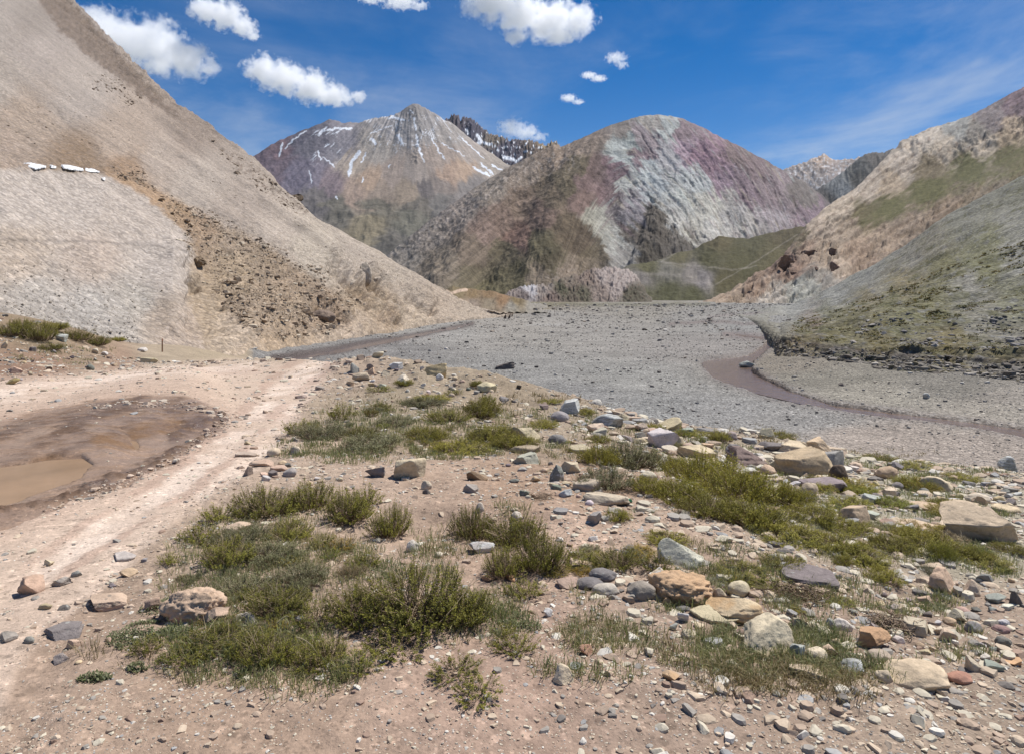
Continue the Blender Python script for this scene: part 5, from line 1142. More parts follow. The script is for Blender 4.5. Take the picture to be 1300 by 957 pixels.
# crags and outcrops on the hillsides
def crag(px, py, w, h, rgb, label, G, cat='outcrop', kind='angular', name='rock_outcrop', deep=.9, push=.55):
    p = hit_grid(G, px, py); D = p[1]; W, Hh = w * D / F, h * D / F
    seed = int(px * 3 + py * 5); P, Fc = rock_shape(seed, kind, 5)
    nn = P / np.linalg.norm(P, axis=1)[:, None]
    P = P + nn * ((.03 if kind == 'round' else .10) * (ridged(P[:, 0] * 3, P[:, 1] * 3, P[:, 2] * 3, 4, seed=seed % 17) - .4))[:, None]
    o = add(name, mesh_np(name, P * np.array([W, W * deep, Hh * 1.25]), Fc), M_crag); o.location = (p[0], p[1] + W * push, p[2]); o.color = (*alb(rgb), 1)
    tag(o, label, cat)
def crag_mat():
    t = NT('crag_rock'); co = t.new('ShaderNodeTexCoord').outputs['Object']; oi = t.new('ShaderNodeObjectInfo')
    f = t.math('MULTIPLY', t.rng(t.noise(co, .35, 6, .62), .28, .72, .65, 1.3), t.rng(t.noise(co, 2.2, 5, .6), .28, .72, .8, 1.2))
    t.put(t.b.inputs['Base Color'], t.scalec(oi.outputs['Color'], f)); t.b.inputs['Roughness'].default_value = .95
    t.l.new(t.bump(t.noise(co, .9, 8, .68), .7, .7), t.b.inputs['Normal']); return t.m
M_crag = crag_mat()
for a in [(462, 349, 17, 26,  (206, 190, 170), 'rounded grey-tan overhang high on the scree slope with dark hollows below', G_left, 'outcrop', 'round'),
          (444, 362, 16, 14,  (206, 190, 170), 'tan overhang just left of the rounded grey-tan one', G_left, 'outcrop', 'round'),
          (480, 358, 18, 10,  (206, 190, 170), 'small tan brow over a dark cave on the scree slope', G_left, 'outcrop', 'round'),
          (532, 380, 30, 9,  (206, 190, 170), 'long low ledge near the end of the scree slope', G_left, 'outcrop', 'slab'),
          (404, 404, 34, 16, (142, 122, 106), 'low brown knob at the foot of the scree slope', G_left, 'outcrop', 'round'),
          (246, 332, 22, 12, (142, 122, 100), 'brown earthy overhang right of the cut gravel face', G_left, 'outcrop', 'clod'),
          (376, 247, 15, 7, (100, 84, 66), 'dark rock knob on the skyline of the scree slope', G_left, 'outcrop', 'angular'),
          (1004, 333, 22, 17, (150, 124, 108), 'dark red-brown crag at the left end of the valley side', None, 'outcrop', 'angular'),
          (1031, 327, 22, 15, (152, 126, 110), 'dark crag right of the first one on the valley side', None, 'outcrop', 'angular'),
          (1062, 323, 18, 12, (154, 128, 112), 'dark block high in the row of crags on the valley side', None, 'outcrop', 'angular'),
          (1067, 342, 14, 18, (150, 122, 108), 'tall dark crag at the right end of the row of crags', None, 'outcrop', 'angular'),
          (980, 360, 15, 18, (146, 122, 106), 'dark crag low down near the foot of the valley side', None, 'outcrop', 'angular'),
          (1010, 349, 13, 7, (150, 126, 110), 'small dark crag below the first one', None, 'outcrop', 'angular'),
          (1034, 344, 14, 8, (160, 134, 118), 'brownish low crag in the middle of the row of crags', None, 'outcrop', 'angular'),
          (955, 376, 12, 9, (150, 126, 110), 'little dark crag lowest by the river plain', None, 'outcrop', 'angular')]:
    crag(a[0], a[1], a[2], a[3], a[4], a[5], a[6] if a[6] is not None else G_side, a[7], a[8])

# boulders on the far grassy bank
for i in range(46):
    if i < 30:
        x = rng.uniform(995, 1298); by = np.interp(x, [1000, 1060, 1150, 1300], [431, 439, 449, 458]); y = by + rng.uniform(4, 20)
        lab, g = 'dark boulder fallen at the foot of the far turf-edged bank', 'boulders under the far bank'
        rgb = np.array((128, 126, 122)) + rng.integers(-22, 24)
    else:
        x = rng.uniform(1080, 1298); y = rng.uniform(405, 446)
        lab, g = 'grey boulder resting on the green slope above the far bank', 'boulders on the far green slope'
        rgb = np.array((150, 148, 145)) + rng.integers(-30, 24)
    w = 4.5 * (1 + rng.pareto(3)); w = min(w, 13)
    p = hit_grid(G_talus, x, y)
    put_stone(x, y, w, w * rng.uniform(.32, .5), 'angular', rgb, lab, 'boulder', name='boulder', group=g, mat='dark', sub=3, seed=int(rng.integers(1e6)), p=p)

# ------------------------------------------------------------------ masses of stones nobody could count
def merge_stones(name, pos, size, cols, sub=1, flat=.5, mat=None, kind='stuff', var=18, squash=None):
    n = len(pos)
    if n == 0: return
    sh = [rock_shape(int(900 + i), ['angular', 'slab', 'angular', 'angular', 'slab', 'round'][i % 6], sub) for i in range(var)]
    nv = len(sh[0][0]); Fc = sh[0][1]
    idx = rng.integers(0, var, n); a = rng.uniform(0, 6.283, n); ca, sa = np.cos(a), np.sin(a)
    P = np.stack([s[0] for s in sh])[idx] * 1.0
    sc = np.stack([rng.uniform(.8, 1.2, n), rng.uniform(.7, 1.1, n), rng.uniform(.45, .9, n) * flat / .65], 1)
    P = P * (sc * size[:, None])[:, None, :]
    X = P[..., 0] * ca[:, None] - P[..., 1] * sa[:, None]; Y = P[..., 0] * sa[:, None] + P[..., 1] * ca[:, None]
    V = np.stack([X + pos[:, None, 0], Y + pos[:, None, 1], P[..., 2] + pos[:, None, 2] + (.02 * size)[:, None]], -1)
    faces = (Fc[None] + (np.arange(n) * nv)[:, None, None]).reshape(-1, 3)
    me = mesh_np(name, V.reshape(-1, 3), faces, np.repeat(cols, nv, 0), smooth=False)
    return tag(add(name, me, mat or M_peb), kind=kind)
def peb_mat():
    t = NT('pebble'); co = t.new('ShaderNodeTexCoord').outputs['Object']; base = t.new('ShaderNodeAttribute', attribute_name='Col').outputs['Color']
    t.put(t.b.inputs['Base Color'], t.scalec(base, t.rng(t.noise(co, 45, 5, .65), .25, .75, .8, 1.2))); t.b.inputs['Roughness'].default_value = .88; t.b.inputs['Specular IOR Level'].default_value = .2
    t.l.new(t.bump(t.noise(co, 60, 5, .65), .4, .006), t.b.inputs['Normal']); return t.m
M_peb = peb_mat()
def pick(cols, wts, n, jit=.12):
    c = np.array([alb(x) for x in cols])[rng.choice(len(cols), n, p=np.array(wts) / sum(wts))]
    return (.86 * c + .14 * alb((196, 174, 150))) * rng.uniform(1 - jit, 1 + jit, (n, 1))
SOILC = ([(204, 184, 160), (180, 158, 138), (212, 202, 180), (160, 155, 147), (124, 120, 116), (226, 220, 208), (156, 130, 114), (166, 167, 166)], [4, 3, 4, 2, .9, 1.6, .7, .7])
BEDC = ([(148, 145, 140), (164, 161, 155), (196, 193, 186), (112, 110, 109), (84, 83, 84), (134, 135, 136), (150, 139, 128)], [4, 3.2, 1.8, 2.4, 1, 1.5, 1.4])
# gravel of the bank
n = 160000
u = rng.uniform(-.95, 1.2, n); l = rng.uniform(math.log(2.3), math.log(42), n); D = np.exp(l); x = u * D
dens = grid_at(NEAR, x, D) * (1 - .72 * grid_at(road, x, D)) * (1 - .8 * grid_at(mud, x, D))
patch = fbm(x / .8, D / .8, 0, 3, seed=151)
pxl = CX + F * u
rightish = sstep(500, 1100, pxl)
keep = rng.uniform(0, 1, n) < dens * np.clip(.34 + .8 * patch + .55 * rightish + .2 * sstep(5, 3, D), .05, 1)
wat = np.maximum.reduce([grid_at(pud[k], x, D) for k in pud]); keep &= wat < .2
x, D, u = x[keep], D[keep], u[keep]; n = len(x)
s = np.clip(D * .0019 * (1 + rng.pareto(np.where(u > .1, 1.7, 2.2), n)), .005, (.0105 + .010 * (u > .12)) * D + .012)
pos = np.stack([x, D, ground_z(x, D)], 1)
big = s > D * .0042
merge_stones('gravel', pos[big], s[big], pick(*SOILC, int(big.sum())), sub=2)
merge_stones('gravel', pos[~big], s[~big], pick(*SOILC, int((~big).sum())), sub=1)
ep = []
for poly, n_, w_ in ((ROAD[5:18], 420, 7), (MUD[3:15], 520, 5), (ROAD[1:6], 160, 4)):
    A = np.array(poly, float); seg = rng.integers(0, len(A) - 1, n_); t_ = rng.uniform(0, 1, n_)[:, None]
    q_ = A[seg] * (1 - t_) + A[seg + 1] * t_ + rng.normal(0, w_, (n_, 2)) * np.array([1.6, .6]); ep += [hit(a_, b_) for a_, b_ in q_ if b_ > 455 and b_ < 930]
ep = np.array(ep); s = np.clip(ep[:, 1] * .0026 * (1 + rng.pareto(2.4, len(ep))), .01, .013 * ep[:, 1])
merge_stones('gravel', ep, s, pick([(206, 184, 164), (190, 168, 148), (216, 202, 184), (160, 146, 134)], [4, 3, 2, 1.5], len(ep)), sub=2)
# cobbles of the river plain
n = 95000
u = rng.uniform(-.5, .86, n); l = math.log(19) + (math.log(380) - math.log(19)) * rng.uniform(0, 1, n) ** 1.15; D = np.exp(l); x = u * D
keep = (grid_at(FAR, x, D) > .6) & (grid_at(rv, x, D) < .15) & (grid_at(bk, x, D) < .3) & (rng.uniform(0, 1, n) < np.clip(.5 + fbm(x / 6, D / 9, 0, 3, seed=152), .08, 1))
x, D = x[keep], D[keep]; n = len(x)
s = np.clip(D * .00105 * (1 + rng.pareto(2.9, n)), .025, .0065 * D)
pos = np.stack([x, D, ground_z(x, D)], 1); pos[:, 2] += .12 * s
merge_stones('river_gravel', pos, s, pick(*BEDC, n, .10), sub=1)
# stones on the hillsides
def on_hill(G, poly, n, wob=0.0):
    X, Y = pix(G); Xf, Yf = X.ravel(), Y.ravel()
    if wob: Xf = Xf + wob * fbm(X / 28, Y / 22, 0, 4, seed=158).ravel(); Yf = Yf + wob * fbm(X / 28, Y / 22, 0, 4, seed=159).ravel()
    m = (poly_sd(Xf, Yf, poly) > 0)
    idx = np.nonzero(m)[0]
    d = G.reshape(-1, 3)[idx, 1]
    return G.reshape(-1, 3)[rng.choice(idx, n)]
B = on_hill(G_left, [(205, 250), (300, 295), (400, 340), (450, 380), (440, 418), (330, 420), (300, 400), (262, 350)], 9000, 26)
B = B + rng.normal(size=B.shape) * np.array([.25, .25, .02]); s = np.clip(.10 * (1 + rng.pareto(2.1, len(B))), 0, .95)
merge_stones('rubble', B, s, pick([(164, 144, 122), (184, 166, 144), (140, 122, 104), (208, 194, 172), (130, 120, 112)], [4, 3, 1.5, 1.6, 1], len(B), .15), sub=1, mat=M_peb)
B = on_hill(G_left, [(-60, 300), (210, 318), (225, 350), (170, 440), (0, 412), (-60, 408)], 7000)
B = B + rng.normal(size=B.shape) * np.array([.15, .15, .01]); s = np.clip(.05 * (1 + rng.pareto(2.4, len(B))), 0, .3) * np.clip((B[:, 2].max() - B[:, 2]) / B[:, 2].max() + .35, .3, 1)
merge_stones('rubble', B, s, pick([(176, 165, 152), (162, 152, 141), (190, 180, 168), (138, 130, 121)], [4, 3, 2, 1.5], len(B), .12), sub=1)
B = on_hill(G_talus, [(984, 434), (1060, 441), (1150, 451), (1310, 461), (1310, 486), (1150, 472), (1060, 464), (1000, 457), (980, 448)], 2600, 7)
s = np.clip(.12 * (1 + rng.pareto(2.2, len(B))), 0, .75)
merge_stones('rubble', B, s, pick([(124, 120, 112), (98, 94, 90), (148, 143, 135), (172, 166, 156), (108, 102, 80)], [4, 3, 2, 1, 1.5], len(B), .15), sub=1)
B = on_hill(G_talus, [(1080, 405), (1310, 380), (1310, 448), (1160, 440), (1090, 425)], 2600)
k = fbm(B[:, 0] / 5, B[:, 1] / 3, 0, 3, seed=153) > .12; B = B[k]; s = np.clip(.14 * (1 + rng.pareto(2.2, len(B))), 0, .7)
merge_stones('rubble', B, s, pick([(132, 130, 130), (110, 110, 114), (158, 156, 152), (88, 86, 86)], [4, 3, 2, 1.5], len(B), .15), sub=1)

for poly, n_, s_ in (([(104, 90), (150, 104), (184, 130), (170, 134), (120, 106)], 260, .30), ([(262, 178), (330, 212), (398, 270), (372, 272), (300, 222)], 420, .34), ([(140, 212), (186, 218), (190, 232), (150, 226)], 160, .2), ([(150, 214), (300, 286), (420, 350), (410, 358), (290, 300), (200, 246)], 700, .16), ([(-40, 0), (60, 20), (330, 220), (560, 385), (430, 330), (200, 190), (-40, 180)], 1500, .11)):
    B = on_hill(G_left, poly, n_, 10); s = np.clip(s_ * (1 + rng.pareto(2.3, len(B))), 0, 4 * s_)
    merge_stones('rubble', B, s, pick([(134, 116, 98), (112, 96, 82), (158, 140, 122), (178, 164, 146)], [4, 3, 2, 1], len(B), .15), sub=1)
# ------------------------------------------------------------------ snow on the ledge
def snow_mat():
    t = NT('snow'); co = t.new('ShaderNodeTexCoord').outputs['Object']
    t.put(t.b.inputs['Base Color'], t.mix(t.rng(t.noise(co, 1.1, 6, .65), .40, .66, 0, .8), (.80, .81, .83, 1), (.46, .41, .36, 1))); t.b.inputs['Roughness'].default_value = .6
    t.l.new(t.bump(t.noise(co, 1.6, 5, .6), .4, .3), t.b.inputs['Normal']); return t.m
M_snow = snow_mat()
SNP = [([(29, 206), (44, 206.5), (60, 210.5), (59, 213), (46, 215), (37, 213)], 'leftmost thick patch of old snow on the ledge of the scree slope'), ([(60.5, 207.5), (73, 211.5), (72, 213.5), (65, 213)], 'small narrow bit of snow between the two big patches on the ledge'), ([(75, 208.5), (88, 209), (106, 213.5), (107, 217), (94, 216), (81, 214)], 'longest patch of old snow on the ledge, thick at its left end'), ([(107.5, 213), (118, 214), (128, 217.5), (127, 219), (115, 218), (108, 216.5)], 'thin tail of snow at the right end of the ledge'), ([(129, 224), (135, 226), (134, 229), (130, 227)], 'tiny snow remnant below the right end of the ledge')]
def snow_sheet(poly, lab):
    """A lens of snow lying on the slope: upper skin follows the ground and thins out to its rim."""
    A = np.array(poly, float)
    a0, a1 = A.min(0) - 1.5, A.max(0) + 1.5
    X, Y = pix(G_left)
    nx, ny = int((a1[0] - a0[0]) / .32) + 2, int((a1[1] - a0[1]) / .28) + 2
    gx, gy = np.meshgrid(np.linspace(a0[0], a1[0], nx), np.linspace(a0[1], a1[1], ny))
    m = (X > a0[0] - 3) & (X < a1[0] + 3) & (Y > a0[1] - 3) & (Y < a1[1] + 3)
    B = np.stack([np.ones(m.sum()), X[m] - a0[0], Y[m] - a0[1]], 1)
    k = np.linalg.lstsq(B, 1 / G_left[..., 1][m], rcond=None)[0]
    D = 1 / (k[0] + k[1] * (gx - a0[0]) + k[2] * (gy - a0[1]))
    mm = m & (poly_sd(X, Y, A) > -1.5)
    res = 1 / (k[0] + k[1] * (X[mm] - a0[0]) + k[2] * (Y[mm] - a0[1])) - G_left[..., 1][mm]
    D = D - max(np.percentile(res, 86), 0) - .05
    sd = poly_sd(gx + .8 * perlin(gx / 2.5, gy / 1.6, 0, 3), gy + .5 * perlin(gx / 3, gy / 1.6, 0, 4), A)
    P = np.stack([(gx - CX) / F * D, D, EYE + (HY - gy) / F * D], -1)
    sd = sd - .7
    th = .10 * np.sqrt(np.clip(sd / 3, 0, 1)) + .015 * perlin(gx, gy, 0, 5)
    P = P + (np.array([0, 0, EYE]) - P) * (.002 * (sd > 0))[..., None]
    top = P + SN * np.where(sd > .25, th, -.12)[..., None]
    f = grid_faces(ny, nx); ok = (sd.ravel()[f] > -.45).all(1)
    used = np.unique(f[ok]); mp = -np.ones(nx * ny, int); mp[used] = np.arange(len(used))
    V = top.reshape(-1, 3)[used]; c = V.mean(0)
    o = add('snow_patch', mesh_np('snow_patch', V - c, mp[f[ok]]), M_snow); o.location = c
    tag(o, lab, 'snow patch', 'snow patches on the ledge')
for poly, lab in SNP: snow_sheet(poly, lab)
# ================================================================== plants
def leaf_mat(name, rough=.6, trans=.3, var=.25):
    t = NT(name)
    base = t.new('ShaderNodeAttribute', attribute_name='Col').outputs['Color']
    oi = t.new('ShaderNodeObjectInfo')
    c = t.mix(1.0, base, oi.outputs['Color'], 'MULTIPLY')
    c = t.scalec(c, t.rng(oi.outputs['Random'], 0, 1, 1 - var, 1 + var))
    t.put(t.b.inputs['Base Color'], c); t.b.inputs['Roughness'].default_value = rough; t.b.inputs['Specular IOR Level'].default_value = .25
    tr = t.new('ShaderNodeBsdfTranslucent'); t.put(tr.inputs['Color'], c)
    mx = t.new('ShaderNodeMixShader'); mx.inputs[0].default_value = trans
    t.l.new(t.b.outputs[0], mx.inputs[1]); t.l.new(tr.outputs[0], mx.inputs[2]); t.l.new(mx.outputs[0], t.out.inputs['Surface'])
    return t.m
M_leaf = leaf_mat('shrub_leaf'); M_blade = leaf_mat('grass_blade', .6, .35, .1)
def twig_mat():
    t = NT('twig'); base = t.new('ShaderNodeAttribute', attribute_name='Col').outputs['Color']
    t.put(t.b.inputs['Base Color'], base); t.b.inputs['Roughness'].default_value = .85; return t.m
M_twig = twig_mat()

def tubes(P, r0, r1, cols):
    """P (n,k,3) polylines -> three-sided tapering tubes."""
    n, k, _ = P.shape
    T = np.gradient(P, axis=1); T /= np.linalg.norm(T, axis=2)[..., None] + 1e-9
    A = np.cross(T, np.array([.31, .87, .38])); A /= np.linalg.norm(A, axis=2)[..., None] + 1e-9
    B = np.cross(T, A)
    r = (r0[:, None] * (1 - np.linspace(0, 1, k)) + r1[:, None] * np.linspace(0, 1, k))
    V = []
    for j in range(3):
        an = j * 2.0944
        V.append(P + (A * math.cos(an) + B * math.sin(an)) * r[..., None])
    V = np.stack(V, 2)                         # n,k,3,3
    f = []
    for s in range(k - 1):
        for j in range(3):
            a = s * 3 + j; b = s * 3 + (j + 1) % 3
            f.append((a, b, b + 3, a + 3))
    f = np.array(f); faces = (f[None] + (np.arange(n) * k * 3)[:, None, None]).reshape(-1, 4)
    return V.reshape(-1, 3), faces, np.repeat(cols, k * 3, 0)

def shrub_mesh(seed, R, H, nsp, nleaf, ll, lw, pal, up=.75, lumps=.3, bare=18, twigc=(196, 172, 138)):
    r = np.random.default_rng(seed)
    az = r.uniform(0, 6.283, nsp); rho = np.sqrt(r.uniform(0, 1, nsp))
    lump = 1 + lumps * perlin(np.cos(az) * rho * 2.2 + seed, np.sin(az) * rho * 2.2, .0, seed % 31) * 1.6
    gap = perlin(np.cos(az) * rho * 3.1 + seed * .7, np.sin(az) * rho * 3.1, .0, seed % 29); kp = gap > -.22; az, rho = az[kp], rho[kp]; nsp = len(az)
    lump = 1 + lumps * perlin(np.cos(az) * rho * 2.2 + seed, np.sin(az) * rho * 2.2, .0, seed % 31) * 1.6
    tip = np.stack([R * rho * np.cos(az) * (1 + .25 * r.normal(size=nsp) * .5), R * rho * np.sin(az), H * np.sqrt(1 - .8 * rho ** 2) * lump * r.uniform(.62, 1.0, nsp)], 1)
    base = np.stack([tip[:, 0] * .45 + r.normal(0, R * .10, nsp), tip[:, 1] * .45 + r.normal(0, R * .10, nsp), np.full(nsp, -.02 * H)], 1)
    ctrl = base * (1 - up) + tip * up; ctrl[:, 2] = tip[:, 2] * .42
    ts = np.linspace(0, 1, 6)[None, :, None]
    curve = lambda t: (1 - t) ** 2 * base[:, None] + 2 * t * (1 - t) * ctrl[:, None] + t ** 2 * tip[:, None]
    P = curve(ts)
    sc = H * .012
    stem_c = np.array([alb((112, 92, 66))]) * r.uniform(.7, 1.3, (nsp, 1))
    V1, F1, C1 = tubes(P, np.full(nsp, sc * .55), np.full(nsp, sc * .22), stem_c)
    # bare dead twigs
    if bare:
        a2 = r.uniform(0, 6.283, bare); rr = R * r.uniform(.3, 1.05, bare)
        b2 = np.stack([r.normal(0, R * .3, bare), r.normal(0, R * .3, bare), np.zeros(bare)], 1)
        t2 = np.stack([rr * np.cos(a2), rr * np.sin(a2), H * r.uniform(.35, 1.0, bare)], 1)
        c2 = (b2 + t2) / 2 + r.normal(0, R * .1, (bare, 3)); tt = np.linspace(0, 1, 6)[None, :, None]
        P2 = (1 - tt) ** 2 * b2[:, None] + 2 * tt * (1 - tt) * c2[:, None] + tt ** 2 * t2[:, None]
        V2, F2, C2 = tubes(P2, np.full(bare, sc * .75), np.full(bare, sc * .32), np.array([alb(twigc)]) * r.uniform(.6, 1.2, (bare, 1)))
        F2 = F2 + len(V1); V1 = np.concatenate([V1, V2]); F1 = np.concatenate([F1, F2]); C1 = np.concatenate([C1, C2])
    # leaves along the upper part of every sprig
    t = r.uniform(.40, 1.0, (nsp, nleaf)) ** .8
    t = np.clip(t, .3, 1)[..., None]
    Q = curve(t); Tn = 2 * (1 - t) * (ctrl - base)[:, None] + 2 * t * (tip - ctrl)[:, None]; Tn /= np.linalg.norm(Tn, axis=2)[..., None] + 1e-9
    rd = r.normal(size=Q.shape); rd -= Tn * np.sum(rd * Tn, 2)[..., None]; rd /= np.linalg.norm(rd, axis=2)[..., None] + 1e-9
    Q = Q + rd * (.25 * ll * r.uniform(0, 1, t.shape))
    d = Tn * r.uniform(.35, .9, t.shape) + rd; d /= np.linalg.norm(d, axis=2)[..., None]
    sd = np.cross(d, Tn + .3 * r.normal(size=Q.shape)); sd /= np.linalg.norm(sd, axis=2)[..., None] + 1e-9
    L = ll * r.uniform(.6, 1.25, t.shape); W = lw * r.uniform(.7, 1.2, t.shape)
    V = np.stack([Q, Q + d * L * .5 + sd * W * .5, Q + d * L, Q + d * L * .5 - sd * W * .5], 2).reshape(-1, 3)
    m = nsp * nleaf
    Fq = np.arange(m * 4).reshape(m, 4)
    pc = np.array([alb(p) for p in pal])
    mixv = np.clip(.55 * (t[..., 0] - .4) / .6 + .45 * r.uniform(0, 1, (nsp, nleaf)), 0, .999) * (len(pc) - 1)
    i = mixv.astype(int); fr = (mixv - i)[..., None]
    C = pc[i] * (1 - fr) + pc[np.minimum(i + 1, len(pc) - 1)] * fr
    C = C * (r.uniform(.75, 1.25, (nsp, 1, 1)))
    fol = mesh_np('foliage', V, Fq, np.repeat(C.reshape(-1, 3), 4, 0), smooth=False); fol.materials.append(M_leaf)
    tw = mesh_np('twigs', V1, F1, C1); tw.materials.append(M_twig)
    return fol, tw
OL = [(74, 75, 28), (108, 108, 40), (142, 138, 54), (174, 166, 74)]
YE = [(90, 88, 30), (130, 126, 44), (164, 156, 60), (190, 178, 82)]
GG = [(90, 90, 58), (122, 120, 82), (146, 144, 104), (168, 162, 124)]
PROTO = {'O': [shrub_mesh(200 + i, .40, .36, 430, 26, .017, .0085, OL, lumps=.5, bare=76) for i in range(5)],
         'o': [shrub_mesh(230 + i, .22, .22, 130, 24, .015, .008, OL, up=.6, lumps=.45, bare=26) for i in range(4)],
         'Y': [shrub_mesh(260 + i, .40, .26, 640, 22, .018, .0060, YE, up=.7, lumps=.4, bare=26) for i in range(5)],
         'G': [shrub_mesh(290 + i, .36, .28, 420, 22, .020, .0062, GG, up=.8, lumps=.35, bare=40, twigc=(190, 176, 146)) for i in range(3)]}
DIM = {'O': (.80, .36), 'o': (.44, .22), 'Y': (.80, .26), 'G': (.72, .28)}
SHRUBS = []
def put_shrub(px, py, w, h, kind, label, group, p=None, tint=(1, 1, 1)):
    p = hit(px, py - h * .12) if p is None else p
    if px > 600 and py > 488: p = on_bank(px, p)
    D = p[1]; W, Hh = w * D / F, h * D / F
    drop = EYE - p[2]; sp = drop / math.hypot(drop, math.hypot(p[0], p[1]))
    Hv = max(Hh - W * .6 * sp, .42 * Hh) * .92
    fol, tw = random.choice(PROTO[kind])
    o = bpy.data.objects.new('shrub', None); COL.objects.link(o); o.empty_display_size = .1
    o.location = (p[0], p[1] + W * .2, ground_z(p[0], p[1] + W * .2) if p[1] < 60 and G_on(p) else p[2])
    dw, dh = DIM[kind]
    o.scale = (W / dw, W / dw * random.uniform(.75, .95), Hv / dh); o.rotation_euler = (0, 0, random.uniform(0, 6.28))
    for nm, me in (('foliage', fol), ('twigs', tw)):
        c = bpy.data.objects.new(nm, me); COL.objects.link(c); c.parent = o; c.color = (*tint, 1)
    tag(o, label, 'shrub', group); SHRUBS.append((p[0], p[1] + W * .2, W * .45))
    return o
def G_on(p): return True
g1, g2, g3, g4, g5, g6, g7, g8 = ('shrubs of the thicket by the track', 'shrubs along the bottom left', 'olive shrubs at the centre', 'shrubs on the mound', 'shrubs of the wide olive thicket', 'yellow-green shrubs on the lower right bank', 'low shrubs along the bank edge', 'shrubs beyond the road')
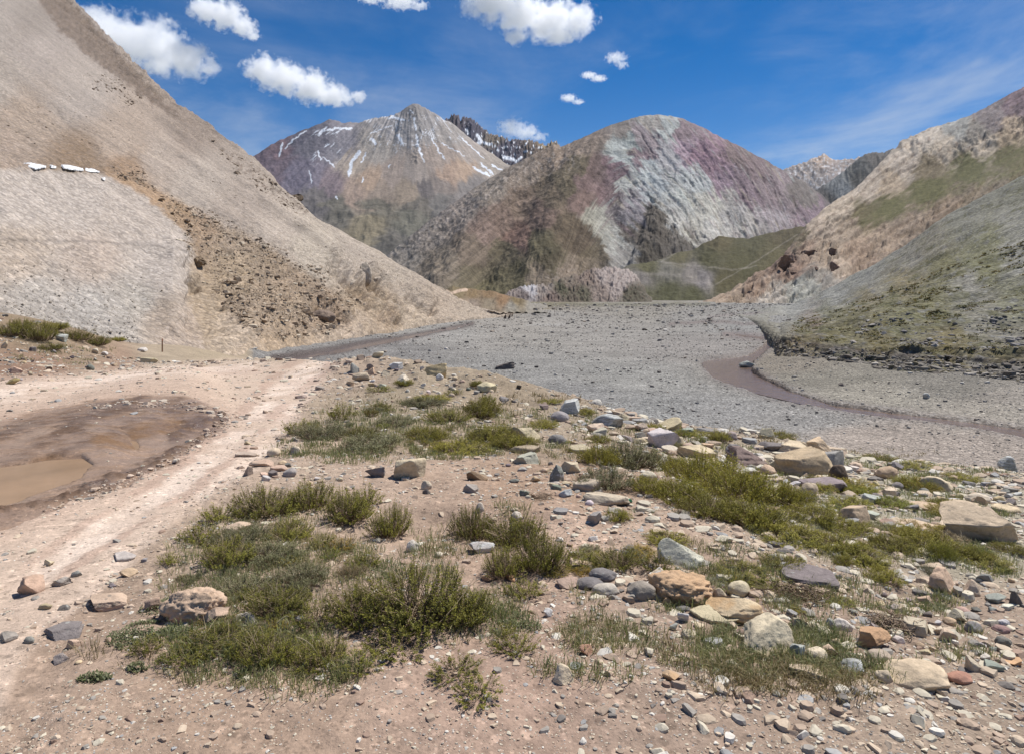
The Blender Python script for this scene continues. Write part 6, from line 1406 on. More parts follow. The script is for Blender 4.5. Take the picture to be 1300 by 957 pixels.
SH = [
 (525, 812, 175, 112, 'O', 'biggest dense olive shrub, bottom centre, with bare twigs showing', g3),
 (450, 806, 110, 72, 'O', 'olive shrub joined to the left side of the biggest shrub', g3), (582, 806, 95, 74, 'O', 'olive shrub spilling over the right side of the biggest shrub', g3), (500, 838, 120, 60, 'o', 'low sprawling shrub at the foot of the biggest shrub', g3),
 (330, 664, 110, 58, 'O', 'olive shrub at the top of the thicket by the track', g1), (272, 668, 62, 34, 'o', 'small shrub at the left tip of the thicket by the track', g1), (388, 654, 86, 52, 'O', 'dark olive shrub at the upper right of the thicket', g1), (438, 672, 80, 56, 'O', 'olive shrub between the thicket and the bare pink soil', g1), (492, 690, 76, 58, 'O', 'rounded olive shrub on the right end of the thicket', g1), (460, 650, 60, 38, 'o', 'small olive shrub behind the right end of the thicket', g1),
 (246, 694, 72, 36, 'o', 'low sparse shrub left of the tan stone in the thicket', g1), (282, 726, 92, 50, 'O', 'olive shrub just above the large lumpy rock', g1), (340, 722, 90, 42, 'G', 'grey-green shrub in the middle of the thicket', g1), (300, 700, 80, 42, 'G', 'grey-green shrub under the tan stone in the thicket', g1), (360, 690, 80, 40, 'O', 'low olive shrub in the heart of the thicket', g1),
 (300, 765, 92, 46, 'G', 'grey-green shrub right of the large lumpy rock', g2), (345, 792, 100, 60, 'O', 'olive shrub right of the pale grey stone in the grass', g2), (270, 838, 110, 58, 'O', 'leafy shrub below the pale grey stone in the grass', g2), (330, 856, 100, 66, 'O', 'olive shrub at the bottom edge left of the centre', g2), (228, 852, 64, 34, 'o', 'thin shrub at the left end of the bottom growth', g2), (400, 860, 92, 60, 'O', 'olive shrub at the bottom edge below the biggest shrub, left', g2), (395, 806, 76, 50, 'o', 'olive shrub filling the gap left of the biggest shrub', g2), (380, 752, 80, 44, 'G', 'grey-green shrub left behind the biggest shrub', g2), (180, 835, 50, 36, 'o', 'spindly yellowish shrub alone on the dirt at lower left', g2), (455, 860, 80, 40, 'o', 'small olive shrub at the bottom edge under the biggest shrub', g2),
 (598, 692, 72, 56, 'O', 'olive shrub behind the grey-streaked rock', g3), (652, 702, 90, 62, 'O', 'dark olive shrub above the right of the grey-streaked rock', g3), (688, 734, 84, 70, 'O', 'tall dark olive shrub at the right of the central group', g3), (640, 742, 72, 56, 'O', 'olive shrub below the grey-streaked rock', g3), (668, 766, 60, 40, 'o', 'low olive shrub at the front of the central group', g3),
 (655, 836, 70, 46, 'o', 'small spreading shrub alone on the soil right of the biggest shrub', g3), (640, 812, 40, 22, 'o', 'tiny shrub left of the small spreading one', g3), (575, 872, 90, 44, 'o', 'olive sprigs at the bottom edge below the biggest shrub, right', g3), (606, 900, 90, 44, 'o', 'olive shrub crossing the bottom edge right of centre', g3),
 (740, 722, 60, 30, 'o', 'low olive shrub behind the cream wedge-shaped slab', g3), (785, 730, 72, 42, 'O', 'olive shrub just left of the big whitish rock', g3), (836, 733, 62, 40, 'o', 'olive shrub growing against the big whitish rock', g3),
 (405, 563, 84, 38, 'G', 'grey-green shrub on the road side foot of the mound', g4), (376, 556, 54, 26, 'o', 'small shrub nearest to the road by the mound', g4), (466, 576, 100, 36, 'G', 'wide grey-green shrub on the front of the mound', g4), (432, 538, 46, 30, 'o', 'shrub above the road side foot of the mound', g4), (500, 545, 62, 24, 'G', 'grey-green shrub in the middle of the mound slope', g4), (540, 563, 66, 28, 'Y', 'yellow-green shrub at the front of the mound', g4), (566, 540, 76, 26, 'O', 'dark shrub on the mound near the long cream slab', g4), (535, 520, 66, 20, 'G', 'grey-green shrub high on the right of the mound', g4), (622, 566, 84, 34, 'Y', 'yellow-green shrub in front of the long cream slab', g4), (580, 580, 100, 30, 'Y', 'wide yellow-green shrub at the foot of the mound', g4), (610, 536, 66, 38, 'Y', 'brownish yellow-green shrub behind the long cream slab', g4), (650, 574, 70, 30, 'Y', 'yellow-green shrub in front of the broad cream slab', g4), (478, 524, 54, 16, 'o', 'little shrub on the upper mound slope', g4), (482, 500, 44, 13, 'o', 'little shrub just under the mound crown, left', g4), (545, 513, 60, 15, 'Y', 'low yellowish shrub under the mound crown, right', g4), (512, 492, 28, 12, 'Y', 'tiny yellowish shrub under the bright cream stone', g4), (604, 494, 22, 11, 'Y', 'tiny yellowish shrub near the bank edge by the mound', g4), (575, 503, 28, 11, 'o', 'tiny dark shrub on the mound shoulder', g4), (460, 560, 50, 24, 'O', 'dark olive shrub on the mound front, left half', g4),
 (800, 604, 92, 58, 'G', 'large grey-green shrub left of the rounded cream stone', g5), (762, 596, 60, 38, 'Y', 'shrub left of the large grey-green one', g5), (770, 628, 84, 50, 'G', 'grey-green shrub above the diagonal ledge', g5), (826, 630, 62, 32, 'Y', 'shrub in front of the rounded cream stone', g5), (900, 626, 110, 66, 'Y', 'broad yellow-green shrub at the upper left of the wide thicket', g5), (868, 648, 84, 50, 'Y', 'dark yellow-green shrub at the left end of the wide thicket', g5), (944, 644, 110, 66, 'Y', 'broad yellow-green shrub in the middle of the wide thicket', g5), (992, 652, 100, 58, 'Y', 'yellow-green shrub at the right of the wide thicket', g5), (962, 678, 100, 54, 'Y', 'yellow-green shrub at the front of the wide thicket', g5), (905, 664, 90, 46, 'Y', 'olive shrub at the front left of the wide thicket', g5), (862, 604, 60, 30, 'Y', 'shrub behind the left end of the wide thicket', g5), (1020, 640, 50, 26, 'G', 'grey twiggy shrub between the thicket and the purple-grey slab', g5),
 (1040, 668, 70, 36, 'Y', 'yellow-green shrub left of the tan triangular slab', g6), (1012, 694, 110, 42, 'Y', 'wide yellow-green shrub below the wide thicket', g6), (1062, 706, 100, 40, 'Y', 'wide yellow-green shrub in front of the tan triangular slab', g6), (1102, 722, 92, 36, 'Y', 'yellow-green shrub above the bare soil patch', g6), (1085, 684, 70, 28, 'Y', 'low shrub below the tan triangular slab', g6), (1142, 704, 72, 30, 'Y', 'yellow-green shrub left of the flat tan slab', g6), (1192, 710, 104, 46, 'Y', 'wide shrub in front of the flat tan slab', g6), (1234, 718, 62, 30, 'Y', 'shrub at the foot of the ramp-like boulder', g6), (1264, 730, 84, 30, 'Y', 'shrub right below the ramp-like boulder', g6), (1290, 706, 50, 20, 'Y', 'shrub at the right edge by the ramp-like boulder', g6), (1160, 690, 60, 30, 'Y', 'small shrub touching the flat tan slab', g6), (1130, 746, 60, 30, 'Y', 'shrub on the right of the bare soil patch', g6),
 (786, 664, 44, 22, 'Y', 'small yellow shrub beside the grey pointed stone', g5), (850, 694, 66, 24, 'Y', 'low shrub behind the big whitish rock', g5), (945, 742, 84, 30, 'Y', 'low shrub above the jagged slate outcrop', g6), (1000, 728, 70, 30, 'Y', 'shrub behind the jagged slate outcrop', g6), (985, 756, 66, 26, 'o', 'brownish twiggy shrub left of the jagged slate outcrop', g6),
 (880, 556, 52, 14, 'Y', 'low shrub behind the cream boulder with the hollow', g7), (915, 564, 46, 20, 'Y', 'shrub above the large cream slab', g7), (830, 548, 40, 12, 'Y', 'low shrub left of the cream boulder with the hollow', g7), (995, 560, 48, 16, 'Y', 'brownish shrub by the cream block at the bank edge', g7), (1122, 588, 56, 15, 'Y', 'low brownish shrub at the bank edge right of the biggest tan boulder', g7), (1172, 600, 74, 18, 'Y', 'wide low shrub at the bank edge right of the dark grey stone', g7), (1230, 612, 54, 15, 'Y', 'low shrub at the bank edge left of the blue-grey boulder', g7), (1075, 574, 44, 14, 'Y', 'low dark shrub right of the pinkish cream boulder', g7), (745, 528, 40, 12, 'Y', 'low shrub between the bluish white slab and the bank edge', g7), (700, 514, 40, 10, 'Y', 'low shrub above the small purple stone', g7), (690, 545, 46, 16, 'Y', 'shrub above the broad cream slab', g7), (760, 565, 40, 18, 'Y', 'shrub right of the pale leaning chip', g7), (1045, 630, 50, 20, 'Y', 'shrub below the purple-grey slab', g7), (840, 520, 30, 8, 'Y', 'tiny shrub on the very edge of the bank', g7),
 (8, 430, 46, 22, 'O', 'green shrub at the left edge beyond the road', g8), (44, 436, 52, 28, 'O', 'big green shrub left of the bluish white block beyond the road', g8), (92, 434, 46, 20, 'O', 'green shrub right of the bluish white block beyond the road', g8), (118, 440, 40, 17, 'O', 'green shrub on the right of the growth beyond the road', g8), (146, 434, 26, 8, 'Y', 'last low yellowish shrub beyond the road, right end', g8), (60, 420, 50, 14, 'Y', 'yellowish shrub on the skyline of the far bank behind the bluish block', g8), (25, 418, 40, 14, 'O', 'green shrub behind the growth beyond the road', g8), (60, 446, 34, 12, 'O', 'small shrub in front of the growth beyond the road', g8),
]
for px, py, w, h, k, lab, g in SH: put_shrub(px, py, w, h, k, lab, g)

SPR = [(0, [(200, 680), (420, 660), (520, 700), (480, 760), (380, 870), (210, 860)], 30, (24, 50), 'small olive sprig between the larger shrubs left of the biggest one'),
       (0, [(860, 600), (1010, 630), (1120, 690), (1280, 700), (1280, 740), (1080, 740), (900, 690), (850, 650)], 26, (20, 42), 'small yellow-green sprig around the wide thicket on the right'),
       (0, [(400, 530), (540, 500), (690, 530), (680, 580), (480, 590)], 22, (14, 30), 'small drab sprig growing on the mound slope'),
       (0, [(700, 520), (860, 548), (900, 570), (850, 600), (740, 590), (690, 560)], 14, (12, 26), 'small brownish sprig among the slabs near the bank edge')]
SPR += [(0, [(1000, 605), (1150, 615), (1290, 640), (1290, 720), (1150, 690), (1050, 650)], 20, (34, 76), 'low yellow-green cushion in the stony ground above the lower right bank'), (0, [(690, 700), (860, 690), (960, 740), (1120, 750), (1040, 790), (900, 745), (700, 760)], 14, (28, 60), 'low yellow-green cushion near the orange soil clod and the slate outcrop')]
for kk, poly, n, (a0, a1), lab in SPR:
    A = np.array(poly, float); k = 0
    while k < n:
        x, y = rng.uniform(A[:, 0].min(), A[:, 0].max()), rng.uniform(A[:, 1].min(), A[:, 1].max())
        if poly_sd(np.array([x]), np.array([y]), A)[0] < 0: continue
        w_ = rng.uniform(a0, a1); kd = ('Y' if 'yellow' in lab else 'o') if rng.uniform() < .7 else 'G'
        put_shrub(x, y, w_, w_ * (rng.uniform(.3, .45) if 'cushion' in lab else rng.uniform(.4, .75)), kd, lab, 'low cushions on the right' if 'cushion' in lab else 'small sprigs between the shrubs', tint=(rng.uniform(.85, 1.25), rng.uniform(.85, 1.15), 1)); k += 1
# ------------------------------------------------------------------ grass, straw and creeping ground cover
def blades(name, pts, nb, hgt, spread, wid, pal, lean=.5):
    """pts (n,3) tuft feet; arrays nb,hgt,spread per tuft."""
    rep = np.repeat(np.arange(len(pts)), nb); m = len(rep)
    if m == 0: return
    r = rng
    a = r.uniform(0, 6.283, m); q = np.sqrt(r.uniform(0, 1, m)) * spread[rep]
    b = pts[rep] + np.stack([np.cos(a) * q, np.sin(a) * q, np.zeros(m)], 1)
    b[:, 2] = np.where(b[:, 1] < 60, ground_z(b[:, 0], b[:, 1]), b[:, 2]) - .004
    az = a + r.normal(0, .8, m); ln = hgt[rep] * r.uniform(.5, 1.15, m); le = np.abs(r.normal(0, lean, m)) + q / (spread[rep] + 1e-6) * lean * .8
    dx, dy = np.cos(az), np.sin(az)
    mid = b + np.stack([dx * ln * .25 * le, dy * ln * .25 * le, ln * .58], 1)
    tip = b + np.stack([dx * ln * .75 * le, dy * ln * .75 * le, ln * (1 - .32 * np.minimum(le, 1.6))], 1)
    w = wid[rep] * r.uniform(.7, 1.3, m); ph = r.uniform(0, 6.283, m); s = np.stack([np.cos(ph), np.sin(ph), np.zeros(m)], 1) * w[:, None] * .5
    V = np.stack([b - s, b + s, mid - s * .8, mid + s * .8, tip], 1).reshape(-1, 3)
    f = np.array([(0, 1, 3), (0, 3, 2), (2, 3, 4)]); Fc = (f[None] + (np.arange(m) * 5)[:, None, None]).reshape(-1, 3)
    pc = np.array([alb(p) for p in pal]); tc = r.integers(0, len(pc), len(pts))[rep]; other = r.integers(0, len(pc), m)
    C = (pc[tc] * .6 + pc[other] * .4) * r.uniform(.7, 1.3, (m, 1))
    me = mesh_np(name, V, Fc, np.repeat(C, 5, 0), smooth=False)
    return tag(add(name, me, M_blade), kind='stuff')
def patch_points(patches):
    out = []
    for cx, cy, rx, ry, n in patches:
        n = int(n * (.62 if cy > 600 else .9)); a = rng.uniform(0, 6.283, n); q = np.sqrt(rng.uniform(0, 1, n))
        for x, y in zip(cx + rx * q * np.cos(a), cy + ry * q * np.sin(a)):
            p = hit(x, y)
            if any((p[0] - s[0]) ** 2 + (p[1] - s[1]) ** 2 < (s[2] * .7) ** 2 for s in STONES): continue
            out.append(p)
    return np.array(out)
GREENG = [(1000, 600, 60, 10, 50), (920, 610, 80, 20, 60), (1120, 690, 120, 26, 120), (1240, 720, 60, 16, 60), (900, 730, 60, 20, 50), (1060, 740, 60, 14, 50), (1200, 660, 90, 14, 70), (850, 590, 60, 12, 50), (300, 690, 80, 40, 90), (350, 700, 90, 60, 90), (270, 740, 60, 40, 60), (330, 780, 90, 60, 110), (280, 830, 80, 40, 110), (380, 840, 90, 40, 90), (440, 720, 70, 30, 60), (400, 700, 60, 40, 40), (520, 730, 60, 16, 40), (570, 690, 50, 20, 40), (540, 720, 60, 20, 30), (600, 790, 40, 30, 40), (632, 770, 30, 22, 40), (650, 790, 30, 16, 22), (640, 640, 12, 6, 4),
          (470, 560, 80, 25, 120), (560, 560, 90, 25, 120), (640, 560, 60, 20, 60), (500, 530, 80, 20, 80), (430, 535, 40, 20, 40), (600, 540, 60, 25, 70), (405, 568, 60, 14, 40), (376, 576, 18, 4, 10), (450, 582, 60, 8, 30), (655, 648, 14, 6, 10),
          (760, 800, 40, 22, 40), (735, 815, 18, 10, 12), (800, 815, 40, 14, 26), (915, 820, 35, 22, 60), (960, 845, 50, 20, 60), (870, 840, 40, 12, 20), (700, 845, 16, 10, 8), (760, 855, 50, 8, 16), (850, 772, 18, 8, 12), (885, 770, 22, 8, 14), (745, 760, 18, 8, 8), (922, 750, 12, 14, 8), (1000, 770, 50, 8, 12),
          (1030, 820, 50, 22, 110), (1060, 850, 50, 12, 60), (1120, 800, 30, 8, 10), (1140, 852, 40, 10, 30), (1035, 790, 20, 8, 12), (1210, 830, 14, 7, 10), (1260, 830, 16, 8, 10), (1225, 800, 10, 6, 6), (1115, 770, 24, 10, 16), (1160, 775, 30, 10, 22), (1190, 760, 24, 12, 30), (1060, 770, 30, 8, 12), (985, 770, 12, 6, 6),
          (1190, 630, 70, 20, 110), (1150, 615, 40, 14, 40), (1230, 690, 60, 14, 60), (1240, 660, 40, 12, 40), (1000, 660, 80, 30, 60), (900, 700, 60, 12, 24), (960, 730, 60, 10, 40), (1050, 640, 40, 12, 40), (860, 560, 50, 10, 40), (700, 530, 60, 10, 50), (780, 550, 60, 14, 40), (720, 575, 40, 10, 24), (930, 570, 50, 8, 30), (1100, 590, 60, 8, 40), (1200, 600, 80, 8, 40), (90, 445, 60, 6, 30), (40, 455, 30, 5, 16), (100, 460, 20, 4, 10)]
P = patch_points(GREENG); D = P[:, 1]
blades('grass', P, np.clip(40 / (1 + D / 9), 10, 40).astype(int), np.clip(.055 + .0045 * D, 0, .15) * rng.uniform(.6, 1.3, len(P)), (.05 + .006 * D) * rng.uniform(.6, 1.4, len(P)), np.maximum(.0035, D * .00075), [(140, 144, 92), (164, 160, 108), (122, 132, 82), (178, 168, 122), (150, 154, 114)])
DRYG = [(1000, 850, 80, 30, 130), (940, 860, 60, 20, 70), (1050, 870, 60, 16, 60), (860, 825, 30, 12, 20), (740, 800, 40, 18, 16), (440, 690, 60, 26, 26), (350, 760, 80, 50, 30), (560, 700, 30, 12, 14), (640, 690, 40, 20, 16), (500, 780, 90, 30, 26), (610, 530, 50, 18, 40), (640, 520, 30, 10, 20), (470, 510, 60, 14, 26), (1000, 560, 40, 8, 40), (960, 545, 40, 6, 24), (1040, 575, 40, 5, 20), (820, 540, 60, 6, 30), (1030, 765, 50, 10, 26), (1130, 575, 60, 5, 24), (690, 505, 50, 6, 30), (740, 515, 40, 5, 20), (1230, 605, 60, 6, 26), (870, 690, 40, 8, 10), (700, 570, 60, 20, 24), (180, 840, 20, 10, 8), (120, 830, 20, 8, 8), (1180, 690, 100, 24, 40)]
P = patch_points(DRYG); D = P[:, 1]
blades('dry_grass', P, np.clip(26 / (1 + D / 9), 8, 26).astype(int), np.clip(.055 + .0045 * D, 0, .14) * rng.uniform(.6, 1.3, len(P)), (.05 + .006 * D) * rng.uniform(.6, 1.4, len(P)), np.maximum(.003, D * .0007), [(178, 158, 116), (150, 130, 92), (196, 178, 140), (128, 112, 70), (130, 126, 80)], .8)
# creeping leaves, close to the soil
def mat_cover(name, patches, ll, pal):
    V = []; C = []; pc = np.array([alb(p) for p in pal])
    for cx, cy, rx, ry, n in patches:
        a = rng.uniform(0, 6.283, n); q = rng.uniform(0, 1, n) ** .6
        x, y = cx + rx * q * np.cos(a), cy + ry * q * np.sin(a)
        c0 = hit(cx, cy); u = (x - CX) / F
        # flat footprint on the ground around the centre
        sx = rx * c0[1] / F; sy = ry * c0[1] ** 2 / F / (EYE - c0[2])
        wx = c0[0] + sx * q * np.cos(a); wy_ = c0[1] + sy * q * np.sin(a)
        k = fbm(wx * 6, wy_ * 6, 0, 3, seed=160); ok = k > -.12
        wx, wy_, qq = wx[ok], wy_[ok], q[ok]; m = len(wx)
        b = np.stack([wx, wy_, ground_z(wx, wy_) + rng.uniform(0, .03, m) * (1.2 - qq)], 1)
        L = ll * max(1, c0[1] / 5) * rng.uniform(.6, 1.3, m); az = rng.uniform(0, 6.283, m); el = rng.uniform(.1, .9, m)
        d = np.stack([np.cos(az) * np.cos(el), np.sin(az) * np.cos(el), np.sin(el)], 1) * L[:, None]
        s = np.stack([-np.sin(az), np.cos(az), rng.normal(0, .3, m)], 1) * (L * .28)[:, None]
        V.append(np.stack([b, b + d * .5 + s, b + d, b + d * .5 - s], 1).reshape(-1, 3))
        C.append(np.repeat(pc[rng.integers(0, len(pc), m)] * rng.uniform(.7, 1.3, (m, 1)), 4, 0))
    V = np.concatenate(V); C = np.concatenate(C)
    return tag(add(name, mesh_np(name, V, np.arange(len(V)).reshape(-1, 4), C, smooth=False), M_blade), kind='stuff')
mat_cover('ground_cover', [(180, 800, 36, 24, 2600), (120, 862, 22, 6, 500), (175, 848, 14, 6, 300), (225, 805, 24, 10, 700), (205, 770, 26, 12, 600), (640, 782, 34, 14, 900), (670, 796, 20, 8, 300), (1040, 825, 50, 20, 2200), (1085, 840, 30, 10, 700), (1020, 795, 20, 8, 300), (370, 578, 26, 5, 400), (450, 640, 30, 8, 300), (700, 600, 20, 5, 200), (1190, 640, 60, 14, 1500), (1140, 625, 30, 8, 500), (1230, 700, 50, 8, 700), (1180, 770, 26, 9, 700), (1240, 690, 24, 8, 400), (640, 660, 18, 5, 200), (330, 740, 60, 30, 1500), (300, 800, 60, 30, 1500), (480, 720, 40, 12, 500), (810, 650, 30, 6, 200), (955, 700, 50, 8, 500), (1080, 650, 30, 8, 300)], .013, [(122, 126, 92), (146, 146, 110), (104, 110, 74), (162, 158, 124), (110, 122, 74)])
# low scrub on the far slopes (too many to count)
B = on_hill(G_talus, [(1010, 405), (1310, 300), (1310, 455), (1150, 446), (1000, 430)], 6500)
k = fbm(B[:, 0] / 8, B[:, 1] / 9, 0, 4, seed=161) > .1; B = B[k]
m = len(B); Vs = []; per = 9
az = rng.uniform(0, 6.283, (m, per)); el = rng.uniform(.2, 1.3, (m, per)); L = (B[:, 1] * .0034)[:, None] * rng.uniform(.4, 1.2, (m, per))
d = np.stack([np.cos(az) * np.cos(el), np.sin(az) * np.cos(el), np.sin(el) * .6], -1) * L[..., None]; s = np.stack([-np.sin(az), np.cos(az), 0 * az], -1) * (L * .3)[..., None]
b = B[:, None] + rng.normal(0, .12, (m, per, 3)) * np.array([1, 1, .1])
V = np.stack([b, b + d * .5 + s, b + d, b + d * .5 - s], 2).reshape(-1, 3)
cc = np.array([alb(c) for c in ((112, 108, 64), (96, 96, 56), (132, 120, 74), (116, 102, 68))])[rng.integers(0, 4, m)] * rng.uniform(.7, 1.2, (m, 1))
tag(add('undergrowth', mesh_np('undergrowth', V, np.arange(len(V)).reshape(-1, 4), np.repeat(cc, per * 4, 0), smooth=False), M_blade), kind='stuff')

# ------------------------------------------------------------------ dead twigs, stake, litter
def twig_heap(px, py, w, n, label, rgb, hgt=.5):
    p = hit(px, py); W = w * p[1] / F; r = np.random.default_rng(int(px))
    c = r.normal(0, W * .22, (n, 3)) * np.array([1, .7, 0]); a = r.uniform(0, 6.283, n); L = W * r.uniform(.2, .5, n)
    dv = np.stack([np.cos(a), np.sin(a), r.uniform(-.1, .45, n)], 1) * L[:, None]
    t = np.linspace(-.5, .5, 6)[None, :, None]; bend = r.normal(0, W * .06, (n, 1, 3))
    P = c[:, None] + t * dv[:, None] + bend * (1 - (2 * t) ** 2); P[..., 2] = np.maximum(P[..., 2] + W * hgt * r.uniform(0, .3, (n, 1)), .004)
    V, Fc, C = tubes(P, np.full(n, W * .011), np.full(n, W * .005), np.array([alb(rgb)]) * r.uniform(.6, 1.25, (n, 1)))
    o = add('dead_twigs', mesh_np('dead_twigs', V, Fc, C), M_twig); o.location = p; tag(o, label, 'twigs', 'dead twigs')
twig_heap(1128, 797, 62, 190, 'heap of dry grey-brown twigs behind the orange-brown boulder', (168, 146, 122))
twig_heap(1010, 760, 70, 130, 'tangle of dead brown twigs left below the jagged slate outcrop', (132, 110, 86))
twig_heap(690, 632, 34, 50, 'few dry twigs on the gravelly soil of the bank', (150, 128, 104))
def marker():
    p = hit_grid(G_left, 206, 447); q = hit(206, 447); p = q if q[1] < 80 else p
    D = p[1]; H = 17 * D / F; wd = 1.7 * D / F
    root = bpy.data.objects.new('marker_stake', None); COL.objects.link(root); root.location = p
    tag(root, 'thin reddish wooden stake standing at the edge of the road', 'stake')
    def prism(nm, z0, z1, w0, w1, rgb, pointed=False):
        bm = bmesh.new(); bmesh.ops.create_cone(bm, cap_ends=True, segments=8, radius1=w0 / 2, radius2=w1 / 2, depth=z1 - z0)
        bmesh.ops.translate(bm, verts=bm.verts, vec=(0, 0, (z0 + z1) / 2)); m = bpy.data.meshes.new(nm); bm.to_mesh(m); bm.free()
        t = NT(nm + '_wood'); co = t.new('ShaderNodeTexCoord').outputs['Object']
        t.put(t.b.inputs['Base Color'], t.mix(t.rng(t.noise(t.mapv(co, (9, 9, 1)), 4, 4), .3, .7, 0, 1), (*alb(np.array(rgb) * .8), 1), (*alb(rgb), 1))); t.b.inputs['Roughness'].default_value = .8
        add(nm, m, t.m, root)
    prism('post', -.15, H * .82, wd, wd * .9, (136, 92, 62)); prism('top', H * .82, H, wd * .96, wd * .5, (176, 96, 58))
marker()
def litter():
    p = hit(798, 637); D = p[1]; s = 9 * D / F
    bm = bmesh.new(); bmesh.ops.create_grid(bm, x_segments=14, y_segments=10, size=.5)
    for v in bm.verts:
        n = mnoise.noise_vector(Vector((v.co.x * 5, v.co.y * 5, 2.3)))
        v.co = Vector((v.co.x + .18 * n.x, v.co.y * .7 + .18 * n.y, .28 + .35 * n.z - .5 * v.co.x ** 2)) * s
    m = bpy.data.meshes.new('plastic_scrap'); bm.to_mesh(m); bm.free()
    t = NT('green_plastic'); t.b.inputs['Base Color'].default_value = (.02, .22, .10, 1); t.b.inputs['Roughness'].default_value = .3
    o = add('plastic_scrap', m, t.m); so_ = o.modifiers.new('thick', 'SOLIDIFY'); so_.thickness = .003; o.location = p
    tag(o, 'crumpled scrap of green plastic on the ground beside the shrubs', 'litter')
litter()
# long dry stalks lying over the shrubs, lower left
def stalks():
    for i, (x0, y0, x1, y1, lab) in enumerate([(376, 812, 404, 843, 'pale dry stalk leaning at the bottom left of the biggest shrub'), (352, 802, 366, 790, 'short pale stalk among the shrubs right of the pale grey stone'), (380, 640, 384, 622, 'thin yellow stalk standing in the thicket'), (404, 640, 408, 628, 'second thin yellow stalk standing right of the first in the thicket'), (562, 684, 574, 660, 'straw-coloured stalk leaning against the olive shrub left of the grey-streaked rock')]):
        a, b = hit(x0, max(y0, y1) + 4), hit(x1, max(y0, y1) + 4); D = (a[1] + b[1]) / 2
        a = a + np.array([0, 0, max(0, y1 - y0 if y0 < y1 else 0) * D / F * .7 + .06]); b = b + np.array([0, 0, max(0, y0 - y1) * D / F * .9 + .05])
        c = (a + b) / 2 + np.array([.02, 0, .03]); t = np.linspace(0, 1, 8)[:, None]
        P = ((1 - t) ** 2 * a + 2 * t * (1 - t) * c + t * t * b)[None]
        V, Fc, C = tubes(P, np.array([.0035]), np.array([.0016]), np.array([alb((206, 190, 150))]))
        tag(add('dry_stalk', mesh_np('dry_stalk', V, Fc, C), M_twig), lab, 'stalk', 'dry stalks')
stalks()
# ================================================================== cumulus clouds: real volumes of vapour
def cloud(label, D, blobs, dens, seed, soft=.34, edge=1.0):
    """blobs: (px, py, rx, ry) ellipsoids in the direction they hang, at distance D."""
    s = D / F
    c = at(np.mean([b[0] for b in blobs]), np.mean([b[1] for b in blobs]), D)
    bm = bmesh.new(); E = []
    for i, (x, y, rx, ry) in enumerate(blobs):
        p = at(x, y, D + ((i * 37) % 5 - 2) * rx * s * .12) - c; r = np.array([rx, (rx + ry) / 2, ry]) * s
        E.append((p, r))
        g = bmesh.ops.create_icosphere(bm, subdivisions=3, radius=1.0)['verts']
        for v in g: v.co = Vector(p + np.array(v.co[:]) * r * 1.16)
    me = bpy.data.meshes.new('cloud'); bm.to_mesh(me); bm.free()
    m = bpy.data.materials.new('cloud_vapour'); m.use_nodes = True; nt = m.node_tree; N = nt.nodes; L = nt.links; N.clear()
    out = N.new('ShaderNodeOutputMaterial'); pv = N.new('ShaderNodeVolumePrincipled'); L.new(pv.outputs[0], out.inputs['Volume'])
    pv.inputs['Color'].default_value = (1, 1, 1, 1); pv.inputs['Anisotropy'].default_value = .4
    tc = N.new('ShaderNodeTexCoord'); co = tc.outputs['Object']
    def mth(op, a, b=0.0):
        n = N.new('ShaderNodeMath'); n.operation = op
        for i, v in enumerate((a, b)):
            if hasattr(v, 'is_output'): L.new(v, n.inputs[i])
            else: n.inputs[i].default_value = v
        return n.outputs[0]
    f = None
    for p, r in E:
        mp = N.new('ShaderNodeMapping'); mp.vector_type = 'TEXTURE'; mp.inputs['Location'].default_value = p; mp.inputs['Scale'].default_value = r; L.new(co, mp.inputs[0])
        ln = N.new('ShaderNodeVectorMath'); ln.operation = 'LENGTH'; L.new(mp.outputs[0], ln.inputs[0])
        v = mth('SUBTRACT', 1.0, ln.outputs['Value'])
        f = v if f is None else mth('SMOOTH_MAX', f, v)
        if f is not v: f.node.inputs[2].default_value = .18
    size = max(b[3] for b in blobs) * s
    nz = N.new('ShaderNodeTexNoise'); nz.inputs['Scale'].default_value = 2.0 / size; nz.inputs['Detail'].default_value = 8; nz.inputs['Roughness'].default_value = .66
    of = N.new('ShaderNodeVectorMath'); of.operation = 'ADD'; L.new(co, of.inputs[0]); of.inputs[1].default_value = (seed * 913.0, seed * 377.0, 0); L.new(of.outputs[0], nz.inputs['Vector'])
    f = mth('ADD', f, mth('MULTIPLY', mth('SUBTRACT', nz.outputs['Fac'], .56), 3.0 * edge))
    mr = N.new('ShaderNodeMapRange'); mr.interpolation_type = 'SMOOTHSTEP'; mr.inputs[1].default_value = -.02; mr.inputs[2].default_value = soft; mr.inputs[3].default_value = 0; mr.inputs[4].default_value = dens * .5 / size; L.new(f, mr.inputs[0])
    L.new(mr.outputs[0], pv.inputs['Density'])
    o = add('cloud', me, m); o.location = c
    rm = o.modifiers.new('hull', 'REMESH'); rm.mode = 'VOXEL'; rm.voxel_size = size / 7
    tag(o, label, 'cloud', 'clouds in the blue sky')
CD = 14000
cloud('largest white cloud, half hidden behind the scree skyline', CD, [(130, 36, 50, 26), (165, 52, 48, 36), (200, 58, 44, 38), (238, 78, 38, 26), (262, 88, 24, 14), (205, 88, 20, 14), (120, 20, 30, 14)], 5, 1)
cloud('small white cloud near the top, left, narrowing downwards to the right', CD, [(264, 14, 28, 18), (288, 20, 28, 20), (308, 34, 20, 15), (322, 46, 12, 9)], 5, 2)
cloud('long white cloud left of the snowy mountain top', CD, [(336, 90, 30, 22), (362, 100, 34, 24), (395, 112, 34, 24), (425, 122, 26, 16), (456, 122, 12, 10)], 5, 3)
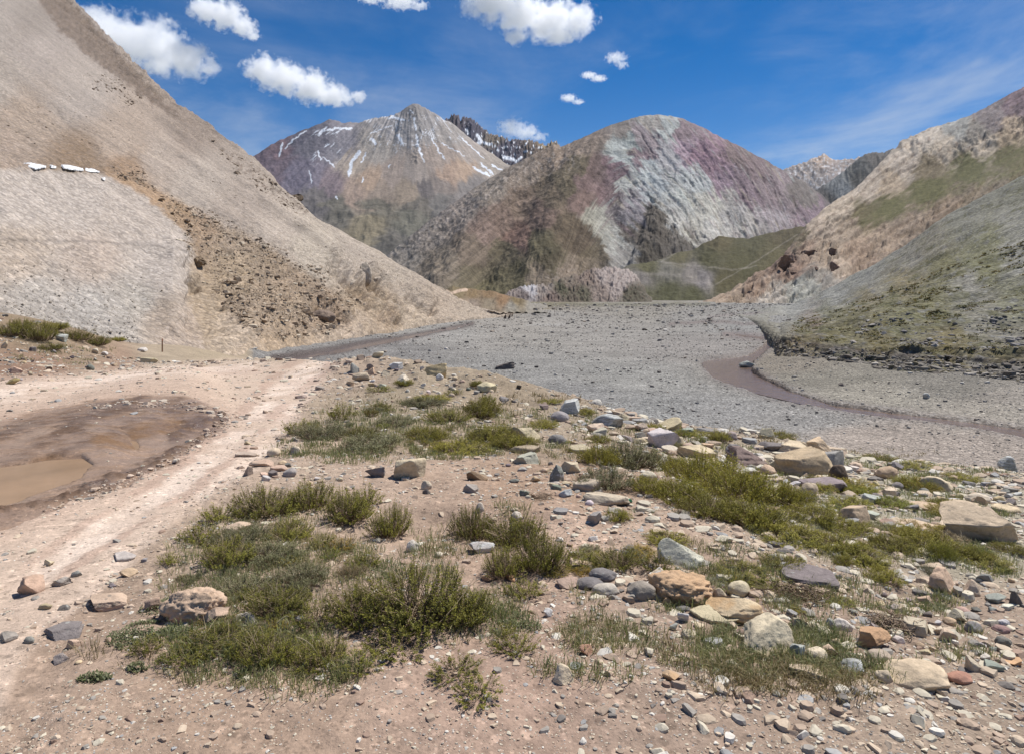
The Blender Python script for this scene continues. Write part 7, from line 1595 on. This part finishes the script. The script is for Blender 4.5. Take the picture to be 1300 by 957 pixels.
cloud('broad white cloud cut by the top edge, right of centre', CD, [(625, 6, 44, 22), (660, 18, 44, 26), (700, 26, 46, 30), (735, 26, 26, 24), (655, 46, 22, 13), (712, 46, 22, 12), (640, -14, 60, 26)], 5, 4)
cloud('thin little cloud above the dark jagged ridge', CD, [(650, 162, 20, 14), (668, 168, 22, 12), (684, 174, 14, 7)], 1.6, 5)
cloud('tiny cloud wisp above the striped mountain, upper one', CD, [(782, 74, 16, 9), (790, 83, 10, 6)], 1.4, 6)
cloud('tiny cloud wisp above the striped mountain, middle one', CD, [(748, 96, 12, 5), (760, 100, 12, 5)], 1.8, 7)
cloud('tiny cloud wisp above the striped mountain, lowest one', CD, [(722, 125, 12, 6), (734, 130, 9, 4)], 2, 8)
cloud('thin pale cloud at the top edge left of the broad one', CD, [(508, 2, 30, 10), (532, 8, 16, 6), (470, 0, 18, 6)], 2, 9)
scene.cycles.volume_bounces = 24; scene.cycles.volume_step_rate = 1.0; scene.cycles.volume_max_steps = 256
# ================================================================== the air between here and the mountains
def haze():
    x0, x1, y0, y1, z0, z1 = -18000, 18000, -60, 12000, -6, 2500
    V = np.array([(x, y, z) for x in (x0, x1) for y in (y0, y1) for z in (z0, z1)], float)
    Fc = np.array([(0, 1, 3, 2), (4, 6, 7, 5), (0, 4, 5, 1), (2, 3, 7, 6), (0, 2, 6, 4), (1, 5, 7, 3)])
    m = bpy.data.materials.new('haze'); m.use_nodes = True; nt = m.node_tree; nt.nodes.clear()
    o_ = nt.nodes.new('ShaderNodeOutputMaterial'); v = nt.nodes.new('ShaderNodeVolumePrincipled'); nt.links.new(v.outputs[0], o_.inputs['Volume'])
    v.inputs['Color'].default_value = (.80, .88, 1, 1); v.inputs['Density'].default_value = HAZE; v.inputs['Anisotropy'].default_value = .2
    tag(add('haze', mesh_np('haze', V, Fc, smooth=False), m), kind='stuff')
HAZE = 0.5e-5
haze()
# ================================================================== camera, sun, sky
cam = bpy.data.cameras.new('camera'); cam.lens = 24.0; cam.sensor_width = 36.0; cam.sensor_fit = 'HORIZONTAL'
cam.lens = 36.0 * F / 1300.0
cam.shift_y = -(478.5 - HY) / 1300.0
cam.clip_start = .05; cam.clip_end = 120000
co = bpy.data.objects.new('camera', cam); COL.objects.link(co)
co.location = (0, 0, EYE); co.rotation_euler = (math.radians(90), 0, 0)
scene.camera = co
SUN = Vector((.50, .36, 1.05)).normalized()
sl = bpy.data.lights.new('sun', 'SUN'); sl.energy = 5.0; sl.angle = math.radians(.53); sl.color = (1.0, .965, .91)
so = bpy.data.objects.new('sun', sl); COL.objects.link(so)
so.rotation_euler = SUN.to_track_quat('Z', 'Y').to_euler(); so.location = (0, 0, 60)
w = bpy.data.worlds.new('World'); scene.world = w; w.use_nodes = True
nt = w.node_tree; N = nt.nodes; L = nt.links
bg = N['Background']
sky = N.new('ShaderNodeTexSky'); sky.sky_type = 'NISHITA'; sky.sun_disc = False
sky.sun_elevation = math.asin(SUN.z); sky.sun_rotation = math.atan2(SUN.x, SUN.y)
sky.altitude = 3000; sky.air_density = 1.0; sky.dust_density = .5; sky.ozone_density = 2.2
def nmath(op, a, b=0.0, c=False):
    n = N.new('ShaderNodeMath'); n.operation = op; n.use_clamp = c
    for i, v in enumerate((a, b)):
        if hasattr(v, 'is_output'): L.new(v, n.inputs[i])
        else: n.inputs[i].default_value = v
    return n.outputs[0]
hs = N.new('ShaderNodeHueSaturation'); hs.inputs['Hue'].default_value = .503; hs.inputs['Saturation'].default_value = 1.95; hs.inputs['Value'].default_value = 1.15
L.new(sky.outputs[0], hs.inputs['Color'])
tc = N.new('ShaderNodeTexCoord'); sep = N.new('ShaderNodeSeparateXYZ'); L.new(tc.outputs['Generated'], sep.inputs[0])
# thin high cloud: sheet coordinates = direction divided by height
zz = nmath('MAXIMUM', sep.outputs[2], .04)
ux = nmath('DIVIDE', sep.outputs[0], zz); uy = nmath('DIVIDE', sep.outputs[1], zz)
cb = N.new('ShaderNodeCombineXYZ'); L.new(ux, cb.inputs[0]); L.new(uy, cb.inputs[1])
def cirrus(sc, rot, stretch, lo, hi, loc):
    mp = N.new('ShaderNodeMapping'); mp.inputs['Rotation'].default_value = (0, 0, rot); mp.inputs['Scale'].default_value = stretch; mp.inputs['Location'].default_value = loc
    L.new(cb.outputs[0], mp.inputs[0])
    n = N.new('ShaderNodeTexNoise'); n.inputs['Scale'].default_value = sc; n.inputs['Detail'].default_value = 7; n.inputs['Roughness'].default_value = .6; n.inputs['Distortion'].default_value = .5
    L.new(mp.outputs[0], n.inputs['Vector'])
    r = N.new('ShaderNodeMapRange'); r.interpolation_type = 'SMOOTHSTEP'
    r.inputs[1].default_value = lo; r.inputs[2].default_value = hi; L.new(n.outputs['Fac'], r.inputs[0])
    return r.outputs[0]
c1 = cirrus(.9, .5, (1.0, .6, 1), .36, .74, (3.1, 1.7, 0))
c2 = cirrus(.35, -.2, (1, .6, 1), .36, .66, (1.0, 5.0, 0))
veil = nmath('MULTIPLY', nmath('MULTIPLY', c1, c2), .5, True)
mx = N.new('ShaderNodeMix'); mx.data_type = 'RGBA'
hz = N.new('ShaderNodeMapRange'); hz.interpolation_type = 'SMOOTHSTEP'; L.new(sep.outputs[2], hz.inputs[0]); hz.inputs[1].default_value = .0; hz.inputs[2].default_value = .36; hz.inputs[3].default_value = .24; hz.inputs[4].default_value = .0
veil = nmath('ADD', veil, hz.outputs[0], True)
L.new(veil, mx.inputs[0]); L.new(hs.outputs[0], mx.inputs[6]); mx.inputs[7].default_value = (7.5, 8.0, 8.6, 1)
L.new(mx.outputs[2], bg.inputs['Color']); bg.inputs['Strength'].default_value = .074
scene.view_settings.view_transform = 'Standard'; scene.view_settings.look = 'None'; scene.view_settings.gamma = 1; scene.view_settings.exposure = .26
scene.view_settings.use_curve_mapping = False
scene.cycles.max_bounces = 26; scene.cycles.glossy_bounces = 3; scene.cycles.transmission_bounces = 4; scene.cycles.diffuse_bounces = 3; scene.cycles.transparent_max_bounces = 8
scene.cycles.use_denoising = True
